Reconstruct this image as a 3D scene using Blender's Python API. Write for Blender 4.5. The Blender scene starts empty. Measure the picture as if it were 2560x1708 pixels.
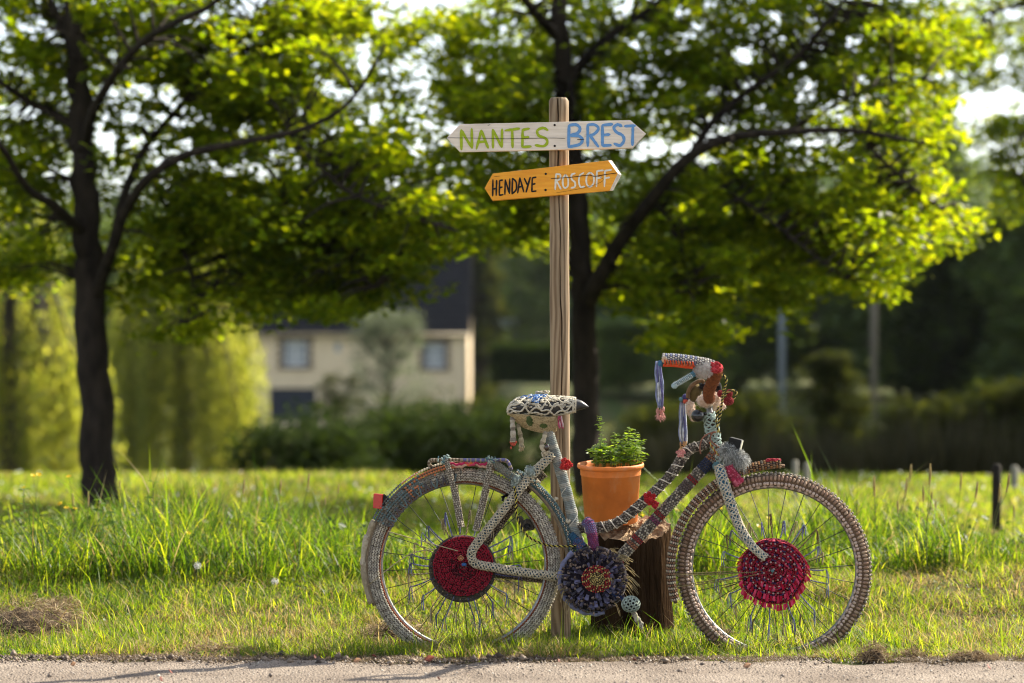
import bpy, math, random
import numpy as np
from mathutils import Vector, Matrix

R = math.radians
random.seed(7)
rng = np.random.default_rng(7)
scene = bpy.context.scene
COL = scene.collection

# ------------------------------------------------------------------ camera
CAMH = 1.124           # eye height above the verge
F = 6044.0             # focal length in photo pixels (85 mm on 36 mm, 2560 px wide)
BIKE = 8.8             # metres to the bicycle
cam_d = bpy.data.cameras.new("camera")
cam = bpy.data.objects.new("camera", cam_d)
COL.objects.link(cam)
cam.location = (0, 0, CAMH)
cam.rotation_euler = (R(90), 0, 0)
cam_d.sensor_width = 36.0
cam_d.lens = 85.0
cam_d.clip_start = 0.1
cam_d.clip_end = 3000
cam_d.dof.use_dof = True
cam_d.dof.focus_distance = BIKE - 0.02
cam_d.dof.aperture_fstop = 1.85
cam_d.dof.aperture_blades = 9
scene.camera = cam

# ------------------------------------------------------------------ sky and sun
SUN_EL = 38.0
SUN_DIR = Vector((0.80 * math.cos(R(SUN_EL)), 0.60 * math.cos(R(SUN_EL)), math.sin(R(SUN_EL))))
world = bpy.data.worlds.new("World")
scene.world = world
world.use_nodes = True
wn = world.node_tree
wn.nodes.clear()
sky = wn.nodes.new("ShaderNodeTexSky")
sky.sky_type = 'NISHITA'
sky.sun_disc = False
sky.sun_elevation = R(SUN_EL)
sky.sun_rotation = math.atan2(0.80, 0.60)
sky.air_density = 1.0
sky.dust_density = 1.0
sky.ozone_density = 1.0
bg = wn.nodes.new("ShaderNodeBackground")
bg.inputs[1].default_value = 0.112
wo = wn.nodes.new("ShaderNodeOutputWorld")
thin_cloud = wn.nodes.new("ShaderNodeHueSaturation")   # milky spring sky
thin_cloud.inputs['Saturation'].default_value = 0.5
wn.links.new(sky.outputs[0], thin_cloud.inputs['Color'])
wn.links.new(thin_cloud.outputs[0], bg.inputs[0])
wn.links.new(bg.outputs[0], wo.inputs[0])
sun_d = bpy.data.lights.new("sun", 'SUN')
sun_d.energy = 5.0
sun_d.angle = R(0.53)
sun_d.color = (1.0, 0.92, 0.75)
sun = bpy.data.objects.new("sun", sun_d)
COL.objects.link(sun)
sun.rotation_euler = (-SUN_DIR).to_track_quat('-Z', 'Y').to_euler()
sun.location = (20, 20, 30)
scene.view_settings.view_transform = 'Standard'
scene.view_settings.look = 'None'
scene.view_settings.gamma = 1.0
scene.view_settings.use_curve_mapping = False
scene.view_settings.exposure = 1.40
scene.cycles.max_bounces = 8
scene.cycles.diffuse_bounces = 3
scene.cycles.transmission_bounces = 5
scene.cycles.transparent_max_bounces = 6
scene.cycles.caustics_reflective = False
scene.cycles.caustics_refractive = False
scene.cycles.use_denoising = True
scene.cycles.filter_width = 1.1


# ------------------------------------------------------------------ helpers: pixels
def P(u, v, d):
    """photo pixel (2560x1708) seen at distance d -> world point"""
    return Vector(((u - 1280.0) / F * d, d, CAMH + (854.0 - v) / F * d))


def PD(x, y, d):
    """same, pixel read off the 2350-wide view"""
    return P(x * 1.08936, y * 1.08936, d)


def B(u, v, dy=0.0):
    q = P(u, v, BIKE)
    return Vector((q.x, BIKE + dy, q.z))


# ------------------------------------------------------------------ helpers: materials
def lin(h):
    if isinstance(h, str):
        h = h.lstrip('#')
        c = [int(h[i:i + 2], 16) / 255 for i in (0, 2, 4)]
        return tuple(x / 12.92 if x < 0.04045 else ((x + 0.055) / 1.055) ** 2.4 for x in c)
    return tuple(h)


MATS = {}


def nodes_of(name):
    m = bpy.data.materials.new(name)
    m.use_nodes = True
    nt = m.node_tree
    nt.nodes.clear()
    out = nt.nodes.new("ShaderNodeOutputMaterial")
    return m, nt, out


def surf(name, col, col2=None, rough=0.9, scale=30.0, bump=0.3, bscale=None, bdist=0.003, spec=0.3, detail=4, stretch=None, sheen=0.0, coat=0.0, lo=0.3, hi=0.7):
    """plain procedural surface: noise between two colours plus a fine bump"""
    if name in MATS:
        return MATS[name]
    c1 = lin(col)
    c2 = lin(col2) if col2 is not None else tuple(x * 0.72 for x in c1)
    m, nt, out = nodes_of(name)
    N, L = nt.nodes, nt.links
    tc = N.new("ShaderNodeTexCoord")
    mp = N.new("ShaderNodeMapping")
    if stretch:
        mp.inputs['Scale'].default_value = stretch
    L.new(tc.outputs['Object'], mp.inputs[0])
    no = N.new("ShaderNodeTexNoise")
    no.inputs['Scale'].default_value = scale
    no.inputs['Detail'].default_value = detail
    L.new(mp.outputs[0], no.inputs['Vector'])
    rp = N.new("ShaderNodeValToRGB")
    rp.color_ramp.elements[0].position = lo
    rp.color_ramp.elements[1].position = hi
    rp.color_ramp.elements[0].color = (*c2, 1)
    rp.color_ramp.elements[1].color = (*c1, 1)
    L.new(no.outputs['Fac'], rp.inputs[0])
    bs = N.new("ShaderNodeBsdfPrincipled")
    bs.inputs['Roughness'].default_value = rough
    bs.inputs['Specular IOR Level'].default_value = spec
    bs.inputs['Sheen Weight'].default_value = sheen
    bs.inputs['Coat Weight'].default_value = coat
    L.new(rp.outputs[0], bs.inputs['Base Color'])
    if bump > 0:
        n2 = N.new("ShaderNodeTexNoise")
        n2.inputs['Scale'].default_value = bscale or scale * 4
        n2.inputs['Detail'].default_value = 3
        L.new(mp.outputs[0], n2.inputs['Vector'])
        bp = N.new("ShaderNodeBump")
        bp.inputs['Strength'].default_value = bump
        bp.inputs['Distance'].default_value = bdist
        L.new(n2.outputs['Fac'], bp.inputs['Height'])
        L.new(bp.outputs[0], bs.inputs['Normal'])
    L.new(bs.outputs[0], out.inputs[0])
    MATS[name] = m
    return m


def yarn(h, dirt=0.6):
    """matt wool of one colour, weathered"""
    n = 'yarn_' + h.lstrip('#')
    c = lin(h)
    return surf(n, c, tuple(x * dirt * f for x, f in zip(c, (1, .95, .86))), rough=1.0, scale=70, bump=0.9, bscale=420, bdist=0.003, spec=0.0, sheen=0.15)


def leafmat(name, stops, trans=0.5, tboost=(1.9, 1.9, 0.6), rough=0.55, spec=0.25):
    """leaf or blade: colour varies from piece to piece, light shines through"""
    if name in MATS:
        return MATS[name]
    m, nt, out = nodes_of(name)
    N, L = nt.nodes, nt.links
    ge = N.new("ShaderNodeNewGeometry")
    rp = N.new("ShaderNodeValToRGB")
    cr = rp.color_ramp
    while len(cr.elements) < len(stops):
        cr.elements.new(0.5)
    for e, (p, c) in zip(cr.elements, stops):
        e.position = p
        e.color = (*c, 1)
    L.new(ge.outputs['Random Per Island'], rp.inputs[0])
    bs = N.new("ShaderNodeBsdfPrincipled")
    bs.inputs['Roughness'].default_value = rough
    bs.inputs['Specular IOR Level'].default_value = spec
    L.new(rp.outputs[0], bs.inputs['Base Color'])
    mul = N.new("ShaderNodeMix")
    mul.data_type = 'RGBA'
    mul.blend_type = 'MULTIPLY'
    mul.inputs[0].default_value = 1.0
    mul.inputs[7].default_value = (*tboost, 1)
    mul.clamp_result = False
    L.new(rp.outputs[0], mul.inputs[6])
    tr = N.new("ShaderNodeBsdfTranslucent")
    L.new(mul.outputs[2], tr.inputs[0])
    mx = N.new("ShaderNodeMixShader")
    mx.inputs[0].default_value = trans
    L.new(bs.outputs[0], mx.inputs[1])
    L.new(tr.outputs[0], mx.inputs[2])
    L.new(mx.outputs[0], out.inputs[0])
    MATS[name] = m
    return m


# ------------------------------------------------------------------ helpers: objects
ORG = {}


def tag(o, label=None, cat=None, group=None, kind=None):
    if label: o['label'] = label
    if cat: o['category'] = cat
    if group: o['group'] = group
    if kind: o['kind'] = kind
    return o


def empty(name, loc, label=None, cat=None, group=None):
    o = bpy.data.objects.new(name, None)
    COL.objects.link(o)
    o.empty_display_size = 0.1
    o.location = loc
    ORG[o.name] = Vector(loc)
    return tag(o, label, cat, group)


def link(name, me, mats, parent=None, smooth=True, origin=None):
    """verts of me are in world space; re-centre them on the object's origin"""
    n = len(me.vertices)
    co = np.empty(n * 3, dtype=np.float32)
    me.vertices.foreach_get('co', co)
    co = co.reshape(-1, 3)
    if origin is None:
        lo, hi = co.min(0), co.max(0)
        origin = Vector(((lo[0] + hi[0]) / 2, (lo[1] + hi[1]) / 2, float(lo[2]) if parent is None else (lo[2] + hi[2]) / 2))
    origin = Vector(origin)
    co -= np.array(origin, dtype=np.float32)
    me.vertices.foreach_set('co', co.ravel())
    for m in mats:
        me.materials.append(m)
    if smooth:
        me.polygons.foreach_set('use_smooth', np.ones(len(me.polygons), dtype=bool))
    me.update()
    o = bpy.data.objects.new(name, me)
    COL.objects.link(o)
    ORG[o.name] = origin
    if parent is not None:
        o.parent = parent
        o.location = origin - ORG[parent.name]
    else:
        o.location = origin
    return o


def catmull(pts, n=6):
    pts = [Vector(p) for p in pts]
    if len(pts) < 3:
        return [pts[0].lerp(pts[-1], i / n) for i in range(n + 1)]
    out = []
    ext = [pts[0] * 2 - pts[1]] + pts + [pts[-1] * 2 - pts[-2]]
    for i in range(1, len(ext) - 2):
        a, b, c, d = ext[i - 1], ext[i], ext[i + 1], ext[i + 2]
        for k in range(n):
            t = k / n
            out.append(0.5 * ((2 * b) + (c - a) * t + (2 * a - 5 * b + 4 * c - d) * t * t + (3 * b - a - 3 * c + d) * t ** 3))
    out.append(pts[-1])
    return out


def resample(path, step):
    path = [Vector(p) for p in path]
    acc = [0.0]
    for a, b in zip(path, path[1:]):
        acc.append(acc[-1] + (b - a).length)
    tot = acc[-1]
    n = max(1, int(round(tot / step)))
    out, j = [], 0
    for i in range(n + 1):
        s = tot * i / n
        while j < len(acc) - 2 and acc[j + 1] < s:
            j += 1
        seg = acc[j + 1] - acc[j]
        out.append(path[j].lerp(path[j + 1], 0 if seg < 1e-9 else (s - acc[j]) / seg))
    return out


def frames(path):
    """tangent, normal, binormal along a path by parallel transport"""
    T = []
    for i in range(len(path)):
        a = path[max(0, i - 1)]
        b = path[min(len(path) - 1, i + 1)]
        t = (b - a)
        T.append(t.normalized() if t.length > 1e-9 else Vector((0, 0, 1)))
    ref = Vector((0, -1, 0))
    if abs(T[0].dot(ref)) > 0.95:
        ref = Vector((1, 0, 0))
    n = (ref - T[0] * ref.dot(T[0])).normalized()
    out = []
    for t in T:
        n = n - t * n.dot(t)
        n = n.normalized() if n.length > 1e-6 else t.orthogonal().normalized()
        out.append((t, n, t.cross(n)))
    return out


class MB:
    def __init__(self):
        self.v, self.f, self.m = [], [], []

    def add(self, vs, fs, m=0):
        o = len(self.v)
        self.v += [tuple(p) for p in vs]
        self.f += [tuple(i + o for i in q) for q in fs]
        self.m += [m] * len(fs) if isinstance(m, int) else list(m)

    def tube(self, path, r, seg=8, m=0, caps=True, squash=1.0, matfn=None, fr=None):
        path = [Vector(p) for p in path]
        fr = fr or frames(path)
        n = len(path)
        rr = r if callable(r) else ((lambda t: r[0] + (r[1] - r[0]) * t) if isinstance(r, (tuple, list)) else (lambda t: r))
        vs, fs, ms = [], [], []
        for i, (p, (t, nn, bb)) in enumerate(zip(path, fr)):
            q = rr(i / max(1, n - 1))
            for k in range(seg):
                a = 2 * math.pi * k / seg
                vs.append(p + nn * (q * math.cos(a)) * squash + bb * (q * math.sin(a)))
        for i in range(n - 1):
            for k in range(seg):
                k2 = (k + 1) % seg
                fs.append((i * seg + k, i * seg + k2, (i + 1) * seg + k2, (i + 1) * seg + k))
                ms.append(matfn(i / max(1, n - 1), k / seg) if matfn else m)
        if caps:
            fs.append(tuple(range(seg - 1, -1, -1)))
            fs.append(tuple((n - 1) * seg + k for k in range(seg)))
            ms += [matfn(0, 0) if matfn else m, matfn(1, 0) if matfn else m]
        self.add(vs, fs, ms)

    def bead(self, c, ax, ay, az, m=0):
        """small plump stitch: a squashed sphere of 20 faces given three half-axes"""
        c = Vector(c)
        vs = [c + ax]
        for lat in (0.5, -0.5):
            w = math.sqrt(1 - lat * lat)
            for k in range(5):
                a = 2 * math.pi * (k + (0.5 if lat < 0 else 0)) / 5
                vs.append(c + ax * lat + (ay * math.cos(a) + az * math.sin(a)) * w)
        vs.append(c - ax)
        fs = []
        for k in range(5):
            k2 = (k + 1) % 5
            fs += [(0, 1 + k, 1 + k2), (1 + k, 6 + k, 1 + k2), (1 + k2, 6 + k, 6 + k2), (11, 6 + k2, 6 + k)]
        self.add(vs, fs, m)

    def blob(self, c, rad, m=0, nu=12, nv=8, noise=0.0, seed=0):
        c = Vector(c)
        rx, ry, rz = rad if isinstance(rad, (tuple, list)) else (rad, rad, rad)
        rd = random.Random(seed)
        ph = [rd.uniform(0, 6.28) for _ in range(6)]
        vs = [c + Vector((0, 0, rz))]
        for j in range(1, nv):
            th = math.pi * j / nv
            for i in range(nu):
                a = 2 * math.pi * i / nu
                k = 1 + noise * (math.sin(3 * a + ph[0]) * math.sin(2 * th + ph[1]) + 0.7 * math.sin(5 * a + ph[2] + 3 * th) + 0.5 * math.sin(7 * th + ph[3] - 4 * a)) + noise * 0.5 * rd.uniform(-1, 1)
                vs.append(c + Vector((rx * math.sin(th) * math.cos(a), ry * math.sin(th) * math.sin(a), rz * math.cos(th))) * k)
        vs.append(c - Vector((0, 0, rz)))
        fs = []
        for i in range(nu):
            fs.append((0, 1 + i, 1 + (i + 1) % nu))
            for j in range(nv - 2):
                a = 1 + j * nu
                fs.append((a + i, a + nu + i, a + nu + (i + 1) % nu, a + (i + 1) % nu))
            a = 1 + (nv - 2) * nu
            fs.append((a + i, len(vs) - 1, a + (i + 1) % nu))
        self.add(vs, fs, m)

    def box(self, c, h, m=0, rot=None):
        c = Vector(c)
        vs = []
        for sx in (-1, 1):
            for sy in (-1, 1):
                for sz in (-1, 1):
                    p = Vector((h[0] * sx, h[1] * sy, h[2] * sz))
                    vs.append(c + (rot @ p if rot else p))
        self.add(vs, [(0, 1, 3, 2), (4, 6, 7, 5), (0, 4, 5, 1), (2, 3, 7, 6), (0, 2, 6, 4), (1, 5, 7, 3)], m)

    def prism(self, poly, back, m=0, mside=None, mback=None):
        """poly: list of front points; back: same number of back points"""
        n = len(poly)
        fs = [tuple(range(n)), tuple(range(2 * n - 1, n - 1, -1))]
        ms = [m, m if mback is None else mback]
        for i in range(n):
            j = (i + 1) % n
            fs.append((i, i + n, j + n, j))
            ms.append(m if mside is None else (mside[i] if isinstance(mside, (list, tuple)) else mside))
        self.add(list(poly) + list(back), fs, ms)

    def lathe(self, c, prof, seg=32, m=0, axis=None):
        """prof: (radius, height) pairs about a vertical axis through c"""
        c = Vector(c)
        vs, fs = [], []
        for r, z in prof:
            for k in range(seg):
                a = 2 * math.pi * k / seg
                p = Vector((r * math.cos(a), r * math.sin(a), z))
                vs.append(c + (axis @ p if axis else p))
        for i in range(len(prof) - 1):
            for k in range(seg):
                k2 = (k + 1) % seg
                fs.append((i * seg + k, i * seg + k2, (i + 1) * seg + k2, (i + 1) * seg + k))
        self.add(vs, fs, m)

    def build(self, name, mats, parent=None, smooth=True, origin=None):
        me = bpy.data.meshes.new(name)
        me.from_pydata(self.v, [], self.f)
        me.polygons.foreach_set('material_index', np.array(self.m, dtype=np.int32))
        return link(name, me, mats if isinstance(mats, (list, tuple)) else [mats], parent, smooth, origin)


def mesh_np(name, verts, quads=None, tris=None, mq=None, mt=None):
    """mesh from numpy arrays (fast, for many blades or leaves)"""
    me = bpy.data.meshes.new(name)
    nq = 0 if quads is None else len(quads)
    nt_ = 0 if tris is None else len(tris)
    me.vertices.add(len(verts))
    me.vertices.foreach_set('co', np.ascontiguousarray(verts, dtype=np.float32).ravel())
    loops = []
    if nq: loops.append(np.asarray(quads, dtype=np.int32).ravel())
    if nt_: loops.append(np.asarray(tris, dtype=np.int32).ravel())
    lp = np.concatenate(loops)
    me.loops.add(len(lp))
    me.loops.foreach_set('vertex_index', lp)
    starts = np.concatenate([np.arange(nq) * 4, nq * 4 + np.arange(nt_) * 3]).astype(np.int32)
    me.polygons.add(nq + nt_)
    me.polygons.foreach_set('loop_start', starts)
    mi = np.concatenate([np.zeros(nq, np.int32) if mq is None else np.asarray(mq, np.int32), np.zeros(nt_, np.int32) if mt is None else np.asarray(mt, np.int32)])
    me.polygons.foreach_set('material_index', mi)
    me.update(calc_edges=True)
    me.validate()
    return me


# ------------------------------------------------------------------ value noise for ground and patches
_perm = np.random.default_rng(3).random((64, 64))


def vnoise(x, y, s):
    x = np.asarray(x, dtype=float) * s
    y = np.asarray(y, dtype=float) * s
    xi, yi = np.floor(x).astype(int), np.floor(y).astype(int)
    fx, fy = x - xi, y - yi
    fx, fy = fx * fx * (3 - 2 * fx), fy * fy * (3 - 2 * fy)
    g = lambda a, b: _perm[a % 64, b % 64]
    return (g(xi, yi) * (1 - fx) + g(xi + 1, yi) * fx) * (1 - fy) + (g(xi, yi + 1) * (1 - fx) + g(xi + 1, yi + 1) * fx) * fy


def sstep(a, b, x):
    t = np.clip((np.asarray(x, dtype=float) - a) / (b - a), 0, 1)
    return t * t * (3 - 2 * t)


def gz(x, y):
    """height of the land"""
    x = np.asarray(x, dtype=float)
    y = np.asarray(y, dtype=float)
    z = 0.028 * (1 - sstep(8.2, 8.62, y))
    z = z + (vnoise(x, y, 1.6) - 0.5) * 0.035 * sstep(8.3, 8.8, y) * (1 - sstep(60, 90, y))
    valley = sstep(19.6, 26, y) * -1.7 + sstep(26, 48, y) * -1.1
    rise = sstep(-2.5, 0.5, x - 0.0) * sstep(48, 68, y) * 2.5
    hill = sstep(120, 270, y) * (14 + 5 * (vnoise(x, y, 0.012) - 0.5) + sstep(0, 90, x) * 2) + sstep(270, 800, y) * 14
    left = sstep(9.2, 10.5, y) * (1 - sstep(11.3, 13.2, y)) * 0.125
    return z + valley + rise + hill + left


# ================================================================== THE SETTING
def axis_steps(knots):
    out = []
    for (a, b, n) in knots:
        out += list(np.linspace(a, b, n, endpoint=False))
    out.append(knots[-1][1])
    return np.array(out)


def ground_material():
    m, nt, out = nodes_of('soil_and_turf')
    N, L = nt.nodes, nt.links
    tc = N.new("ShaderNodeTexCoord")
    n1 = N.new("ShaderNodeTexNoise"); n1.inputs['Scale'].default_value = 1.7; n1.inputs['Detail'].default_value = 6
    n2 = N.new("ShaderNodeTexNoise"); n2.inputs['Scale'].default_value = 40; n2.inputs['Detail'].default_value = 5
    L.new(tc.outputs['Object'], n1.inputs['Vector']); L.new(tc.outputs['Object'], n2.inputs['Vector'])
    r1 = N.new("ShaderNodeValToRGB")
    r1.color_ramp.elements[0].position = .38; r1.color_ramp.elements[1].position = .62
    r1.color_ramp.elements[0].color = (.045, .075, .014, 1)
    r1.color_ramp.elements[1].color = (.10, .085, .04, 1)
    L.new(n1.outputs['Fac'], r1.inputs[0])
    mx = N.new("ShaderNodeMix"); mx.data_type = 'RGBA'; mx.blend_type = 'OVERLAY'; mx.inputs[0].default_value = .6
    L.new(r1.outputs[0], mx.inputs[6]); L.new(n2.outputs['Fac'], mx.inputs[7])
    bs = N.new("ShaderNodeBsdfPrincipled"); bs.inputs['Roughness'].default_value = 1; bs.inputs['Specular IOR Level'].default_value = .1
    L.new(mx.outputs[2], bs.inputs['Base Color'])
    bp = N.new("ShaderNodeBump"); bp.inputs['Strength'].default_value = .7; bp.inputs['Distance'].default_value = .02
    L.new(n2.outputs['Fac'], bp.inputs['Height']); L.new(bp.outputs[0], bs.inputs['Normal'])
    L.new(bs.outputs[0], out.inputs[0])
    return m


def grid_mesh(name, xs, ys, zf):
    X, Y = np.meshgrid(xs, ys)
    Z = zf(X, Y)
    v = np.stack([X, Y, Z], -1).reshape(-1, 3)
    nx, ny = len(xs), len(ys)
    i = np.arange(nx - 1)[None, :] + (np.arange(ny - 1) * nx)[:, None]
    q = np.stack([i, i + 1, i + 1 + nx, i + nx], -1).reshape(-1, 4)
    return mesh_np(name, v, quads=q)


xs = axis_steps([(-900, -60, 14), (-60, -8, 26), (-8, 8, 90), (8, 60, 26), (60, 900, 15)])
ys = axis_steps([(-200, 0, 8), (0, 8, 12), (8, 16, 80), (16, 50, 60), (50, 130, 40), (130, 330, 50), (330, 1400, 16)])
ground = link('ground', grid_mesh('ground', xs, ys, gz), [ground_material()], origin=(0, 0, 0))
tag(ground, 'grassy verge, meadow and valley floor', kind='structure')

# the gravel path along the bottom of the picture
def path_edge(x):
    return 8.27 + 0.10 * (vnoise(x, x * 0 + 3.1, 1.7) - .5) + 0.06 * (vnoise(x, x * 0 + 9.0, 6.0) - .5) + 0.03 * (vnoise(x, x * 0 + 9.0, 23.0) - .5)


def path_material():
    m, nt, out = nodes_of('pale_gravel')
    N, L = nt.nodes, nt.links
    tc = N.new("ShaderNodeTexCoord")
    vo = N.new("ShaderNodeTexVoronoi"); vo.inputs['Scale'].default_value = 120
    n1 = N.new("ShaderNodeTexNoise"); n1.inputs['Scale'].default_value = 3; n1.inputs['Detail'].default_value = 6
    n2 = N.new("ShaderNodeTexNoise"); n2.inputs['Scale'].default_value = 180; n2.inputs['Detail'].default_value = 4
    for n in (vo, n1, n2): L.new(tc.outputs['Object'], n.inputs['Vector'])
    r1 = N.new("ShaderNodeValToRGB")
    r1.color_ramp.elements[0].position = .3; r1.color_ramp.elements[1].position = .7
    r1.color_ramp.elements[0].color = (.26, .205, .165, 1); r1.color_ramp.elements[1].color = (.45, .37, .305, 1)
    L.new(n1.outputs['Fac'], r1.inputs[0])
    r2 = N.new("ShaderNodeValToRGB")
    r2.color_ramp.elements[0].position = .36; r2.color_ramp.elements[1].position = .62
    r2.color_ramp.elements[0].color = (.35, .35, .35, 1); r2.color_ramp.elements[1].color = (1, 1, 1, 1)
    L.new(n2.outputs['Fac'], r2.inputs[0])
    mx = N.new("ShaderNodeMix"); mx.data_type = 'RGBA'; mx.blend_type = 'MULTIPLY'; mx.inputs[0].default_value = .8
    L.new(r1.outputs[0], mx.inputs[6]); L.new(r2.outputs[0], mx.inputs[7])
    bs = N.new("ShaderNodeBsdfPrincipled"); bs.inputs['Roughness'].default_value = .95; bs.inputs['Specular IOR Level'].default_value = .15
    L.new(mx.outputs[2], bs.inputs['Base Color'])
    bp = N.new("ShaderNodeBump"); bp.inputs['Strength'].default_value = .9; bp.inputs['Distance'].default_value = .012
    ad = N.new("ShaderNodeMath"); ad.operation = 'ADD'
    L.new(vo.outputs['Distance'], ad.inputs[0]); L.new(n2.outputs['Fac'], ad.inputs[1])
    L.new(ad.outputs[0], bp.inputs['Height']); L.new(bp.outputs[0], bs.inputs['Normal'])
    L.new(bs.outputs[0], out.inputs[0])
    return m


px = axis_steps([(-60, -5, 30), (-5, 5, 260), (5, 60, 30)])
py = np.concatenate([np.linspace(0, .8, 8), np.linspace(.84, 1, 14)])
X, T_ = np.meshgrid(px, py)
EY = path_edge(X)
Y = 4.3 + (EY - 4.3) * T_
Z = 0.036 + (vnoise(X, Y, 6) - .5) * .010 + (vnoise(X, Y, 21) - .5) * .007
Z = np.where(T_ > 0.999, 0.020, Z)
nx = len(px)
ii = np.arange(nx - 1)[None, :] + (np.arange(len(py) - 1) * nx)[:, None]
pm = mesh_np('gravel_path', np.stack([X, Y, Z], -1).reshape(-1, 3), quads=np.stack([ii, ii + 1, ii + 1 + nx, ii + nx], -1).reshape(-1, 4))
tag(link('gravel_path', pm, [path_material()], origin=(0, 6, 0)), 'pale beige gravel path along the verge', kind='structure')


# ------------------------------------------------------------------ loose stones on the path
def scatter_stones(n):
    x = rng.uniform(-2.6, 2.6, n)
    y = 8.30 - rng.random(n) ** 1.5 * 1.0
    s = rng.uniform(.0014, .0045, n) * (1 + (rng.random(n) > .985) * 1.2)
    base = np.array([[1, 0, 0], [-1, 0, 0], [0, 1, 0], [0, -1, 0], [0, 0, .8], [0, 0, -.8]], float)
    tri = np.array([[0, 2, 4], [2, 1, 4], [1, 3, 4], [3, 0, 4], [2, 0, 5], [1, 2, 5], [3, 1, 5], [0, 3, 5]])
    v = base[None] * (1 + rng.uniform(-.35, .35, (n, 6, 1))) * s[:, None, None]
    a = rng.uniform(0, 6.28, n)
    ca, sa = np.cos(a)[:, None], np.sin(a)[:, None]
    v = np.stack([v[..., 0] * ca - v[..., 1] * sa, v[..., 0] * sa + v[..., 1] * ca, v[..., 2]], -1)
    v += np.stack([x, y, np.full(n, .038) + s * .3], -1)[:, None, :]
    t = (tri[None] + (np.arange(n) * 6)[:, None, None]).reshape(-1, 3)
    return mesh_np('loose_gravel', v.reshape(-1, 3), tris=t)


stone_m = leafmat('stone_chips', [(0, (.05, .042, .037)), (.4, (.22, .17, .14)), (.75, (.42, .35, .29)), (1, (.6, .54, .47))], trans=0.0)
tag(link('loose_gravel', scatter_stones(4200), [stone_m], smooth=False, origin=(0, 8, 0.03)), 'loose stone chips strewn over the gravel path', 'gravel', kind='stuff')

# ------------------------------------------------------------------ grass
GREEN = leafmat('grass_fresh', [(0, (.030, .066, .008)), (.35, (.064, .118, .012)), (.7, (.115, .175, .020)), (1, (.20, .24, .045))], trans=.62, tboost=(3.4, 2.8, .5), rough=.5, spec=.3)
STRAW = leafmat('grass_dry', [(0, (.17, .12, .05)), (.5, (.34, .25, .11)), (1, (.52, .42, .21))], trans=.42, tboost=(1.4, 1.3, .95), rough=.7)
DEEP = leafmat('grass_deep', [(0, (.018, .046, .008)), (.5, (.042, .088, .011)), (1, (.09, .15, .020))], trans=.55, tboost=(2.6, 2.4, .6), rough=.45, spec=.35)


def blades(name, x, y, h, w, lean, mat, segs=2, z0=None, lift=0.0, yaw=None):
    """grass blades as tapered bent strips; arrays of equal length"""
    n = len(x)
    z = (gz(x, y) if z0 is None else z0) - 0.006 + lift
    a = rng.uniform(0, 2 * np.pi, n)          # lean direction
    f = a + rng.uniform(-.9, .9, n) + np.pi / 2 if yaw is None else yaw
    side = np.stack([np.cos(f), np.sin(f), np.zeros(n)], -1)
    ld = np.stack([np.cos(a), np.sin(a), np.zeros(n)], -1)
    base = np.stack([x, y, z], -1)
    vs = []
    for k in range(segs + 1):
        t = k / segs
        off = lean * t ** 1.8
        zz = h * np.sqrt(np.maximum(0.05, 1 - (np.minimum(lean / np.maximum(h, 1e-5), 1.4) * .55 * t) ** 2)) * t
        c = base + ld * off[:, None] + np.stack([np.zeros(n), np.zeros(n), zz], -1)
        if k < segs:
            ww = (w * (1 - .45 * t))[:, None] * .5
            vs += [c - side * ww, c + side * ww]
        else:
            vs += [c]
    per = 2 * segs + 1
    V = np.stack(vs, 1).reshape(-1, 3)
    o = (np.arange(n) * per)[:, None]
    q = np.concatenate([np.stack([o[:, 0] + 2 * k, o[:, 0] + 2 * k + 1, o[:, 0] + 2 * k + 3, o[:, 0] + 2 * k + 2], -1) for k in range(segs - 1)]) if segs > 1 else None
    mq = np.concatenate([mat] * (segs - 1)) if segs > 1 else None
    t = np.stack([o[:, 0] + 2 * (segs - 1), o[:, 0] + 2 * (segs - 1) + 1, o[:, 0] + 2 * segs], -1)
    return mesh_np(name, V, quads=q, tris=t, mq=mq, mt=mat)


def spread(n, y0, y1, margin=.9):
    y = y0 + (y1 - y0) * rng.random(n)
    x = rng.uniform(-1, 1, n) * (0.2125 * y * 1.12 + margin)
    return x, y


# mown turf round the bicycle and down to the path
x, y = spread(150000, 8.27, 11.3, .6)
keep = y > path_edge(x) + (vnoise(x, y, 5) - .30) * .16
dry = vnoise(x, y, 1.3) * .6 + vnoise(x, y, 4.5) * .4
thin = rng.random(len(x)) < np.where(dry > .60, .62, 1.0)
keep &= thin
x, y, dry = x[keep], y[keep], dry[keep]
n = len(x)
tuft = .55 * vnoise(x, y, 7.0) + .45 * vnoise(x, y, 2.1)
h = (.014 + .080 * tuft ** 1.8 + .030 * rng.random(n)) * np.where(dry > .62, .75, 1)
h = h * np.where(y < 8.75, 1.15, 1.0) + (rng.random(n) > .975) * rng.uniform(.03, .12, n)
w = rng.uniform(.0022, .0050, n)
lean = h * rng.uniform(.15, 1.1, n)
isdry = rng.random(n) < np.clip(.36 + 2.0 * (dry - .46), .18, .86)
lean = np.where(isdry, h * rng.uniform(.6, 1.7, n), lean)
lm = np.where(isdry, 1, np.where(rng.random(n) < np.clip(1.1 - 2.2 * dry, .05, .6), 2, 0))
tag(link('mown_turf', blades('mown_turf', x, y, h, w, lean, lm.astype(np.int32)), [GREEN, STRAW, DEEP], smooth=False, origin=(0, 10, 0)),
    'short mown grass of the verge, patched with dry clippings', 'grass', kind='stuff')

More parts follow.
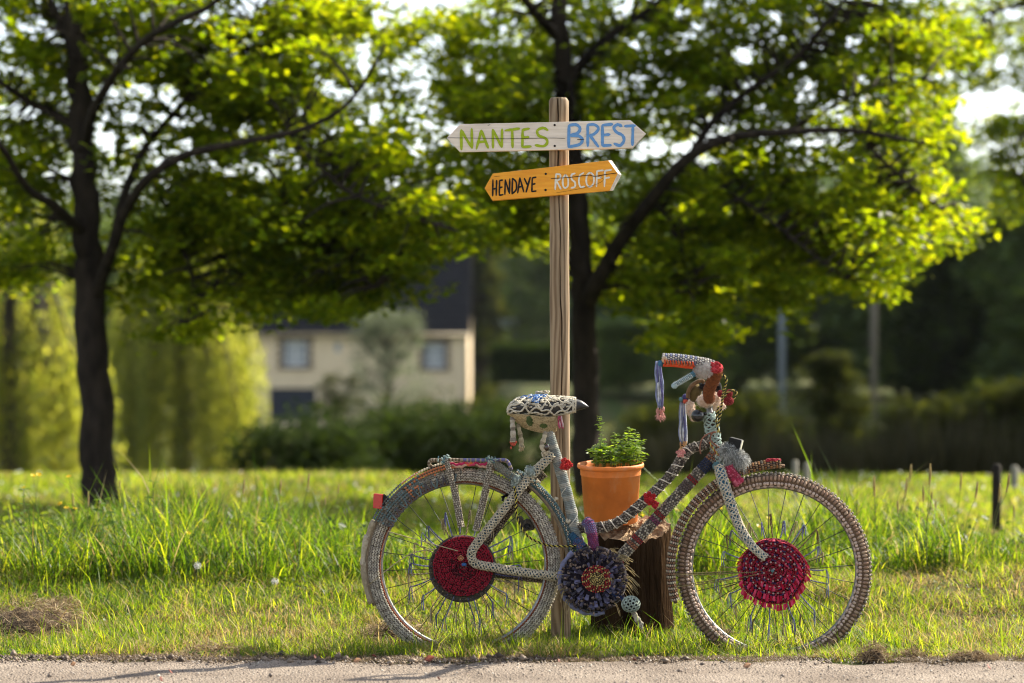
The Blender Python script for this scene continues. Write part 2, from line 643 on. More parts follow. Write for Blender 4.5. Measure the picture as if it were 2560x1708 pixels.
# the unmown fringe behind the bicycle
x, y = spread(72000, 10.1, 12.8, .8)
front = 10.45 + .9 * (vnoise(x, y * 0 + 1, 1.1) - .5) + .6 * (vnoise(x, y * 0 + 5, 3.3) - .5) - .45 * sstep(-.6, .2, x) * (1 - sstep(1.0, 1.8, x)) * 0
keep = (y > front) & (rng.random(len(x)) < .45 + vnoise(x, y, 3.5))
x, y = x[keep], y[keep]
n = len(x)
h = (.055 + .30 * vnoise(x, y, 2.6) ** 1.4) * rng.uniform(.5, 1.35, n) * (1 - .6 * sstep(11.2, 12.5, y)) * (1 - .30 * sstep(-1.6, -.6, x) * (1 - sstep(.8, 1.8, x)))
h *= (1 + (rng.random(n) > .95) * .55) * (.45 + 1.15 * vnoise(x, y, .8))
w = rng.uniform(.003, .0075, n)
lean = h * rng.uniform(.15, 1.0, n)
lm = np.where(rng.random(n) < .07, 1, np.where(rng.random(n) < .62, 2, 0))
tag(link('unmown_grass', blades('unmown_grass', x, y, h, w, lean, lm.astype(np.int32), segs=3), [GREEN, STRAW, DEEP], smooth=False, origin=(0, 12.8, 0)),
    'band of long unmown grass behind the bicycle', 'grass', kind='stuff')

# sunlit meadow under the trees
x, y = spread(105000, 12.4, 20.2, 2.2)
n = len(x)
h = (.035 + .055 * vnoise(x, y, .8)) * rng.uniform(.6, 1.4, n)
w = rng.uniform(.006, .013, n)
lean = h * rng.uniform(.2, 1.1, n)
lm = np.where(rng.random(n) < .12 + .25 * vnoise(x, y, .5), 1, 0)
tag(link('meadow_grass', blades('meadow_grass', x, y, h, w, lean, lm.astype(np.int32)), [GREEN, STRAW, DEEP], smooth=False, origin=(0, 18, 0)),
    'sunlit meadow grass under the two big trees', 'grass', kind='stuff')

# daisies and seed fluff far back in the meadow: countless pale dots
x, y = spread(620, 15.2, 19.6, 1.0)
keep = vnoise(x, y, .7) > .45
x, y = x[keep], y[keep]
n = len(x)
c = np.stack([x, y, gz(x, y) + rng.uniform(.04, .09, n)], -1)
s = rng.uniform(.006, .012, n)[:, None]
V = np.stack([c + s * np.array([1, 0, 0]), c + s * np.array([0, 0, 1]), c - s * np.array([1, 0, 0]), c - s * np.array([0, 0, 1]), c + s * np.array([0, -.5, 0])], 1).reshape(-1, 3)
o = (np.arange(n) * 5)[:, None]
Tt = np.concatenate([o + np.array([a, b, 4]) for a, b in ((0, 1), (1, 2), (2, 3), (3, 0))])
tag(link('meadow_flowers', mesh_np('meadow_flowers', V, tris=Tt), [leafmat('petal_pale', [(0, (.75, .68, .66)), (1, (.8, .8, .78))], trans=.4, tboost=(1, 1, 1))], smooth=False, origin=(0, 17, 0)),
    'tiny pale flowers dotted over the far meadow', 'flowers', kind='stuff')

# dry thatch along the path edge
x = rng.uniform(-2.7, 2.7, 26000)
y = path_edge(x) + .02 + rng.normal(0, .055, 26000)
keep = vnoise(x, y, 3.3) + .3 * vnoise(x, y, 14) > .45
x, y = x[keep], y[keep]
n = len(x)
h = rng.uniform(.004, .016, n)
tag(link('dry_thatch', blades('dry_thatch', x, y, h, rng.uniform(.0012, .003, n), rng.uniform(.01, .05, n), np.zeros(n, np.int32), z0=np.full(n, .042)), [leafmat('thatch', [(0, (.06, .038, .022)), (.5, (.17, .115, .065)), (1, (.34, .25, .15))], trans=.2, tboost=(1, 1, 1))], smooth=False, origin=(0, 8.3, 0)),
    'dry grass clippings along the edge of the gravel path', 'thatch', kind='stuff')

# crumbs of earth and broken surfacing along the ragged edge
def crumbs(n):
    x = rng.uniform(-2.7, 2.7, n)
    y = path_edge(x) + rng.normal(-.01, .045, n)
    k = vnoise(x, y, 4.0) > .38
    x, y = x[k], y[k]
    n = len(x)
    s = rng.uniform(.002, .007, n) * (1 + (rng.random(n) > .97) * 1.6)
    base = np.array([[1, 0, 0], [-1, 0, 0], [0, 1, 0], [0, -1, 0], [0, 0, .8], [0, 0, -.8]], float)
    tri = np.array([[0, 2, 4], [2, 1, 4], [1, 3, 4], [3, 0, 4], [2, 0, 5], [1, 2, 5], [3, 1, 5], [0, 3, 5]])
    v = base[None] * (1 + rng.uniform(-.4, .4, (n, 6, 1))) * s[:, None, None]
    v += np.stack([x, y, np.full(n, .036) + s * .4], -1)[:, None, :]
    return mesh_np('soil_crumbs', v.reshape(-1, 3), tris=(tri[None] + (np.arange(n) * 6)[:, None, None]).reshape(-1, 3))


tag(link('soil_crumbs', crumbs(6000), [leafmat('earth_crumb', [(0, (.03, .02, .013)), (.5, (.09, .06, .04)), (1, (.24, .18, .13))], trans=0.0)], smooth=False, origin=(0, 8.27, 0.03)), 'crumbs of brown earth along the ragged path edge', 'soil', kind='stuff')


# ------------------------------------------------------------------ foliage
def leaf_cloud(name, cen, size, mat_idx=None, flat=.55, aspect=.55, droop=0.0):
    """leaf-sized folded quads at the given centres"""
    n = len(cen)
    cen = np.asarray(cen)
    nrm = rng.normal(0, 1, (n, 3))
    nrm[:, 2] = np.abs(nrm[:, 2]) + flat * 2
    nrm /= np.linalg.norm(nrm, axis=1)[:, None]
    a = rng.normal(0, 1, (n, 3))
    a[:, 2] -= droop
    a -= nrm * (a * nrm).sum(1)[:, None]
    a /= np.linalg.norm(a, axis=1)[:, None]
    b = np.cross(nrm, a)
    s = (size if isinstance(size, np.ndarray) else np.full(n, size)) * rng.uniform(.7, 1.25, n)
    s = s[:, None]
    V = np.stack([cen - a * s * .5, cen + b * s * .5 * aspect + nrm * s * .08, cen + a * s * .5 - nrm * s * .05, cen - b * s * .5 * aspect + nrm * s * .08], 1).reshape(-1, 3)
    o = (np.arange(n) * 4)[:, None]
    tr = np.concatenate([o + np.array([0, 1, 2]), o + np.array([0, 2, 3])])
    mt = None if mat_idx is None else np.concatenate([mat_idx, mat_idx])
    return mesh_np(name, V, tris=tr, mt=mt)


LEAF = leafmat('leaf_spring', [(0, (.020, .040, .004)), (.4, (.036, .062, .005)), (.8, (.058, .086, .006)), (1, (.085, .108, .009))], trans=.70, tboost=(7.6, 5.8, .5), rough=.45, spec=.3)
LEAFY = leafmat('leaf_willow', [(0, (.070, .095, .026)), (.5, (.130, .155, .045)), (1, (.210, .220, .080))], trans=.6, tboost=(4.0, 3.5, .95), rough=.5)
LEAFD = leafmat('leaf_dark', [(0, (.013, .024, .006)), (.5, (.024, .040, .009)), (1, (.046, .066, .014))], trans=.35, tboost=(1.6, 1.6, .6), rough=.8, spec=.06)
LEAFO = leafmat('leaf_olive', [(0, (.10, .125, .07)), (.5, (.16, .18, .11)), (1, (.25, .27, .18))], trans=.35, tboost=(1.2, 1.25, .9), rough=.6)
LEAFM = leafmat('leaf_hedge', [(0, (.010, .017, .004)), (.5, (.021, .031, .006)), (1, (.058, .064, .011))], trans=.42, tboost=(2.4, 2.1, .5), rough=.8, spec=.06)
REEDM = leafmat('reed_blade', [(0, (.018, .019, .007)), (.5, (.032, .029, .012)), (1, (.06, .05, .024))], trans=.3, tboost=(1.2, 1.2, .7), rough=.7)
LEAFG = leafmat('leaf_mid', [(0, (.042, .072, .022)), (.5, (.072, .112, .032)), (1, (.115, .155, .045))], trans=.45, tboost=(2.0, 1.9, .8), rough=.5)
LEAFB = leafmat('leaf_bluish', [(0, (.044, .068, .038)), (.5, (.068, .098, .056)), (1, (.105, .138, .080))], trans=.4, tboost=(1.6, 1.7, .9), rough=.5)
BARK = surf('bark_dark', (.042, .031, .023), (.015, .011, .009), rough=.95, scale=14, bump=1.0, bscale=38, bdist=.02, stretch=(1, 1, .35), spec=.15)
BARK2 = surf('bark_grey', (.13, .11, .085), (.05, .042, .034), rough=.95, scale=10, bump=.8, bscale=30, bdist=.02, stretch=(1, 1, .35), spec=.15)


def limb(mb, pts, r0, r1, seg=10, m=0, n=5, wob=0.0):
    path = catmull(pts, n)
    if wob:
        path = [p + Vector((random.uniform(-wob, wob), random.uniform(-wob, wob), 0)) for p in path]
    mb.tube(path, (r0, r1), seg=seg, m=m)
    return path


def in_any(pts, els):
    """True for points (disp pixels) inside any ellipse (cx, cy, rx, ry)"""
    r = np.zeros(len(pts), bool)
    for cx, cy, rx, ry in els:
        r |= ((pts[:, 0] - cx) / rx) ** 2 + ((pts[:, 1] - cy) / ry) ** 2 < 1
    return r


def near_tree(name, label, D, limbs, fills, gaps, nclump, nleaf, above, leafsize, crown_depth, seed, twig_r=.010):
    """limbs: (pixel polyline with depth offset, r0, r1) ; fills: ellipses in the view where foliage hangs ; above: foliage over the frame"""
    rd = np.random.default_rng(seed)
    random.seed(seed)
    gaps = gaps + [(rd.uniform(0, 2350), rd.uniform(0, 470), rd.uniform(8, 18), rd.uniform(6, 14)) for _ in range(60)]
    base = PD(limbs[0][0][0][0], limbs[0][0][0][1], D)
    base.z = float(gz(base.x, base.y)) - .05
    root = empty(name, base, label, 'tree')
    bark = MB()
    nodes, bare = [], []
    for pts, r0, r1 in limbs:
        wp = [PD(q[0], q[1], D + (q[2] if len(q) > 2 else 0) - (min(1.0, .25 * i_) * .8 if nodes else 0)) for i_, q in enumerate(pts)]
        path = limb(bark, wp, r0, r1, seg=12, wob=r1 * .35)
        nodes += path[2:] if len(nodes) else path[len(path) // 2:]
        if r0 > .028:
            bare += path
    trunk = MB()
    # clump centres: sampled in the foliage areas, spread in depth about the limbs
    cl = []
    areas = np.array([e[2] * e[3] for e in fills])
    pr = areas / areas.sum()
    while len(cl) < nclump:
        e = fills[rd.choice(len(fills), p=pr)]
        a, q = rd.uniform(0, 6.28), math.sqrt(rd.random())
        u, v = e[0] + e[2] * q * math.cos(a), e[1] + e[3] * q * math.sin(a)
        if in_any(np.array([[u, v]]), gaps)[0] and rd.random() < .93:
            continue
        dd = e[4] if len(e) > 4 else 0.0
        cl.append(np.array(PD(u, v, D + dd + .35 + rd.normal(0, .42) * crown_depth)))
    cl = np.array(cl)
    up = []
    for (cx, cz, rx, rz, k) in above:
        for _ in range(k):
            a, q = rd.uniform(0, 6.28), math.sqrt(rd.random())
            up.append((cx + rx * q * math.cos(a), D + .7 + rd.normal(0, .42) * crown_depth, cz + rz * q * math.sin(a)))
    allc = np.concatenate([cl, np.array(up)]) if up else cl
    # twigs from the nearest limb node out to every clump
    nd = np.array([tuple(p) for p in nodes])
    for c in allc:
        w = nd - c
        dist = np.linalg.norm(w * np.array([1, .6, 1]), axis=1) + np.maximum(0, nd[:, 2] - c[2] - .1) * .4
        p0 = Vector(nd[dist.argmin()])
        if (p0 - Vector(c)).length > 1.15:
            continue
        uc, vc = (c[0] / c[1] * F + 1280) / 1.08936, (854 - (c[2] - CAMH) / c[1] * F) / 1.08936
        mc = (np.array(p0) + c) / 2
        if in_any(np.array([[uc, vc], [(mc[0] / mc[1] * F + 1280) / 1.08936, (854 - (mc[2] - CAMH) / mc[1] * F) / 1.08936]]), gaps).any():
            continue
        p1 = Vector(c)
        mid = p0.lerp(p1, .5) + Vector((0, 0, .10 * (p1 - p0).length))
        bark.tube(catmull([p0, mid, p1], 3), (twig_r * random.uniform(.8, 1.5), .003), seg=5)
    bark.build('trunk', [BARK], root)
    # leaves: flattish sprays about every clump
    pts = []
    for i, c in enumerate(allc):
        k = int(nleaf * rd.uniform(.5, 1.4))
        q = rd.normal(0, 1, (k, 3))
        q /= np.maximum(1e-6, np.linalg.norm(q, axis=1))[:, None]
        q *= (rd.random(k) ** .45)[:, None]
        s = rd.uniform(.13, .30)
        q *= np.array([s * 1.2, s * 1.2, s * .50])
        pts.append(c + q)
    pts = np.concatenate(pts)
    # thin the leaves that would close the openings of the crown
    u = (pts[:, 0] / pts[:, 1] * F + 1280) / 1.08936
    v = (854 - (pts[:, 2] - CAMH) / pts[:, 1] * F) / 1.08936
    g = in_any(np.stack([u, v], -1), gaps)
    pts = pts[~(g & (rd.random(len(pts)) < .80))]
    # the near side of the big limbs is bare
    for pn in np.array([tuple(p) for p in bare]):
        m_ = (np.abs(pts[:, 0] - pn[0]) < .10) & (np.abs(pts[:, 2] - pn[2]) < .10) & (pts[:, 1] < pn[1] + .05)
        pts = pts[~(m_ & (rd.random(len(pts)) < .8))]
    link('crown', leaf_cloud('crown', pts, leafsize, droop=.5), [LEAF], root, smooth=False)
    return root


# --- the big tree on the left
gapsL = [(612, 402, 62, 34), (838, 130, 34, 95), (752, 205, 40, 34), (862, 262, 36, 44), (385, 215, 42, 40), (250, 330, 34, 62), (560, 305, 40, 20),
         (1018, 440, 30, 36), (965, 330, 28, 28), (62, 262, 72, 26), (120, 400, 30, 34), (300, 268, 34, 36), (872, 45, 34, 48), (452, 40, 60, 26), (425, 330, 40, 22),
         (640, 132, 24, 20), (20, 110, 28, 22), (130, 60, 34, 20), (560, 120, 22, 16), (260, 130, 20, 30), (330, 40, 30, 16), (690, 260, 30, 22), (900, 420, 40, 24), (520, 395, 22, 16)]
near_tree('park_tree', 'tall tree with forked dark trunk at the left, bright lower leaves', 16.1,
          [([(232, 1180), (225, 1050), (216, 850), (206, 650), (200, 560), (193, 420), (186, 260), (178, 120), (172, -60), (176, -300), (170, -620)], .125, .045),
           ([(214, 690), (240, 620), (262, 560), (290, 480), (345, 405, -.2), (430, 355, -.4), (560, 326, -.5), (690, 298, -.6), (800, 236, -.7), (885, 105, -.8)], .046, .008),
           ([(262, 560), (280, 470, .3), (330, 345, .6), (440, 215, .9), (540, 110, 1.1), (640, -40, 1.3)], .036, .012),
           ([(193, 330), (215, 255, -.2), (260, 175, -.4), (335, 90, -.7), (430, 38, -1.0), (505, -5, -1.2), (640, -160, -1.4)], .036, .010),
           ([(200, 540), (120, 470, -.3), (60, 430, -.5), (0, 335, -.8), (-120, 240, -1.0)], .036, .014),
           ([(186, 300), (120, 260, .3), (60, 230, .5), (0, 188, .6), (-120, 100, .8)], .036, .012),
           ([(650, 305, -.55), (720, 370, -.7), (800, 440, -.8), (920, 490, -.9), (1050, 530, -1.0)], .020, .006),
           ([(560, 326, -.5), (660, 440, -.3), (760, 560, -.2), (860, 660, -.1)], .016, .006),
           ([(345, 405, -.2), (400, 520, .2), (440, 640, .3), (430, 740, .3)], .018, .006),
           ([(178, 120), (120, 20, .5), (60, -120, 1.0), (-60, -300, 1.3)], .045, .012),
           ([(174, -100), (300, -260, -.3), (420, -460, -.6)], .04, .01)],
          [(80, 90, 190, 170), (300, 100, 260, 150), (560, 110, 260, 170), (730, 70, 110, 80), (720, 190, 110, 90), (800, 60, 60, 60), (90, 330, 170, 130), (60, 530, 150, 120), (420, 300, 180, 120), (560, 230, 200, 130),
           (380, 470, 130, 120), (560, 500, 200, 110, -.3), (760, 480, 210, 130, -.6), (930, 510, 150, 80, -.9), (700, 620, 140, 90, -.4), (850, 620, 110, 95, -.6),
           (420, 700, 85, 105, .3), (300, 610, 90, 90), (590, 620, 70, 80), (820, 330, 150, 80, -.6), (900, 170, 75, 90, .9), (860, 50, 55, 60, .6), (1000, 350, 60, 60, -.3), (940, 410, 110, 75, -.8), (1020, 500, 80, 55, -1.0), (620, 690, 60, 55), (20, 610, 60, 60), (760, 690, 60, 35, -.4), (1040, 540, 60, 40, -1.0)],
          [(a, b, c * .55, d * .55) for a, b, c, d in gapsL], 820, 74, [(-3.0, 4.35, 2.2, .75, 230), (-3.2, 5.6, 1.8, .7, 60), (-5.4, 3.2, .9, 1.4, 60)], .074, 1.35, 11)

# --- the big tree behind the signpost
gapsR = [(1612, 330, 60, 34), (1508, 335, 38, 34), (1850, 205, 48, 52), (1705, 130, 50, 36), (1562, 28, 40, 32), (1462, 92, 50, 36), (1900, 425, 54, 32), (2020, 348, 60, 24),
         (2062, 425, 44, 34), (2215, 262, 44, 64), (2255, 440, 46, 74), (2182, 152, 30, 24), (1982, 182, 28, 28), (1420, 30, 32, 26), (1120, 40, 30, 40), (1075, 150, 24, 44), (1200, 18, 36, 18),
         (1780, 40, 36, 26), (1640, 210, 30, 26), (1745, 250, 26, 20), (1960, 90, 36, 22), (1560, 190, 24, 22), (1000, 100, 40, 40), (1050, 300, 24, 40), (1950, 300, 26, 18), (1820, 330, 30, 16)]
near_tree('park_tree', 'tall tree with long right-hand limb standing behind the wooden signpost', 17.0,
          [([(1352, 1165), (1348, 1050), (1343, 900), (1340, 760), (1336, 640), (1328, 500), (1312, 350), (1296, 200), (1284, 60), (1276, -120), (1270, -400), (1262, -640)], .108, .04),
           ([(1345, 700), (1372, 645), (1420, 560), (1500, 452, -.2), (1580, 362, -.3), (1680, 316, -.5), (1800, 304, -.7), (1960, 300, -.9), (2120, 330, -1.0)], .066, .010),
           ([(1590, 350, -.3), (1640, 275, -.1), (1725, 203, .1), (1830, 128, .3), (1890, 60, .4), (1935, 5, .5), (2010, -160, .7)], .030, .012),
           ([(1296, 190), (1340, 140, .3), (1400, 82, .6), (1520, 0, .9), (1640, -120, 1.1)], .045, .014),
           ([(1284, 90), (1220, 20, -.3), (1150, -80, -.5), (1060, -220, -.7)], .04, .012),
           ([(1312, 380), (1240, 330, .4), (1160, 300, .7), (1090, 310, .9)], .026, .008),
           ([(1580, 362, -.3), (1660, 430, -.5), (1760, 500, -.7), (1860, 580, -.8), (1940, 640, -.8)], .018, .006),
           ([(1500, 452, -.2), (1550, 540, -.5), (1580, 650, -.6), (1600, 740, -.6)], .016, .006),
           ([(1960, 300, -.9), (2060, 400, -1.0), (2160, 480, -1.1), (2220, 530, -1.1)], .014, .005),
           ([(1800, 304, -.7), (1900, 250, -.9), (2000, 200, -1.0), (2120, 180, -1.0)], .016, .005)],
          [(1010, 130, 75, 115), (1160, 120, 140, 160), (1130, 220, 90, 90), (2120, 90, 110, 90), (2080, 240, 90, 90, -.6), (1130, 330, 120, 130), (1180, 480, 120, 80), (1420, 200, 170, 130), (1420, 60, 200, 110), (1640, 80, 180, 120), (1680, 250, 150, 120), (1840, 90, 160, 120),
           (1900, 230, 150, 100), (2010, 120, 130, 120), (1560, 470, 150, 110, -.3), (1500, 620, 110, 100, -.4), (1580, 720, 90, 85, -.5), (1720, 440, 150, 110, -.5), (1760, 590, 120, 95, -.6), (1900, 420, 150, 100, -.8),
           (1920, 580, 120, 90, -.8), (2060, 460, 130, 90, -1.0), (2140, 520, 95, 75, -1.1), (1780, 700, 45, 60, -.6), (1400, 430, 80, 100), (1400, 620, 55, 90, .3), (2020, 620, 60, 70, -.9), (2060, 300, 110, 80, -1), (1270, 300, 90, 120, .9), (1240, 560, 40, 80, .6)],
          [(a, b, c * .55, d * .55) for a, b, c, d in gapsR], 920, 74, [(2.5, 4.5, 1.35, .75, 200), (2.2, 5.5, 1.0, .6, 40)], .074, 1.4, 23)

# --- the tree whose branches reach in from the right edge, farther back
gapsE = [(2215, 262, 30, 40), (2250, 445, 28, 46), (2300, 230, 20, 16)]
near_tree('park_tree', 'tree at the right edge, only its outer branches reaching into view', 22.0,
          [([(2640, 1080), (2635, 800), (2628, 500), (2615, 250), (2600, 0), (2590, -250)], .14, .05),
           ([(2622, 380), (2540, 300, -.4), (2450, 260, -.8), (2360, 300, -1.0), (2320, 360, -1.1)], .05, .008),
           ([(2610, 160), (2520, 60, .2), (2420, 10, .3), (2300, 20, .4), (2180, 60, .4)], .05, .008),
           ([(2626, 470), (2540, 430, .3), (2430, 420, .5), (2350, 430, .5)], .03, .006)],
          [(2330, 380, 60, 110), (2420, 330, 120, 150), (2330, 60, 140, 90), (2190, 50, 120, 70), (2560, 200, 160, 220), (2640, 100, 160, 220), (2450, 80, 140, 120), (2290, 130, 80, 60), (2330, 470, 40, 40), (2240, 240, 80, 80), (2270, 370, 60, 90), (2180, 180, 70, 60)],
          gapsE, 300, 74, [(6.0, 5.5, 2.4, 1.3, 60)], .075, 1.5, 31, twig_r=.013)


# ------------------------------------------------------------------ trees and shrubs of the middle distance
def shrub(name, label, cat, x, y, w, h, mat, n=2500, leaf=.12, group=None, conical=0.0, stem=True, base=None, seed=1, dens=.42, bark=None, z_low=.04):
    """tree or bush: tapered stems with limbs under an uneven crown of clumped leaves"""
    rd = np.random.default_rng(seed)
    random.seed(seed)
    z0 = float(gz(x, y)) if base is None else base
    root = empty(name, (x, y, z0), label, cat, group)
    k = max(10, int(n / 70))
    a = rd.uniform(0, 6.28, k)
    t = rd.random(k) ** .8
    prof = np.where(t < .35, .75 + .25 * t / .35, 1 - (t - .35) / .65 * (.35 + .55 * conical))
    rr = np.sqrt(rd.random(k)) * w * .5 * prof
    cen = np.stack([x + rr * np.cos(a), y + rr * np.sin(a) * .9, z0 + h * (z_low + (1 - z_low) * t)], -1)
    cr = w * rd.uniform(.10, .20, k) * (1 - .45 * conical * t)
    i = rd.integers(0, k, n)
    q = rd.normal(0, 1, (n, 3))
    q /= np.linalg.norm(q, axis=1)[:, None]
    q *= (rd.random(n) ** dens)[:, None] * cr[i][:, None]
    q[:, 2] *= .75
    pts = cen[i] + q
    pts[:, 2] = np.maximum(pts[:, 2], z0 + .03)
    mb = MB()
    top = Vector((x, y, z0 + h * .8))
    r = max(.02, h * .018)
    mb.tube(catmull([(x, y, z0 - .15), (x + w * .02, y, z0 + h * .4), top], 5), (r * 1.3, r * .3), seg=8)
    for j in range(0, k, 3):
        zf = min(.75, max(.1, (cen[j][2] - z0) / h - .18))
        mb.tube(catmull([(x, y, z0 + h * zf), Vector((x, y, z0 + h * zf)).lerp(Vector(cen[j]), .55) + Vector((0, 0, -.02 * h)), Vector(cen[j])], 3), (r * .5, r * .12), seg=5)
    mb.build('trunk' if cat == 'tree' else 'stem', [bark or BARK], root)
    link('crown' if cat == 'tree' else 'foliage', leaf_cloud('crown', pts, leaf), [mat], root, smooth=False)
    return root


def willow(name, label, x, y, w, h, n, seed):
    """weeping willow: curtains of hanging leafy strands"""
    rd = np.random.default_rng(seed)
    random.seed(seed)
    z0 = float(gz(x, y))
    root = empty(name, (x, y, z0), label, 'tree', 'weeping willows by the house')
    mb = MB()
    mb.tube(catmull([(x, y, z0 - .2), (x + .1, y, z0 + h * .35), (x, y, z0 + h * .72)], 5), (.30, .16), seg=10)
    pts, tops = [], []
    ca = cq = cL = cr = 0
    for s in range(n):
        a = rd.uniform(0, 6.28)
        if s % 6 == 0:
            cz = rd.uniform(.5, 1.0)
            ca, cq, cL, cr = rd.uniform(0, 6.28), math.sqrt(rd.uniform(.12, 1)), rd.uniform(.22, .7), rd.uniform(.55, 1.15)
        a, q = ca + rd.normal(0, .07), min(1.0, cq + rd.normal(0, .03))
        r = w * .5 * q * cr
        zt = z0 + h * (1 - .5 * q ** 2.2) * cz * rd.uniform(.94, 1.0)
        L = min(zt - z0 - .15, h * cL * rd.uniform(.75, 1.05))
        k = int(38 * L / h * 2)
        t = np.sort(rd.random(k))
        sx = x + (r + .12 * w * np.sqrt(t)) * math.cos(a) + rd.normal(0, .045, k)
        sy = y + (r + .12 * w * np.sqrt(t)) * math.sin(a) * .8 + rd.normal(0, .045, k)
        pts.append(np.stack([sx, sy, zt - L * t], -1))
        if s % 14 == 0:
            tops.append(Vector((x + r * math.cos(a), y + r * math.sin(a) * .8, zt)))
    for tp in tops:
        mb.tube(catmull([(x, y, z0 + h * .62), Vector((x, y, z0 + h * .8)).lerp(tp, .5) + Vector((0, 0, h * .06)), tp], 4), (.09, .02), seg=6)
    mb.build('trunk', [BARK2], root)
    pts = np.concatenate(pts)
    link('crown', leaf_cloud('crown', pts, .15, aspect=.36, droop=2.6, flat=.1), [LEAFY], root, smooth=False)


def at(x, y, d):
    """ground position below a pixel of the 2350-wide view at distance d"""
    return (x - 1175.0) / 5548.0 * d


willow('weeping_willow', 'yellow-green weeping willow at the far left edge', at(20, 0, 46), 46, 3.6, 7.4, 900, 5)
willow('weeping_willow', 'pale weeping willow between the left tree trunk and the house', at(415, 0, 60), 60, 3.6, 8.0, 1350, 6)
shrub('olive_tree', 'pale grey-green airy small tree in front of the house', 'tree', at(890, 0, 84), 84, 3.1, 4.9, LEAFO, n=9000, leaf=.12, seed=4, dens=.6, bark=BARK2)
shrub('garden_bush', 'yellow-green bush below the house beside the garage door', 'bush', at(775, 0, 62), 62, 2.0, 3.0, LEAFM, n=4200, leaf=.10, seed=8, conical=.4)
shrub('garden_bush', 'broad dark bush at the foot of the pale airy tree', 'bush', at(945, 0, 58), 58, 3.0, 2.5, LEAFM, n=4200, leaf=.11, seed=9)
shrub('garden_bush', 'round bush right below the right end of the house', 'bush', at(1105, 0, 55), 55, 2.3, 2.3, LEAFM, n=3600, leaf=.11, seed=10)
shrub('garden_bush', 'slim brownish shrub against the right corner of the house', 'bush', at(1108, 0, 98), 98, 1.3, 3.4, LEAFM, n=1500, leaf=.12, seed=12, conical=.5)
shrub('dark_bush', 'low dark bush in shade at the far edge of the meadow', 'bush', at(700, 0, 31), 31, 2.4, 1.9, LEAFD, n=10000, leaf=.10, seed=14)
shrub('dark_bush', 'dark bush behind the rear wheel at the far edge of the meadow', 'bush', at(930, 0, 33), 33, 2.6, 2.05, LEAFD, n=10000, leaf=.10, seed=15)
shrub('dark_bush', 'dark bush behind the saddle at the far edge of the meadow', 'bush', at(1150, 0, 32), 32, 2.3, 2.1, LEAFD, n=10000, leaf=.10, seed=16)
shrub('hedge_shrub', 'cone-shaped yellow-green bush between the two grey poles', 'bush', at(1905, 0, 46), 46, 2.3, 3.6, LEAFM, n=9000, leaf=.12, seed=18, conical=.75)
shrub('hedge_shrub', 'rounded bush right of the bicycle handlebar', 'bush', at(1710, 0, 44), 44, 2.2, 2.8, LEAFM, n=9000, leaf=.12, seed=19)
shrub('hedge_shrub', 'dull green bush behind the flower pot', 'bush', at(1520, 0, 43), 43, 2.4, 2.6, LEAFM, n=9000, leaf=.12, seed=20)
shrub('hedge_shrub', 'bush right of the second grey pole', 'bush', at(2100, 0, 42), 42, 2.0, 2.6, LEAFM, n=9000, leaf=.12, seed=21)
shrub('hedge_shrub', 'bush with ragged light top toward the right edge', 'bush', at(2240, 0, 40), 40, 1.9, 2.8, LEAFM, n=9000, leaf=.12, seed=22)
shrub('hedge_shrub', 'bush cut off by the right edge of the picture', 'bush', at(2370, 0, 40), 40, 1.9, 2.9, LEAFM, n=9000, leaf=.12, seed=24)
shrub('garden_bush', 'mid-green bush just right of the trunk behind the signpost', 'bush', at(1430, 0, 66), 66, 2.3, 2.0, LEAFG, n=8000, leaf=.13, seed=26)
shrub('garden_bush', 'mid-green bush left of the handlebar in the far garden', 'bush', at(1590, 0, 64), 64, 2.4, 2.1, LEAFG, n=8000, leaf=.13, seed=27)
# a clipped hedge right of the house
hx0, hx1 = at(1130, 0, 74), at(1480, 0, 74)
hb = MB()
random.seed(3)
hp = np.stack([rng.uniform(hx0, hx1, 16000), 74 + rng.uniform(-.45, .45, 16000), -.10 + 0 * rng.random(16000)], -1)
hp[:, 2] += rng.random(16000) * 1.05
face = rng.random(16000)
hp[:, 1] = np.where(face < .5, 73.50 + rng.normal(0, .05, 16000), hp[:, 1])
hp[:, 2] = np.where(face > .8, .97 + rng.normal(0, .05, 16000), hp[:, 2])
hr = empty('clipped_hedge', ((hx0 + hx1) / 2, 74, -.15), 'dark clipped hedge across the lawn right of the house', 'hedge')
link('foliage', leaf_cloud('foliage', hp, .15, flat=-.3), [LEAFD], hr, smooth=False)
hb.box(((hx0 + hx1) / 2, 74.1, .35), ((hx1 - hx0) / 2 - .15, .25, .45))
hb.build('branches', [BARK], hr, smooth=False)
# reeds along the ditch beyond the meadow
x = rng.uniform(at(1395, 0, 25), 8.5, 21000)
y = rng.uniform(24.2, 28.5, 21000)
h = rng.uniform(1.15, 1.9, 21000) * (.85 + .3 * vnoise(x, y, .9))
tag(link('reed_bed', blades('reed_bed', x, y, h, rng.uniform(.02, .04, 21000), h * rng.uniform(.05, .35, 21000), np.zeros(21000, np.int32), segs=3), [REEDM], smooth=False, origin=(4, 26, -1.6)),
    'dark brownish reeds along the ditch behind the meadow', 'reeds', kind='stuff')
x = rng.uniform(-9, at(1400, 0, 26), 9000)
y = rng.uniform(24.0, 28.5, 9000)
h = rng.uniform(.5, 1.1, 9000)
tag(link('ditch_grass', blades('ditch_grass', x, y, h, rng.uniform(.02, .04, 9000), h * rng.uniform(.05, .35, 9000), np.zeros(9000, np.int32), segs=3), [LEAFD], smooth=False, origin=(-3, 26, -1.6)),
    'dark rank grass in the ditch left of the reeds', 'grass', kind='stuff')

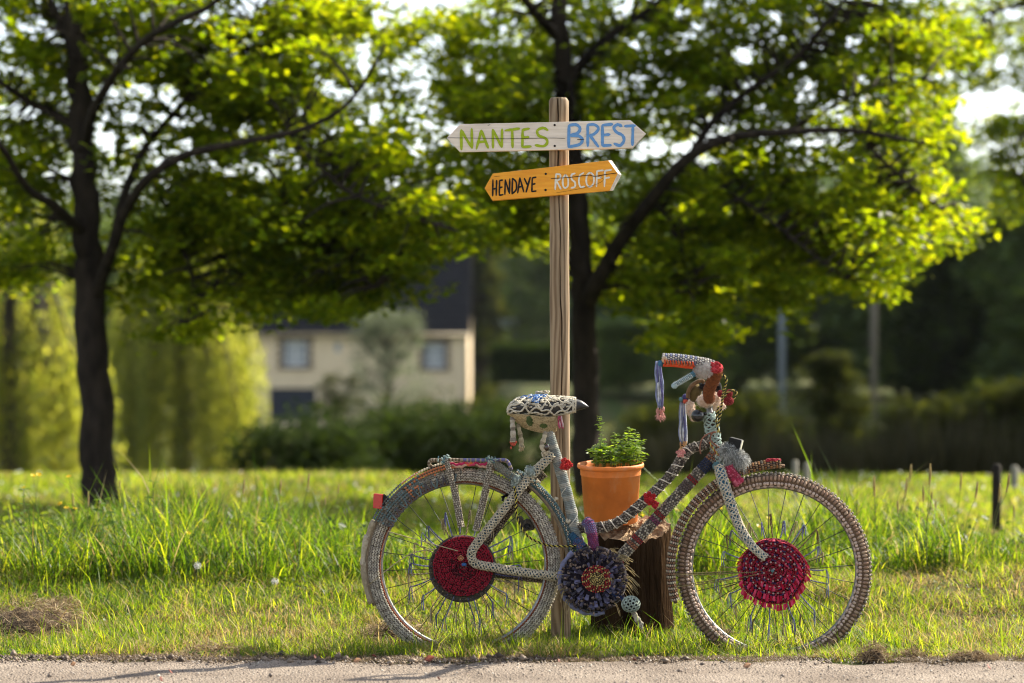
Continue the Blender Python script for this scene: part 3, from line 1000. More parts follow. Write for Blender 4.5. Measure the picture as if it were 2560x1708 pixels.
# trees behind, each its own
spec = [
    ('tall dark tree behind the reeds, its trunk showing at the right', 2092, 78, 5.0, 9.0, LEAFD, 4800, 41),
    ('dark spreading tree between the two grey poles', 1940, 96, 6.5, 7.8, LEAFD, 4800, 42),
    ('dark tree right of the trunk behind the signpost', 1560, 92, 5.5, 6.6, LEAFD, 4800, 43),
    ('dull green tree behind the handlebar', 1740, 104, 6.0, 8.0, LEAFD, 4800, 44),
    ('rounded green tree at the right edge on the slope', 2330, 88, 5.0, 5.4, LEAFD, 4800, 45),
    ('light green slim tree right beside the dark roof', 1098, 128, 3.0, 8.6, LEAFM, 3800, 46),
    ('grey-green tree between the roof and the signpost', 1180, 150, 6.0, 9.5, LEAFD, 4200, 47),
    ('green tree left of the house behind the willow', 560, 125, 6.5, 10.5, LEAFD, 4800, 48),
    ('green tree behind the trunk of the left tree', 250, 118, 7.5, 9.6, LEAFD, 4800, 49),
    ('green tree at the far left behind the willow', 20, 110, 6.0, 9.0, LEAFD, 4400, 50),
    ('dark tree behind the right half of the roof', 985, 140, 7.0, 10.5, LEAFD, 4600, 51),
    ('pale green bushy tree on the slope near the right edge', 2200, 120, 4.0, 6.8, LEAFM, 4200, 52),
    ('low dark tree just left of the pale pole', 1690, 68, 4.2, 5.6, LEAFD, 4200, 53),
    ('low dark tree between the poles behind the cone-shaped bush', 1900, 70, 4.6, 5.4, LEAFD, 4200, 54),
    ('broad dark tree behind the second pole', 2060, 66, 4.0, 5.8, LEAFD, 4200, 55),
    ('dark thicket tree near the right edge below the slope', 2230, 64, 3.8, 5.0, LEAFD, 4200, 56),
    ('dark thicket tree cut by the right edge', 2370, 62, 3.6, 5.2, LEAFD, 4200, 57),
    ('low dark tree behind the pot, right of the trunk', 1440, 84, 4.2, 4.8, LEAFD, 4000, 58),
    ('dull tree rising behind the middle of the right tree', 1830, 130, 8.0, 9.5, LEAFD, 4600, 59),
    ('dull tree on the slope behind the right tree', 2010, 140, 8.0, 10.0, LEAFD, 4600, 60),
    ('dull tree left of the signpost trunk', 1290, 140, 7.0, 7.6, LEAFD, 4600, 61),
]
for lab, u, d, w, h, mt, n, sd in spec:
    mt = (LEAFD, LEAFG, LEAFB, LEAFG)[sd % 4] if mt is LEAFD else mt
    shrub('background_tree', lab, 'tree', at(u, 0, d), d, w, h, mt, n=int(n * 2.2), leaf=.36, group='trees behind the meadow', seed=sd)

# the wooded hillside that closes the valley
cen, nn = [], 60000
x = rng.uniform(-80, 85, 420)
y = 150 + 150 * rng.random(420) ** 1.3
z = gz(x, y)
cc = np.stack([x, y, z + rng.uniform(2.0, 5.0, 420)], -1)
i = rng.integers(0, 420, nn)
q = rng.normal(0, 1, (nn, 3)); q /= np.linalg.norm(q, axis=1)[:, None]
q *= (rng.random(nn) ** .35)[:, None] * rng.uniform(2.0, 4.2, 420)[i][:, None]
tag(link('hillside_wood', leaf_cloud('hillside_wood', cc[i] + q, 1.0, mat_idx=(i % 3).astype(np.int32)), [LEAFD, LEAFG, LEAFB], smooth=False, origin=(0, 240, 5)), 'wooded hillside closing the valley behind the house', 'wood', kind='stuff')

# unseen tall trees added at the right to keep the reeds and hedge in shade
for x_, y_, h_, w_, sd, lab in ((12.0, 31, 11, 7.0, 71, 'unseen tall tree added for shade, nearest the reeds beyond the right edge'), (16.5, 37, 12, 8.0, 72, 'unseen tall tree added for shade, second from the reeds beyond the right edge')):
    shrub('background_tree', lab, 'tree', x_, y_, w_, h_, LEAFD, n=9000, leaf=.42, group='unseen shade trees at the right', seed=sd, z_low=.18)

# broad leaves of docks, nettles and bindweed all through the unmown band
x, y = spread(9000, 10.2, 12.0, .8)
keep = (vnoise(x, y, 1.9) > .46) & (y > 10.45 + .9 * (vnoise(x, y * 0 + 1, 1.1) - .5) + .6 * (vnoise(x, y * 0 + 5, 3.3) - .5)) & ((x < -.5) | (rng.random(len(x)) < .4))
x, y = x[keep], y[keep]
wz = gz(x, y) + rng.random(len(x)) ** .8 * (.06 + .20 * vnoise(x, y, 2.6))
tag(link('weed_leaves', leaf_cloud('weed_leaves', np.stack([x, y, wz], -1), rng.uniform(.02, .055, len(x)), aspect=.6), [leafmat('leaf_weed', [(0, (.035, .07, .012)), (.6, (.075, .125, .018)), (1, (.15, .18, .04))], trans=.5, tboost=(2.2, 2.0, .6), rough=.5)], smooth=False, origin=(0, 12.3, 0)),
    'broad weed leaves mixed into the long grass', 'weeds', kind='stuff')
# clover and plantain leaves low in the mown turf
x, y = spread(16000, 8.32, 10.8, .6)
keep = vnoise(x, y, 2.7) > .52
x, y = x[keep], y[keep]
tag(link('clover_leaves', leaf_cloud('clover_leaves', np.stack([x, y, gz(x, y) + rng.uniform(.008, .035, len(x))], -1), rng.uniform(.008, .02, len(x)), aspect=.8, flat=.8), [MATS['leaf_weed']], smooth=False, origin=(0, 10, 0)),
    'small clover leaves low in the mown grass', 'clover', kind='stuff')


# ================================================================== THE HOUSE
HY = 110.0
RENDER = surf('wall_render', (.84, .68, .47), (.76, .60, .41), rough=.95, scale=1.6, bump=.3, bscale=30, bdist=.01)
SLATE = surf('roof_slate', (.024, .024, .028), (.014, .014, .017), rough=.95, spec=.08, scale=3, bump=.2)
STONE = surf('dressed_stone', (.20, .14, .10), (.11, .08, .06), rough=.95, scale=6, bump=.4)
WHITE = surf('white_paint', (.74, .74, .74), (.66, .66, .67), rough=.6, scale=5, bump=0)
GLASS = surf('window_glass', (.33, .36, .42), (.25, .28, .33), rough=.12, scale=3, bump=0, spec=.8)
NAVY = surf('garage_paint', (.016, .022, .045), (.012, .017, .035), rough=.5, scale=3, bump=0)
ZINC = surf('gutter_zinc', (.42, .33, .20), (.30, .24, .15), rough=.5, scale=4, bump=0)


def hp_(x, y):
    return PD(x, y, HY)


x0, x1 = hp_(572, 0).x, hp_(1075, 0).x
zE = hp_(0, 765).z
zB = -3.0
ridge_y, zR = HY + 3.7, hp_(0, 560).z * 1.0
house = empty('house', ((x0 + x1) / 2, HY + 3.6, zB), 'cream rendered house with steep dark slate roof behind the willow', 'house')


def rect_wall_with_holes(mb, xa, xb, za, zb, y, holes, depth=.22):
    xs_ = sorted({xa, xb, *[h[0] for h in holes], *[h[1] for h in holes]})
    zs_ = sorted({za, zb, *[h[2] for h in holes], *[h[3] for h in holes]})
    for a, b in zip(xs_, xs_[1:]):
        for c, d in zip(zs_, zs_[1:]):
            mx_, mz_ = (a + b) / 2, (c + d) / 2
            if any(h[0] < mx_ < h[1] and h[2] < mz_ < h[3] for h in holes):
                continue
            mb.add([(a, y, c), (b, y, c), (b, y, d), (a, y, d)], [(0, 1, 2, 3)])
    for (a, b, c, d) in holes:
        mb.add([(a, y, c), (b, y, c), (b, y, d), (a, y, d), (a, y + depth, c), (b, y + depth, c), (b, y + depth, d), (a, y + depth, d)],
               [(0, 4, 5, 1), (1, 5, 6, 2), (2, 6, 7, 3), (3, 7, 4, 0)])


def hole(xa, xb, ya, yb):
    a, b = hp_(xa, yb), hp_(xb, ya)
    return (a.x, b.x, a.z, b.z)


wl, wr, ws = hole(649, 706, 781, 842), hole(972, 1021, 786, 846), hole(768, 782, 785, 808)
gd = hole(619, 725, 891, 968)
mb = MB()
rect_wall_with_holes(mb, x0, x1, zB, zE, HY, [wl, wr, ws, gd])
D2 = 7.4
mb.add([(x0, HY, zB), (x0, HY + D2, zB), (x0, HY + D2, zE), (x0, ridge_y, zR - .12), (x0, HY, zE)], [(0, 1, 2, 3, 4)])
mb.add([(x1, HY, zB), (x1, HY, zE), (x1, ridge_y, zR - .12), (x1, HY + D2, zE), (x1, HY + D2, zB)], [(0, 1, 2, 3, 4)])
mb.add([(x0, HY + D2, zB), (x1, HY + D2, zB), (x1, HY + D2, zE), (x0, HY + D2, zE)], [(0, 1, 2, 3)])
mb.build('wall', [RENDER], house, smooth=False)
mb = MB()
e, t = .28, .14
fa, fb = Vector((x0 - .12, HY - e, zE - .12)), Vector((x1 + .10, HY - e, zE - .12))
ra, rb = Vector((x0 - .12, ridge_y, zR)), Vector((x1 + .10, ridge_y, zR))
ba, bb_ = Vector((x0 - .12, HY + D2 + e, zE - .12)), Vector((x1 + .10, HY + D2 + e, zE - .12))
up = Vector((0, 0, t))
mb.add([fa, fb, rb, ra, fa + up, fb + up, rb + up, ra + up, ba, bb_, ba + up, bb_ + up],
       [(4, 5, 6, 7), (7, 6, 11, 10), (0, 3, 2, 1), (3, 8, 9, 2), (0, 1, 5, 4), (8, 10, 11, 9), (0, 4, 7, 3), (1, 2, 6, 5), (3, 7, 10, 8), (2, 9, 11, 6)])
# courses of slates standing proud of the slope
for k in range(1, 15):
    s0 = fa.lerp(ra, k / 15) + up
    s1 = fb.lerp(rb, k / 15) + up
    mb.box((s0 + s1) / 2 + Vector((0, -.02, .0)), ((s1.x - s0.x) / 2, .03, .018))
roof = mb.build('roof', [SLATE], house, smooth=False)
mb = MB()
mb.box((x1 - .45, ridge_y, zR + .45), (.32, .30, .65))
mb.box((x1 - .45, ridge_y, zR + 1.13), (.38, .36, .05))
mb.build('chimney', [STONE], roof, smooth=False)
mb = MB()
sk = fa.lerp(ra, .42)
mb.box((hp_(815, 0).x, sk.y, sk.z + .16), (.36, .02, .42), rot=Matrix.Rotation(-math.atan2(ra.y - fa.y, ra.z - fa.z), 3, 'X'))
mb.build('skylight', [GLASS], roof, smooth=False)
mb = MB()
mb.tube([(x0 - .1, HY - e - .06, zE - .08), (x1 + .08, HY - e - .06, zE - .08)], .075, seg=8)
mb.tube([(x1 - .06, HY - .07, zE - .1), (x1 - .06, HY - .07, zB)], .05, seg=8)
mb.build('gutter', [ZINC], house)
for i, (a, b, c, d) in enumerate((wl, wr, ws)):
    f = MB()
    yy = HY + .12
    tk = .06 if i < 2 else .03
    f.box(((a + b) / 2, yy, d - tk / 2), ((b - a) / 2, .03, tk / 2))
    f.box(((a + b) / 2, yy, c + tk / 2), ((b - a) / 2, .03, tk / 2))
    f.box((a + tk / 2, yy, (c + d) / 2), (tk / 2, .029, (d - c) / 2 - tk))
    f.box((b - tk / 2, yy, (c + d) / 2), (tk / 2, .029, (d - c) / 2 - tk))
    if i < 2:
        f.box(((a + b) / 2, yy, (c + d) / 2), (.06, .028, (d - c) / 2 - tk))
        f.box(((a + b) / 2, yy, c + (d - c) * .36), ((b - a) / 2 - tk, .02, .02))
    wo_ = f.build('window', [WHITE], house, smooth=False)
    for k in range(2 if i < 2 else 1):
        p = MB()
        xa = a + tk + (b - a - 2 * tk) * (k / 2 if i < 2 else 0)
        xb = a + tk + (b - a - 2 * tk) * ((k + 1) / 2 if i < 2 else 1)
        p.box(((xa + xb) / 2, yy + .015, (c + d) / 2), ((xb - xa) / 2, .006, (d - c) / 2 - tk))
        p.build('pane', [GLASS], wo_, smooth=False)
    if i < 2:
        s = MB()
        rd = random.Random(i)
        for sd_ in (a, b):
            z, k = c, 0
            while z < d - .05:
                hh = (d - c) / 7
                ww = .16 if k % 2 else .26
                s.box((sd_ + (-ww / 2 if sd_ == a else ww / 2), HY - .01, z + hh / 2), (ww / 2, .05, hh / 2 - .008))
                z += hh
                k += 1
        s.box(((a + b) / 2, HY - .02, d + .10), ((b - a) / 2 + .26, .06, .098))
        s.box(((a + b) / 2, HY - .04, c - .05), ((b - a) / 2 + .20, .09, .048))
        s.build('stone_surround', [STONE], wo_, smooth=False)
a, b, c, d = gd
garage = MB()
garage.box(((a + b) / 2, HY + .17, (c + d) / 2), ((b - a) / 2 - .002, .02, (d - c) / 2 - .002))
gdo = garage.build('garage_door', [NAVY], house, smooth=False)
for k in range(5):
    s = MB()
    zz = c + (d - c) * (k + .5) / 5
    s.box(((a + b) / 2, HY + .14, zz), ((b - a) / 2 - .03, .012, (d - c) / 10 - .015))
    s.build('panel', [NAVY], gdo, smooth=False)

# parked car on the road beyond the garden
cx, cy = at(1128, 0, 148), 148.0
cz = PD(0, 760, cy).z - .05
CARP = surf('car_paint', (.30, .36, .46), (.28, .33, .42), rough=.25, scale=2, bump=0, coat=1.0)
CARG = surf('car_glass', (.45, .5, .55), (.4, .45, .5), rough=.08, scale=2, bump=0, spec=.9)
RUB = surf('rubber', (.018, .018, .018), (.012, .012, .012), rough=.85, scale=20, bump=.1)
car = empty('parked_car', (cx, cy, cz), 'small blue-grey parked car glimpsed between house and signpost', 'car')
prof = [(-1.9, .35), (-1.95, .75), (-1.55, .92), (-1.0, 1.0), (-.45, 1.42), (.75, 1.45), (1.35, 1.02), (1.9, .92), (1.95, .40), (1.5, .28), (-1.5, .28)]
mb = MB()
ang = R(62)
rot = Matrix.Rotation(ang, 3, 'Z')
fr_ = [Vector((cx, cy, cz)) + rot @ Vector((p[0], -.78 + (.12 if p[1] > 1.2 else 0), p[1])) for p in prof]
bk_ = [Vector((cx, cy, cz)) + rot @ Vector((p[0], .78 - (.12 if p[1] > 1.2 else 0), p[1])) for p in prof]
mb.prism(fr_, bk_)
mb.build('body', [CARP], car, smooth=False)
for pa, pb in (((-.98, 1.03), (-.47, 1.39)), ((.78, 1.42), (1.30, 1.05))):
    mb = MB()
    q = [Vector((cx, cy, cz)) + rot @ Vector((pa[0] + (-.03 if pa[0] < 0 else .03), s * .62, pa[1] + .02)) for s in (-1, 1)] + [Vector((cx, cy, cz)) + rot @ Vector((pb[0] + (-.03 if pa[0] < 0 else .03), s * .58, pb[1] + .02)) for s in (1, -1)]
    mb.prism(q, [p + rot @ Vector((0, 0, -.02)) for p in q])
    mb.build('windscreen', [CARG], car, smooth=False)
for sx in (-1.2, 1.2):
    for sy in (-.74, .74):
        mb = MB()
        c0 = Vector((cx, cy, cz)) + rot @ Vector((sx, sy - .08, .30))
        c1 = Vector((cx, cy, cz)) + rot @ Vector((sx, sy + .08, .30))
        mb.tube([c0, c1], .30, seg=18)
        mb.build('wheel', [RUB], car)

# two utility poles
for (px_, ytop, ybot, d, label, col) in ((1795, 250, 905, 62, 'pale blue-grey pole left of the cone-shaped bush', (.30, .34, .40)), (2005, 230, 925, 58, 'slim brown-grey pole right of the cone-shaped bush', (.17, .15, .13))):
    a = PD(px_, ytop, d)
    zb = float(gz(a.x, d)) - .1
    p = empty('utility_pole', (a.x, d, zb), label, 'pole', 'poles behind the meadow')
    m_ = surf('pole_%d' % px_, col, tuple(x * .8 for x in col), rough=.8, scale=6, bump=.2, stretch=(1, 1, .1))
    mb = MB()
    mb.tube([(a.x, d, zb), (a.x, d, a.z)], (.085, .06), seg=12)
    mb.build('shaft', [m_], p)
    mb = MB()
    mb.box((a.x, d, a.z - .25), (.7, .05, .06))
    mb.build('crossarm', [m_], p, smooth=False)
    for s in (-.55, 0, .55):
        mb = MB()
        mb.lathe((a.x + s, d, a.z - .19), [(.001, 0), (.03, 0), (.045, .04), (.025, .08), (.04, .11), (.001, .14)], seg=10)
        mb.build('insulator', [WHITE], p)

# fence stakes in the meadow
STAKE = surf('stake_grey', (.34, .32, .28), (.2, .18, .15), rough=.95, scale=20, bump=.5, stretch=(1, 1, .15))
STAKED = surf('stake_dark', (.030, .022, .015), (.015, .011, .008), rough=.95, scale=20, bump=.5, stretch=(1, 1, .15))
for (u, v0, v1, w, m_, label) in ((1986, 1150, 1262, .022, STAKE, 'taller of two pale stakes behind the front wheel'), (2015, 1156, 1256, .022, STAKE, 'shorter of two pale stakes behind the front wheel'),
                                  (2490, 1160, 1342, .028, STAKED, 'dark wooden stake in the long grass at the right'), (2535, 1164, 1226, .03, STAKE, 'pale fence stake by the right edge of the picture')):
    d = F * CAMH / (v1 - 854)
    b0, b1 = P(u, v1, d), P(u, v0, d)
    mb = MB()
    mb.tube([(b0.x, d, float(gz(b0.x, d)) - .05), (b0.x + .004, d, b1.z - w * .5), (b0.x + .005, d, b1.z)], lambda t: w * (.55 if t > .95 else 1 - .12 * t), seg=8)
    tag(mb.build('fence_stake', [m_]), label, 'stake', 'stakes in the meadow')
d = 18.3
mb = MB()
a, b = P(2538, 1172, d), P(2640, 1215, d)
mb.tube([a, b], .012, seg=6)
tag(mb.build('fence_rail', [STAKE]), 'pale rail sloping down from the stake at the right edge', 'rail')

# ================================================================== SIGNPOST
PY = 8.945                      # post axis


def wood_mat(name, a, b, c, gap=.5):
    m, nt, out = nodes_of(name)
    N, L = nt.nodes, nt.links
    tc = N.new("ShaderNodeTexCoord")
    mp = N.new("ShaderNodeMapping"); mp.inputs['Scale'].default_value = (1, 1, .10)
    L.new(tc.outputs['Object'], mp.inputs[0])
    n0 = N.new("ShaderNodeTexNoise"); n0.inputs['Scale'].default_value = 5; n0.inputs['Detail'].default_value = 2
    mp2 = N.new("ShaderNodeMapping"); mp2.inputs['Scale'].default_value = (1, 1, .22)
    L.new(tc.outputs['Object'], mp2.inputs[0]); L.new(mp2.outputs[0], n0.inputs['Vector'])
    mxv = N.new("ShaderNodeMix"); mxv.data_type = 'VECTOR'; mxv.inputs[0].default_value = .07
    L.new(mp.outputs[0], mxv.inputs[4]); L.new(n0.outputs['Color'], mxv.inputs[5])
    wv = N.new("ShaderNodeTexWave"); wv.wave_type = 'RINGS'; wv.rings_direction = 'Z'
    wv.inputs['Scale'].default_value = 22; wv.inputs['Distortion'].default_value = 6.5; wv.inputs['Detail'].default_value = 2; wv.inputs['Detail Scale'].default_value = 1.2
    mp3 = N.new("ShaderNodeMapping"); mp3.inputs['Location'].default_value = (.012, -.010, 0)
    L.new(mxv.outputs[1], mp3.inputs[0])
    L.new(mp3.outputs[0], wv.inputs['Vector'])
    rp = N.new("ShaderNodeValToRGB")
    rp.color_ramp.elements.new(.5)
    for e_, (p_, c_) in zip(rp.color_ramp.elements, ((.1, c), (.5, b), (.95, a))):
        e_.position = p_; e_.color = (*c_, 1)
    L.new(wv.outputs['Fac'], rp.inputs[0])
    n2 = N.new("ShaderNodeTexNoise"); n2.inputs['Scale'].default_value = 60; n2.inputs['Detail'].default_value = 5
    L.new(mp.outputs[0], n2.inputs['Vector'])
    mx = N.new("ShaderNodeMix"); mx.data_type = 'RGBA'; mx.blend_type = 'OVERLAY'; mx.inputs[0].default_value = .45
    L.new(rp.outputs[0], mx.inputs[6]); L.new(n2.outputs['Fac'], mx.inputs[7])
    bs = N.new("ShaderNodeBsdfPrincipled"); bs.inputs['Roughness'].default_value = .8; bs.inputs['Specular IOR Level'].default_value = .25
    L.new(mx.outputs[2], bs.inputs['Base Color'])
    bp = N.new("ShaderNodeBump"); bp.inputs['Strength'].default_value = .35; bp.inputs['Distance'].default_value = .004
    L.new(n2.outputs['Fac'], bp.inputs['Height']); L.new(bp.outputs[0], bs.inputs['Normal'])
    L.new(bs.outputs[0], out.inputs[0])
    return m


POST = wood_mat('post_wood', (.30, .215, .135), (.255, .178, .108), (.165, .108, .062))
pt, pb = P(1397, 245, PY), P(1403, 1650, PY)
signpost = empty('signpost', (pb.x, PY, float(gz(pb.x, PY))), 'round wooden post carrying two hand-painted arrow boards', 'signpost')
# round post with a real drying crack running down its face
mb = MB()
nz, seg = 120, 40
vs, fs = [], []
z_lo, z_hi = float(gz(pb.x, PY)) - .25, pt.z
rp_ = .0362
ctrl = [(0, -100), (.06, -98), (.16, -93), (.26, -86), (.33, -84), (.45, -76), (.55, -82), (.66, -70), (.72, -62), (.80, -75), (1, -78)]
for i in range(nz + 1):
    t = i / nz
    z = z_hi - (z_hi - z_lo) * t
    cxx = pt.x + (pb.x - pt.x) * t
    th = np.interp(t, [c[0] for c in ctrl], [c[1] for c in ctrl]) + 3.0 * math.sin(t * 37) + 1.5 * math.sin(t * 91)
    q = rp_ * (1 + .012 * math.sin(t * 23) + .01 * math.sin(t * 57 + 1))
    if i == 0:
        q *= .80
    if i == 1:
        z = z_hi - .011
    wdt = 3.2 + 1.6 * math.sin(t * 19) + (1.5 if t < .15 else 0)
    angs = [th, th + wdt, th + wdt + 2.5] + [th + wdt + 2.5 + (360 - 2 * wdt - 5) * (k / (seg - 5)) for k in range(1, seg - 5)] + [th + 360 - wdt - 2.5, th + 360 - wdt]
    for j, a in enumerate(angs):
        qq = q * (.55 if j == 0 else 1.0)
        vs.append((cxx + qq * math.cos(R(a)), PY + qq * math.sin(R(a)), z))
    ns = len(angs)
for i in range(nz):
    for k in range(ns):
        k2 = (k + 1) % ns
        fs.append((i * ns + k, (i + 1) * ns + k, (i + 1) * ns + k2, i * ns + k2))
fs.append(tuple(range(ns)))
mb.add(vs, fs)
post = mb.build('post', [POST], signpost)
post.data.set_sharp_from_angle(angle=R(35))


def Z1(x, y, d):
    """point of the enlarged sign view -> world at distance d"""
    return P(1080 + x / 4.0517, 220 + y / 4.0517, d)


def board_mat(name, base, dark, wear):
    m, nt, out = nodes_of(name)
    N, L = nt.nodes, nt.links
    tc = N.new("ShaderNodeTexCoord")
    mp = N.new("ShaderNodeMapping"); mp.inputs['Scale'].default_value = (.08, 1, 1)
    L.new(tc.outputs['Object'], mp.inputs[0])
    n1 = N.new("ShaderNodeTexNoise"); n1.inputs['Scale'].default_value = 110; n1.inputs['Detail'].default_value = 5
    n2 = N.new("ShaderNodeTexNoise"); n2.inputs['Scale'].default_value = 7; n2.inputs['Detail'].default_value = 4
    n3 = N.new("ShaderNodeTexNoise"); n3.inputs['Scale'].default_value = 22; n3.inputs['Detail'].default_value = 6
    mp2 = N.new("ShaderNodeMapping"); mp2.inputs['Scale'].default_value = (.45, 1, 1)
    L.new(tc.outputs['Object'], mp2.inputs[0])
    L.new(mp.outputs[0], n1.inputs['Vector']); L.new(tc.outputs['Object'], n2.inputs['Vector']); L.new(mp2.outputs[0], n3.inputs['Vector'])
    r1 = N.new("ShaderNodeValToRGB"); r1.color_ramp.elements[0].position = .3; r1.color_ramp.elements[1].position = .62
    r1.color_ramp.elements[0].color = (*dark, 1); r1.color_ramp.elements[1].color = (*base, 1)
    L.new(n1.outputs['Fac'], r1.inputs[0])
    r2 = N.new("ShaderNodeValToRGB"); r2.color_ramp.elements[0].position = .70; r2.color_ramp.elements[1].position = .76
    r2.color_ramp.elements[0].color = (0, 0, 0, 1); r2.color_ramp.elements[1].color = (1, 1, 1, 1)
    L.new(n3.outputs['Fac'], r2.inputs[0])
    mx = N.new("ShaderNodeMix"); mx.data_type = 'RGBA'
    L.new(r2.outputs[0], mx.inputs[0]); L.new(r1.outputs[0], mx.inputs[6]); mx.inputs[7].default_value = (*wear, 1)
    m2 = N.new("ShaderNodeMix"); m2.data_type = 'RGBA'; m2.blend_type = 'MULTIPLY'; m2.inputs[0].default_value = .35
    r3 = N.new("ShaderNodeValToRGB"); r3.color_ramp.elements[0].position = .3; r3.color_ramp.elements[1].position = .65
    r3.color_ramp.elements[0].color = (.6, .55, .5, 1); r3.color_ramp.elements[1].color = (1, 1, 1, 1)
    L.new(n2.outputs['Fac'], r3.inputs[0]); L.new(mx.outputs[2], m2.inputs[6]); L.new(r3.outputs[0], m2.inputs[7])
    bs = N.new("ShaderNodeBsdfPrincipled"); bs.inputs['Roughness'].default_value = .75; bs.inputs['Specular IOR Level'].default_value = .25
    L.new(m2.outputs[2], bs.inputs['Base Color'])
    bp = N.new("ShaderNodeBump"); bp.inputs['Strength'].default_value = .4; bp.inputs['Distance'].default_value = .002
    L.new(n1.outputs['Fac'], bp.inputs['Height']); L.new(bp.outputs[0], bs.inputs['Normal'])
    L.new(bs.outputs[0], out.inputs[0])
    return m


BW = board_mat('board_white', (.84, .73, .62), (.70, .59, .49), (.32, .20, .13))
BO = board_mat('board_orange', (.92, .40, .04), (.80, .31, .03), (.40, .20, .06))
ENDW = surf('board_end', (.66, .60, .55), (.45, .38, .32), rough=.85, scale=60, bump=.5)
DARKW = surf('crack_dark', (.03, .018, .01), (.02, .012, .008), rough=1, scale=60, bump=0)
NAIL = surf('nail_iron', (.030, .020, .016), (.02, .014, .012), rough=.6, scale=90, bump=.3)


def board(polyz, grow, yf, th, mats, sides, label):
    front = [Z1(x, y, yf) for x, y in polyz]
    back = [Z1(x + gx, y + gy, yf) + Vector((0, th, 0)) for (x, y), (gx, gy) in zip(polyz, grow)]
    mb_ = MB()
    mb_.prism(front, back, 0, mside=sides)
    o = mb_.build('sign_board', mats, signpost, smooth=False)
    o['label'] = label
    bv = o.modifiers.new('bevel', 'BEVEL'); bv.width = .0012; bv.segments = 2; bv.limit_method = 'ANGLE'
    return o


YF = PY - rp_ - .022
up_b = board([(150, 505), (285, 650), (2030, 608), (2165, 463), (2008, 327), (285, 368)], [(0, 0), (0, 0), (6, 4), (6, 0), (6, -2), (0, 0)], YF, .021, [BW, ENDW], [0, 0, 1, 1, 0, 0], 'white arrow board reading NANTES and BREST')
YL = YF - .002
lo_b = board([(533, 1015), (612, 1140), (1800, 1042), (1882, 868), (1785, 735), (615, 868)], [(0, 0), (4, 6), (38, -4), (42, 8), (40, -6), (4, 0)], YL, .024, [BO, ENDW], [0, 0, 1, 1, 0, 0], 'orange arrow board reading HENDAYE and ROSCOFF, tilted up to the right')


def stroke(mb_, pts, w, yf, rd):
    """one brush stroke: a slightly uneven flat ribbon of paint with rounded ends"""
    p2 = catmull([Vector((x, y, 0)) for x, y in pts], 5 if len(pts) > 2 else 6)
    n = len(p2)
    L_, Rr = [], []
    for i, p in enumerate(p2):
        t = (p2[min(n - 1, i + 1)] - p2[max(0, i - 1)]).normalized()
        nn = Vector((-t.y, t.x, 0))
        k = w * .5 * (1 + rd.uniform(-.14, .14)) * (.72 if i in (0, n - 1) else 1)
        L_.append(p + nn * k)
        Rr.append(p - nn * k)
    a0 = p2[0] - (p2[1] - p2[0]).normalized() * w * .34
    a1 = p2[-1] + (p2[-1] - p2[-2]).normalized() * w * .34
    ring = [a0] + L_ + [a1] + Rr[::-1]
    vs_ = [Z1(q.x, q.y, yf) for q in ring]
    fs_ = [(0, 1, 2 * n + 1)] + [(1 + i, 2 + i, 2 * n - i, 2 * n + 1 - i) for i in range(n - 1)] + [(n, n + 1, n + 2)]
    mb_.add(vs_, fs_)


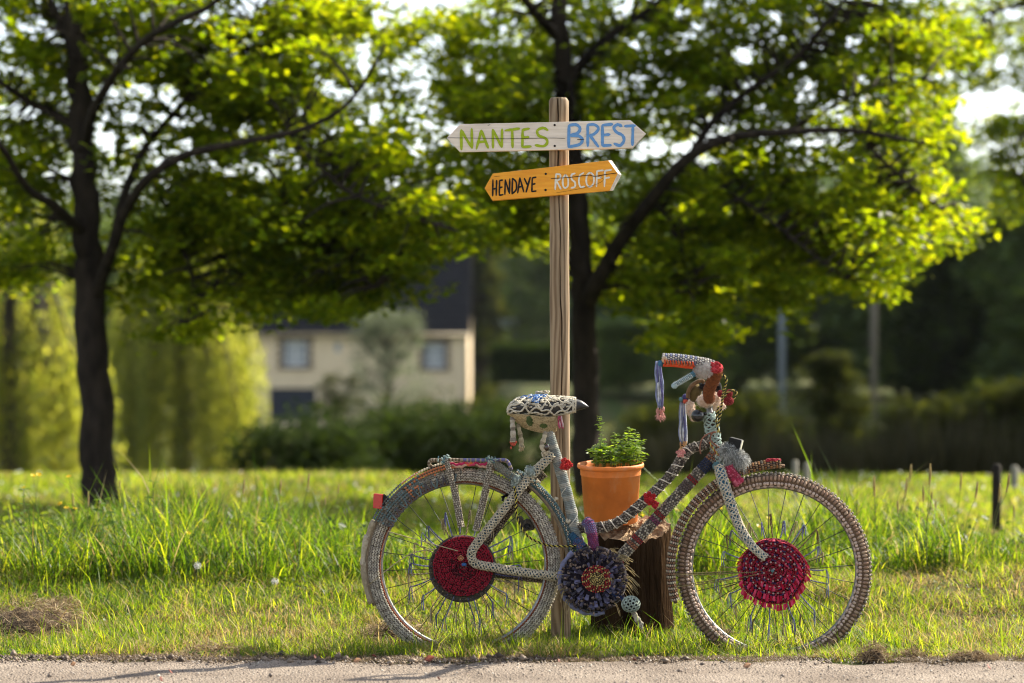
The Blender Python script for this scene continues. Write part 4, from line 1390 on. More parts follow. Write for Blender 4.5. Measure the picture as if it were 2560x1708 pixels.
LET = {
    'nantes': ('#a3b51d', 27, up_b, YF, [
        [[(298, 625), (296, 425)], [(298, 430), (350, 520), (405, 608)], [(405, 610), (402, 415)]],
        [[(450, 618), (500, 430)], [(500, 430), (568, 608)], [(470, 548), (550, 543)]],
        [[(618, 608), (616, 422)], [(618, 425), (706, 600)], [(706, 600), (710, 418)]],
        [[(742, 432), (885, 412)], [(812, 425), (816, 603)]],
        [[(918, 422), (915, 600)], [(920, 425), (985, 412)], [(920, 505), (980, 498)], [(916, 600), (1003, 592)]],
        [[(1172, 428), (1125, 405), (1068, 432), (1080, 482), (1150, 512), (1168, 552), (1130, 590), (1046, 580)]]]),
    'brest': ('#6a9bd0', 30, up_b, YF, [
        [[(1388, 380), (1384, 600)], [(1388, 380), (1455, 372), (1498, 405), (1478, 455), (1400, 482)], [(1400, 482), (1485, 487), (1522, 525), (1495, 572), (1386, 598)]],
        [[(1577, 375), (1578, 590)], [(1577, 375), (1645, 372), (1686, 410), (1650, 462), (1590, 486)], [(1600, 480), (1684, 595)]],
        [[(1726, 380), (1726, 585)], [(1726, 378), (1828, 368)], [(1726, 478), (1800, 472)], [(1726, 585), (1813, 580)]],
        [[(1922, 388), (1880, 372), (1842, 402), (1868, 448), (1930, 482), (1944, 535), (1905, 583), (1846, 565)]],
        [[(1952, 388), (2058, 382)], [(2035, 388), (2030, 580)]]]),
    'hendaye': ('#120d0a', 17, lo_b, YL, [
        [[(617, 930), (615, 1095)], [(655, 935), (650, 1090)], [(615, 1027), (652, 1016)]],
        [[(685, 940), (681, 1088)], [(685, 938), (716, 933)], [(683, 1012), (712, 1004)], [(681, 1088), (720, 1081)]],
        [[(738, 1080), (742, 930)], [(742, 930), (785, 1070)], [(785, 1070), (788, 920)]],
        [[(815, 915), (811, 1075)], [(815, 915), (852, 955), (852, 1030), (811, 1075)]],
        [[(868, 1065), (890, 910)], [(890, 910), (930, 1055)], [(876, 1005), (912, 999)]],
        [[(935, 915), (966, 982)], [(995, 905), (953, 1056)]],
        [[(1016, 910), (1011, 1050)], [(1016, 912), (1055, 904)], [(1013, 977), (1046, 971)], [(1011, 1050), (1056, 1044)]]]),
    'roscoff': ('#ece4d2', 18, lo_b, YL, [
        [[(1257, 870), (1248, 1030)], [(1257, 872), (1298, 880), (1296, 920), (1257, 945)], [(1262, 945), (1306, 1025)]],
        [[(1350, 880), (1326, 920), (1328, 990), (1352, 1014), (1378, 985), (1376, 915), (1352, 880)]],
        [[(1450, 865), (1415, 880), (1415, 925), (1446, 955), (1448, 1000), (1408, 1014)]],
        [[(1536, 860), (1496, 890), (1488, 955), (1506, 1004), (1545, 998)]],
        [[(1602, 855), (1568, 890), (1566, 970), (1600, 1002), (1636, 965), (1636, 890), (1604, 855)]],
        [[(1671, 840), (1666, 1000)], [(1671, 842), (1735, 835)], [(1668, 916), (1714, 906)]],
        [[(1752, 836), (1746, 1000)], [(1752, 839), (1818, 830)], [(1749, 916), (1798, 906)]]]),
}
rd = random.Random(5)
for key, (colr, w, bd, yf, letters) in LET.items():
    pm_ = surf('paint_' + key, colr, tuple(x * .8 for x in lin(colr)), rough=.6, scale=90, bump=.3, stretch=(.1, 1, 1))
    for strokes in letters:
        mb = MB()
        for k, st in enumerate(strokes):
            stroke(mb, st, w, yf - .0012 - .0004 * k, rd)
        mb.build('letter', [pm_], bd, smooth=False)
for bd, yf, pts, w in ((up_b, YF, [(150, 505), (420, 508), (700, 515), (1000, 511), (1200, 507), (1348, 512)], 4.5), (up_b, YF, [(1470, 524), (1540, 520)], 6), (up_b, YF, [(565, 380), (590, 372)], 5), (lo_b, YL, [(1205, 918), (1400, 906), (1580, 884), (1650, 895), (1760, 877), (1882, 860)], 7),
                       (lo_b, YL, [(1260, 1062), (1450, 1030), (1640, 985), (1735, 935), (1700, 900)], 3), (lo_b, YL, [(625, 900), (690, 893)], 3)):
    mb = MB()
    stroke(mb, pts, w, yf - .0034, rd)
    mb.build('crack', [DARKW], bd, smooth=False)
for bd, yf, x, y in ((up_b, YF, 1242, 377), (up_b, YF, 1243, 588), (lo_b, YL, 1152, 871), (lo_b, YL, 1150, 1034)):
    mb = MB()
    c = Z1(x, y, yf)
    mb.lathe(c, [(.0001, .0032), (.003, .0028), (.0044, .001), (.0044, 0)], seg=14, axis=Matrix.Rotation(R(90), 3, 'X'))
    mb.build('nail', [NAIL], bd)

# ================================================================== STUMP AND FLOWER POT
SY = 9.17
c0 = P(1578, 1335, SY)
rs = .150
ENDG = surf('stump_top', (.42, .29, .17), (.17, .10, .055), rough=1, scale=45, bump=1, bscale=150, bdist=.01)
SBARK = surf('stump_side', (.046, .027, .015), (.010, .0065, .0045), rough=1.0, spec=.0, scale=16, bump=1, bscale=60, bdist=.02, stretch=(1, 1, .16))
mb = MB()
vs, fs = [], []
seg, zg = 56, float(gz(c0.x, SY))
prof = [(1.06, -.10), (1.05, .02), (1.0, .12), (.985, .25), (.98, .36), (.965, .405)]
rd = random.Random(2)
rag = [rd.uniform(-.012, .012) for _ in range(seg)]
for r_, z_ in prof:
    for k in range(seg):
        a = 2 * math.pi * k / seg
        q = rs * r_ * (1 + .035 * math.sin(3 * a + 1) + .02 * math.sin(7 * a) + .006 * math.sin(17 * a + z_ * 3) + .004 * math.sin(29 * a))
        zz = z_ + (rag[k] + .045 * (math.sin(a) * .9 + math.cos(a) * .1) if z_ > .37 else 0)
        vs.append((c0.x + q * math.cos(a), SY + q * math.sin(a), zg + zz))
for i in range(len(prof) - 1):
    for k in range(seg):
        fs.append((i * seg + k, i * seg + (k + 1) % seg, (i + 1) * seg + (k + 1) % seg, (i + 1) * seg + k))
mb.add(vs, fs)
stump = empty('tree_stump', (c0.x, SY, zg), 'short rough-topped tree stump behind the bicycle pedals', 'stump')
mb.build('bark', [SBARK], stump)
mb = MB()
vs, fs = [], []
rings = 9
for j in range(rings + 1):
    for k in range(seg):
        a = 2 * math.pi * k / seg
        t = 1 - j / rings
        q = rs * prof[-1][0] * .998 * t * (1 + .035 * math.sin(3 * a + 1) + .025 * math.sin(7 * a))
        zz = .406 + (rag[k] * t + .045 * t * (math.sin(a) * .9 + math.cos(a) * .1)) + rd.uniform(-.006, .008) * (1 if 0 < j else .4)
        vs.append((c0.x + q * math.cos(a), SY + q * math.sin(a), zg + zz))
for j in range(rings):
    for k in range(seg):
        fs.append((j * seg + k, j * seg + (k + 1) % seg, (j + 1) * seg + (k + 1) % seg, (j + 1) * seg + k))
mb.add(vs, fs)
mb.build('cut_top', [ENDG], stump, smooth=False)

TERRA = surf('terracotta', (.74, .215, .042), (.55, .150, .032), rough=.6, scale=14, detail=8, lo=.25, hi=.6, bump=.15, bscale=120, bdist=.001, spec=.35)
_nt = TERRA.node_tree
_bs = [n for n in _nt.nodes if n.type == 'BSDF_PRINCIPLED'][0]
_src = _bs.inputs['Base Color'].links[0].from_socket
_tc = _nt.nodes.new("ShaderNodeTexCoord")
_mp = _nt.nodes.new("ShaderNodeMapping"); _mp.inputs['Scale'].default_value = (1, 1, .45)
_no = _nt.nodes.new("ShaderNodeTexNoise"); _no.inputs['Scale'].default_value = 17; _no.inputs['Detail'].default_value = 9; _no.inputs['Roughness'].default_value = .7
_rp = _nt.nodes.new("ShaderNodeValToRGB"); _rp.color_ramp.elements[0].position = .52; _rp.color_ramp.elements[1].position = .78
_rp.color_ramp.elements[1].color = (.55, .55, .55, 1)
_mx = _nt.nodes.new("ShaderNodeMix"); _mx.data_type = 'RGBA'; _mx.inputs[7].default_value = (.62, .40, .27, 1)
_nt.links.new(_tc.outputs['Object'], _mp.inputs[0]); _nt.links.new(_mp.outputs[0], _no.inputs['Vector']); _nt.links.new(_no.outputs['Fac'], _rp.inputs[0])
_nt.links.new(_rp.outputs[0], _mx.inputs[0]); _nt.links.new(_src, _mx.inputs[6]); _nt.links.new(_mx.outputs[2], _bs.inputs['Base Color'])
SOIL = surf('potting_soil', (.045, .03, .02), (.015, .011, .008), rough=1, scale=120, bump=1, bscale=200, bdist=.01)
POTY = 9.16
pc = P(1528, 1306, POTY)
ptop = P(1528, 1160, POTY).z
Hh = ptop - pc.z
tilt = Matrix.Rotation(R(4.0), 3, 'X') @ Matrix.Rotation(R(-.8), 3, 'Y')
pot = empty('flower_pot', pc, 'terracotta flower pot standing on the tree stump', 'pot')
k_ = POTY / F
ro = 83.5 * k_
mb = MB()
bd_ = 66 * k_
Ht = Hh * 1.02
mb.lathe(pc, [(.001, 0), (bd_ - .006, 0), (bd_, .006), (ro * .885, Ht * .80), (ro * .90, Ht * .803), (ro * .905, Ht * .815), (ro * .915, Ht * .905), (ro * .925, Ht * .915), (ro * .975, Ht * .925), (ro, Ht * .945), (ro, Ht * .975), (ro * .985, Ht * .995),
              (ro * .955, Ht), (ro * .925, Ht * .985), (ro * .90, Ht * .93), (ro * .86, Ht * .80), (ro * .84, Ht * .74)], seg=64, axis=tilt)
mb.build('pot_body', [TERRA], pot)
mb = MB()
mb.lathe(pc, [(.0005, Ht * .86), (ro * .4, Ht * .865), (ro * .87, Ht * .85), (ro * .872, Ht * .80)], seg=40, axis=tilt)
mb.build('soil', [SOIL], pot)

# the leafy plant in the pot
MINT = leafmat('leaf_mint', [(0, (.07, .13, .018)), (.5, (.14, .22, .030)), (1, (.26, .34, .09))], trans=.55, tboost=(2.4, 2.2, .6), rough=.4, spec=.5)
MSTEM = surf('stem_green', (.12, .17, .04), (.09, .12, .03), rough=.7, scale=40, bump=0)
soilz = pc.z + Ht * .85
plant = empty('potted_plant', (pc.x, POTY, soilz), 'small-leaved green herb growing in the terracotta pot', 'plant')


def zp(x, y):
    return P(1420 + x / 4.9, 1030 + y / 4.9, POTY)


def leaf_quads(mb_, c, d, nrm, L_, W_, m=0):
    """pointed oval leaf with a raised fold, six faces"""
    d = d.normalized()
    s = d.cross(nrm).normalized()
    n_ = s.cross(d)
    pts = [c, c + d * L_ * .3 + s * W_ * .45 + n_ * L_ * .05, c + d * L_ * .65 + s * W_ * .42 + n_ * L_ * .03, c + d * L_ - n_ * L_ * .12, c + d * L_ * .65 - s * W_ * .42 + n_ * L_ * .03, c + d * L_ * .3 - s * W_ * .45 + n_ * L_ * .05, c + d * L_ * .35 - n_ * L_ * .02, c + d * L_ * .68 - n_ * L_ * .05]
    mb_.add(pts, [(0, 1, 6), (1, 2, 7, 6), (2, 3, 7), (0, 6, 5), (6, 7, 4, 5), (7, 3, 4)], m)


rd = random.Random(11)
stems = [((420, 610), (395, 330), (385, 60), .030), ((440, 610), (430, 430), (410, 260), .030), ((560, 610), (565, 430), (590, 270), .030), ((690, 600), (715, 400), (745, 175), .032), ((720, 600), (740, 420), (770, 215), .034),
         ((760, 600), (790, 420), (835, 250), .034), ((790, 600), (830, 450), (870, 300), .034), ((830, 600), (870, 450), (930, 330), .032), ((860, 600), (900, 520), (965, 530), .032), ((380, 610), (360, 520), (345, 430), .030),
         ((640, 600), (640, 450), (660, 300), .032), ((660, 600), (690, 430), (700, 250), .032)]
for _ in range(26):
    x = rd.uniform(340, 890)
    stems.append(((x, 615), (x + rd.uniform(-25, 25), 500), (x + rd.uniform(-50, 50), rd.uniform(360, 500) + (50 if x < 620 else 0)), rd.choice((.024, .032, .042))))
leaves_ = MB()
for a, b, c, ls in stems:
    dy = rd.uniform(-.075, .075)
    path = catmull([zp(*a) + Vector((0, dy * .6, -.02)), zp(*b) + Vector((0, dy, 0)), zp(*c) + Vector((0, dy * 1.15, 0))], 8 if c[1] > 300 else 11)
    mb = MB()
    mb.tube(path, (.0017, .0008), seg=5)
    mb.build('stem', [MSTEM], plant)
    for i in range(2, len(path), 1):
        t = i / (len(path) - 1)
        a0 = i * 1.57 + rd.uniform(-.9, .9)
        if rd.random() < .35:
            continue
        sz = ls * (1.0 - .40 * t) * rd.uniform(.5, 1.35)
        for s in (0, math.pi):
            d_ = Vector((math.cos(a0 + s), math.sin(a0 + s), rd.uniform(-.15, .5)))
            leaf_quads(leaves_, path[i], d_, Vector((rd.uniform(-.3, .3), rd.uniform(-.5, .1), 1)), sz, sz * .62)
leaves_.build('leaves', [MINT], plant, smooth=False)['kind'] = 'stuff'

# ================================================================== SMALL PLANTS AND LITTER
STALK = surf('stalk_green', (.13, .15, .045), (.10, .11, .03), rough=.8, scale=30, bump=0)
SEED = leafmat('seed_head', [(0, (.34, .27, .13)), (.5, (.50, .42, .22)), (1, (.66, .57, .34))], trans=.5, tboost=(1.3, 1.2, .9), rough=.8)
rd = random.Random(21)
heads = [(611, 1201, .9), (702, 1201, .9), (773, 1187, .9), (847, 1212, .6), (813, 1245, .5), (221, 1232, .8), (182, 1236, .7), (300, 1203, .5),
         (2185, 1193, 1.2), (2278, 1164, 1.1), (2267, 1197, 1.2), (2326, 1162, 1.2), (2308, 1216, 1.0), (2403, 1185, 1.1), (2444, 1207, 1.0), (2523, 1187, 1.1), (2500, 1212, 1.1), (2330, 1232, .7), (2244, 1255, .7), (2339, 1251, .7), (2535, 1267, .7)]
where = {0: 'left of the rear wheel', 1: 'in the long grass at the right'}
order = {}
for i, (u, v, k) in enumerate(heads):
    d = rd.uniform(10.35, 11.2)
    tip = P(u, v, d)
    lean = rd.uniform(-.05, .05) + (.035 if u > 1300 else .02)
    bx = tip.x - lean
    zb = float(gz(bx, d)) - .02
    side = 'right' if u > 1300 else 'left'
    root = empty('grass_stalk', (bx, d, zb), 'thin grass stalk with %s seed head, its tip %s' % ('a long pale' if k > 1 else 'a small brown' if k < .75 else 'a slim brown', ''), 'grass stalk', 'seeding grass stalks')
    order.setdefault(side, []).append((u, root, k))
    hL = .075 * k
    path = catmull([(bx, d, zb), (bx + lean * .25, d, zb + (tip.z - zb) * .55), (tip.x - lean * .15, d, tip.z - hL * .9), (tip.x, d, tip.z)], 6)
    mb = MB()
    mb.tube(path, (.0018, .0009), seg=5)
    mb.build('stem', [STALK], root)
    sh = MB()
    pth = resample(path[-8:], .004)
    pth = pth[-int(hL / .004):]
    for j, p in enumerate(pth):
        t = j / max(1, len(pth) - 1)
        w_ = .0034 * k * math.sin(math.pi * (.12 + .8 * t)) + .0012
        for s in range(4):
            a = s * 1.57 + j * .8
            o = Vector((math.cos(a), math.sin(a), .6)) * w_
            sh.bead(p + o * .7, Vector((0, 0, .0045)) + o * .4, Vector((.0014, 0, 0)), Vector((0, .0014, 0)))
    sh.build('seed_head', [SEED], root)
NUM = ['first', 'second', 'third', 'fourth', 'fifth', 'sixth', 'seventh', 'eighth', 'ninth', 'tenth', 'eleventh', 'twelfth', 'thirteenth']
for side, lst in order.items():
    lst.sort(key=lambda e_: e_[0])
    for i, (u, root, k) in enumerate(lst):
        kind_ = 'a long pale' if k > 1 else 'a small brown' if k < .75 else 'a slim brown'
        root['label'] = 'grass stalk with %s seed head, %s from left %s' % (kind_, NUM[i], 'beside the rear wheel' if side == 'left' else 'beyond the front wheel')

YELLOW = leafmat('buttercup_petal', [(0, (.70, .47, .01)), (1, (.85, .62, .02))], trans=.4, tboost=(1.0, 1.0, .6), rough=.35, spec=.5)
bc = [(83, 1191), (97, 1188), (172.5, 1193), (151, 1261), (167, 1271), (278, 1282), (470, 1334), (60, 1220), (188, 1273),
      (1692, 1277), (1669, 1293.5), (1799, 1272), (1810, 1318), (1770, 1345), (1896, 1318), (1921, 1297), (1668, 1292), (1607, 1290)]
bc = [b_ for i, b_ in enumerate(bc) if i != 16]
lst = []
for i, (u, v) in enumerate(bc):
    d = rd.uniform(10.3, 11.0)
    tip = P(u, v, d)
    bx = tip.x + rd.uniform(-.04, .04)
    zb = float(gz(bx, d)) - .02
    root = empty('buttercup', (bx, d, zb), 'x', 'flower', 'buttercups in the long grass')
    mb = MB()
    mb.tube(catmull([(bx, d, zb), (bx * .6 + tip.x * .4, d, zb * .4 + tip.z * .6), tip], 5), (.0014, .001), seg=5)
    mb.build('stem', [STALK], root)
    fl = MB()
    ph = rd.uniform(0, 6)
    axis = Vector((rd.uniform(-.5, .5), rd.uniform(-.9, .1), 1)).normalized()
    e1 = axis.orthogonal().normalized()
    e2 = axis.cross(e1)
    for s in range(5):
        a = ph + s * 1.2566
        dd = e1 * math.cos(a) + e2 * math.sin(a) + axis * .55
        leaf_quads(fl, tip, dd, axis, .0155, .0165)
    fl.bead(tip + axis * .003, axis * .004, e1 * .004, e2 * .004)
    fl.build('petals', [YELLOW], root)
    lst.append((u, root))
left = sorted([e_ for e_ in lst if e_[0] < 900], key=lambda e_: e_[0])
right = sorted([e_ for e_ in lst if e_[0] >= 900], key=lambda e_: e_[0])
for i, (u, r_) in enumerate(left):
    r_['label'] = 'yellow buttercup, %s from the left in the grass left of the bicycle' % NUM[i]
for i, (u, r_) in enumerate(right):
    r_['label'] = 'yellow buttercup, %s from the left behind the bicycle' % NUM[i]

# leafy weeds standing above the long grass
NETTLE = leafmat('leaf_nettle', [(0, (.05, .10, .015)), (.6, (.09, .155, .022)), (1, (.15, .20, .04))], trans=.45, tboost=(1.8, 1.8, .55), rough=.5)
weeds = [(258, 1250, 1330, 10.5, .075, 'leafy nettle with broad pale leaves in front of the left tree trunk'), (383, 1205, 1330, 10.45, .05, 'tall nettle right of the left tree trunk'), (665, 1280, 1400, 10.5, .05, 'nettle with narrow leaves left of the rear wheel'),
         (340, 1270, 1370, 10.5, .04, 'short leafy weed between the two nettles at the left'), (60, 1225, 1370, 10.45, .05, 'bushy leafy weed by the left edge'), (2085, 1290, 1380, 10.6, .05, 'leafy weed just right of the front hub'),
         (2360, 1345, 1420, 10.45, .05, 'leafy weed in the long grass right of the front wheel'), (120, 1300, 1390, 10.4, .045, 'leafy weed below the buttercups at the left')]
for u, v0, v1, d, ls, label in weeds:
    tip, bs_ = P(u, v0, d), P(u, v1, d)
    zb = float(gz(bs_.x, d)) - .02
    root = empty('leafy_weed', (bs_.x, d, zb), label, 'plant', 'leafy weeds in the long grass')
    path = catmull([(bs_.x + rd.uniform(-.02, .02), d, zb), (bs_.x, d, (zb + tip.z) / 2), tip], 6)
    mb = MB()
    mb.tube(path, (.003, .0015), seg=6)
    mb.build('stem', [STALK], root)
    for i in range(3, len(path), 1):
        t = i / (len(path) - 1)
        a0 = (i % 2) * 1.57 + rd.uniform(-.3, .3)
        for s in (0, math.pi):
            lf = MB()
            sz = ls * (1.15 - .5 * t) * rd.uniform(.8, 1.2)
            leaf_quads(lf, path[i], Vector((math.cos(a0 + s), math.sin(a0 + s) * .8, rd.uniform(-.1, .45))), Vector((0, rd.uniform(-.5, 0), 1)), sz, sz * .5)
            lf.build('leaf', [NETTLE], root, smooth=False)

# dandelion clocks
FLUFF = surf('dandelion_fluff', (.75, .74, .70), (.6, .58, .54), rough=1, scale=60, bump=0)
for u, v, v1, d, label in ((494, 1414, 1520, 9.6, 'dandelion clock on a stem in the mown grass at the left'), (688, 1453, 1500, 9.9, 'low dandelion clock left of the rear wheel')):
    tip = P(u, v, d)
    zb = float(gz(tip.x - .01, d)) - .01
    root = empty('dandelion_clock', (tip.x - .01, d, zb), label, 'flower', 'dandelion clocks')
    mb = MB()
    mb.tube(catmull([(tip.x - .012, d, zb), (tip.x - .008, d, (zb + tip.z) / 2), tip], 4), .0015, seg=5)
    mb.build('stem', [STALK], root)
    mb = MB()
    mb.blob(tip, .004, nu=8, nv=6)
    for _ in range(110):
        q = Vector((rd.gauss(0, 1), rd.gauss(0, 1), rd.gauss(0, 1))).normalized()
        s = q.orthogonal().normalized() * .0006
        e_ = tip + q * .014
        mb.add([tip + s, tip - s, e_], [(0, 1, 2)])
        for _k in range(3):
            w_ = Vector((rd.gauss(0, 1), rd.gauss(0, 1), rd.gauss(0, 1))).normalized() * .005
            mb.add([e_ + s * .7, e_ - s * .7, e_ + w_], [(0, 1, 2)])
    mb.build('seed_ball', [FLUFF], root, smooth=False)

# a few long bent blades standing out of the mown grass
lone = [((455, 1560), (495, 1420), (562, 1232), 10.2, 'long dark grass blade leaning right over the mown grass'), ((408, 1520), (408, 1400), (412, 1340), 10.4, 'upright dark grass blade left of the long leaning blade'),
        ((610, 1500), (655, 1445), (725, 1415), 10.4, 'arching grass blade bent over to the right near the rear wheel')]
for a, b, c, d, label in lone:
    A_, B_, C_ = P(*a, d), P(*b, d), P(*c, d)
    A_.z = float(gz(A_.x, d)) - .01
    mb = MB()
    mb.tube(catmull([A_, B_, C_], 7), (.0034, .0006), seg=5, squash=.35)
    tag(mb.build('long_grass', [surf('blade_deep', (.045, .085, .02), (.03, .06, .015), rough=.5, scale=20, bump=0)]), label, 'grass', 'lone long grasses')

# heaps of dried clippings
HAY = leafmat('hay', [(0, (.08, .05, .028)), (.45, (.24, .16, .09)), (.8, (.42, .31, .18)), (1, (.60, .48, .30))], trans=.15, tboost=(1, 1, 1), rough=.9)
HAYB = surf('hay_core', (.10, .065, .038), (.04, .026, .016), rough=1, scale=60, bump=1, bscale=200, bdist=.01)
hay = [(75, 1575, .22, .18, .105, 'big heap of dried grass clippings at the left edge'), (150, 1545, .10, .10, .05, 'smaller clump of dried clippings right of the big heap'), (540, 1640, .14, .07, .045, 'flat heap of dried grass beside the gravel path left of the bicycle'),
       (985, 1592, .13, .09, .07, 'heap of dried grass against the foot of the rear wheel'), (2185, 1662, .045, .04, .05, 'small dark clod of dried grass at the path edge under the front wheel'), (2275, 1655, .06, .04, .035, 'loose tuft of dried grass right of the dark clod'),
       (1790, 1585, .06, .05, .035, 'dried grass tuft at the foot of the front wheel'), (2430, 1666, .07, .035, .025, 'low strip of dried grass at the path edge by the right edge')]
for u, v, rx, ry, hh, label in hay:
    d = F * (CAMH - .02) / (v - 854)
    c = P(u, v, d)
    zb = float(gz(c.x, d)) if d > 8.3 else .036
    root = empty('hay_heap', (c.x, d, zb), label, 'hay heap', 'heaps of dried clippings')
    mb = MB()
    mb.blob((c.x, d, zb), (rx * .85, ry * .85, hh * .70), nu=24, nv=14, noise=.16, seed=int(u))
    mb.build('core', [HAYB], root)
    n_ = int(1500 * (rx / .15))
    mb = MB()
    for _ in range(n_):
        a = rd.uniform(0, 6.28)
        q = math.sqrt(rd.random())
        px_, py_ = c.x + rx * 1.3 * q * math.cos(a), d + ry * 1.3 * q * math.sin(a)
        pz = zb + hh * max(0, 1 - q * q) * rd.uniform(.75, 1.15) * (1 + .35 * math.sin(px_ * 90) * math.sin(py_ * 70)) + .003
        L_ = rd.uniform(.02, .055)
        dr = Vector((rd.gauss(0, 1), rd.gauss(0, 1), rd.gauss(0, .7))).normalized()
        s = Vector((rd.gauss(0, 1), rd.gauss(0, 1), rd.gauss(0, 1))).normalized() * rd.choice((.0007, .0009, .0014))
        p = Vector((px_, py_, pz))
        k = Vector((rd.gauss(0, 1), rd.gauss(0, 1), rd.gauss(0, 1))) * .004
        mb.add([p - dr * L_ * .5 - s, p - dr * L_ * .5 + s, p + k + s, p + k - s, p + dr * L_ * .5], [(0, 1, 2, 3), (3, 2, 4)])
    mb.build('straws', [HAY], root, smooth=False)['kind'] = 'stuff'

# fallen leaves
RED = surf('leaf_fallen', (.22, .045, .022), (.12, .030, .018), rough=.6, scale=60, bump=.3)
TAN = surf('leaf_tan', (.30, .16, .08), (.18, .09, .05), rough=.7, scale=60, bump=.3)
fallen = [(425, 1684, .030, RED, 'curled dark red fallen leaf on the gravel path at the left'), (400, 1702, .020, RED, 'red fallen leaf at the bottom edge below the curled one'), (1063, 1652, .036, RED, 'largest red fallen leaf at the grass edge below the rear wheel'),
          (940, 1644, .022, RED, 'small red leaf in the grass edge left of the largest one'), (786, 1648, .026, RED, 'broad red leaf at the path edge right of the flat hay heap'), (885, 1655, .026, TAN, 'tan leaf lying flat between two red ones at the path edge'),
          (1395, 1655, .016, RED, 'tiny red leaf at the path edge below the pedals'), (1590, 1652, .018, RED, 'tiny red leaf upright at the path edge right of the pedals'), (178, 1664, .022, TAN, 'tan leaf on the path below the big hay heap'),
          (1860, 1668, .028, TAN, 'thin tan leaf below the front wheel'), (2470, 1672, .024, RED, 'dull red leaf by the right edge of the path'), (1100, 1700, .018, RED, 'small red leaf on the bare gravel below the rear wheel')]
for u, v, s, m_, label in fallen:
    d = F * (CAMH - .04) / (v - 854)
    c = P(u, v, d)
    c.z = .042
    a = rd.uniform(0, 3.1)
    dv = Vector((math.cos(a), math.sin(a) * .5, .25))
    vs, fs = [], []
    nn_ = 7
    sd = Vector((-dv.y, dv.x, .7)).normalized()
    upv = dv.cross(sd).normalized()
    for i in range(nn_):
        t = i / (nn_ - 1)
        w_ = s * .42 * math.sin(math.pi * (.06 + .9 * t)) + .0006
        ctr = c + dv * s * (t - .1) + Vector((0, 0, .35 * s * (t - .5) ** 2))
        vs += [ctr - sd * w_ + upv * w_ * .35, ctr, ctr + sd * w_ + upv * w_ * .35]
    for i in range(nn_ - 1):
        fs += [(3 * i, 3 * i + 1, 3 * i + 4, 3 * i + 3), (3 * i + 1, 3 * i + 2, 3 * i + 5, 3 * i + 4)]
    mb = MB()
    mb.add(vs, fs)
    o = mb.build('fallen_leaf', [m_])
    sm = o.modifiers.new('solid', 'SOLIDIFY'); sm.thickness = .0006
    lowest = min(v_.co.z for v_ in o.data.vertices)
    o.location.z = .0385 - lowest
    tag(o, label, 'leaf', 'fallen leaves along the path')


# ================================================================== THE YARN-COVERED BICYCLE
def B(u, v, dy=0.0):
    return P(u, v, BIKE + dy)


def zoomer(u0, v0, k):
    return lambda x, y, dy=0.0: B(u0 + x / k, v0 + y / k, dy)


Q3 = zoomer(1600, 860, 4.6125)
Q4 = zoomer(880, 1100, 3.016)
Q5 = zoomer(1640, 1100, 2.904)
Q6 = zoomer(1320, 1100, 3.015)
Q7 = zoomer(1240, 960, 8.7115)
Q9 = zoomer(1040, 1120, 7.839)
Q10 = zoomer(1400, 1340, 6.533)
Q11 = zoomer(1620, 870, 6.03)

CREAM, GREY, PINK, MINTY, TEAL, DKTEAL = yarn('#cbbfa8'), yarn('#a39c92'), yarn('#cfae9e'), yarn('#a9bdb6'), yarn('#5f8288'), yarn('#2f5560')
BROWN, DKBR, WHITEY, BLUEG, LILAC, CRIM = yarn('#80604c'), yarn('#2b211b'), yarn('#dcd6cb'), yarn('#8b93b4'), yarn('#6d6a9a'), yarn('#a31e36')
REDY, CORAL, ORNG, OLIVE, PURP, NAVYY = yarn('#c42a2e'), yarn('#d8604a'), yarn('#d9733f'), yarn('#8a7a54'), yarn('#4a4478'), yarn('#26304f')
SLATEB, PEACH, RUST, PLUM, BLUE, BEIGE = yarn('#868c8a'), yarn('#e0bfa6'), yarn('#8a4a2c'), yarn('#7a3b5c'), yarn('#3f6aa8'), yarn('#b8a888')
METAL = surf('dull_metal', (.30, .29, .28), (.16, .15, .14), rough=.45, scale=40, bump=.1, spec=.6)
for n_ in METAL.node_tree.nodes:
    if n_.type == 'BSDF_PRINCIPLED':
        n_.inputs['Metallic'].default_value = .8
SPOKE = surf('spoke_steel', (.055, .052, .048), (.03, .028, .026), rough=.6, scale=60, bump=0, spec=.3)
BLACKP = surf('black_plastic', (.012, .012, .012), (.008, .008, .008), rough=.6, scale=30, bump=.05, spec=.2)
BLACKY = yarn('#1c1a1c')
REDPL = surf('red_reflector', (.55, .02, .01), (.42, .015, .008), rough=.25, scale=120, bump=.3, spec=.6)
BLUEP = surf('blue_frame_paint', (.035, .12, .20), (.025, .08, .14), rough=.4, scale=30, bump=.05)

bz = float(gz(B(1158, 0).x, BIKE))
bike = empty('bicycle', (B(1480, 0).x, BIKE, bz), "bicycle wrapped all over in knitted and crocheted yarn beside the signpost", 'bicycle')
rd = random.Random(77)


def part(mb_, name, mats, parent=None, label=None, smooth=True):
    o = mb_.build(name, mats, parent or bike, smooth)
    if label: o['label'] = label
    return o


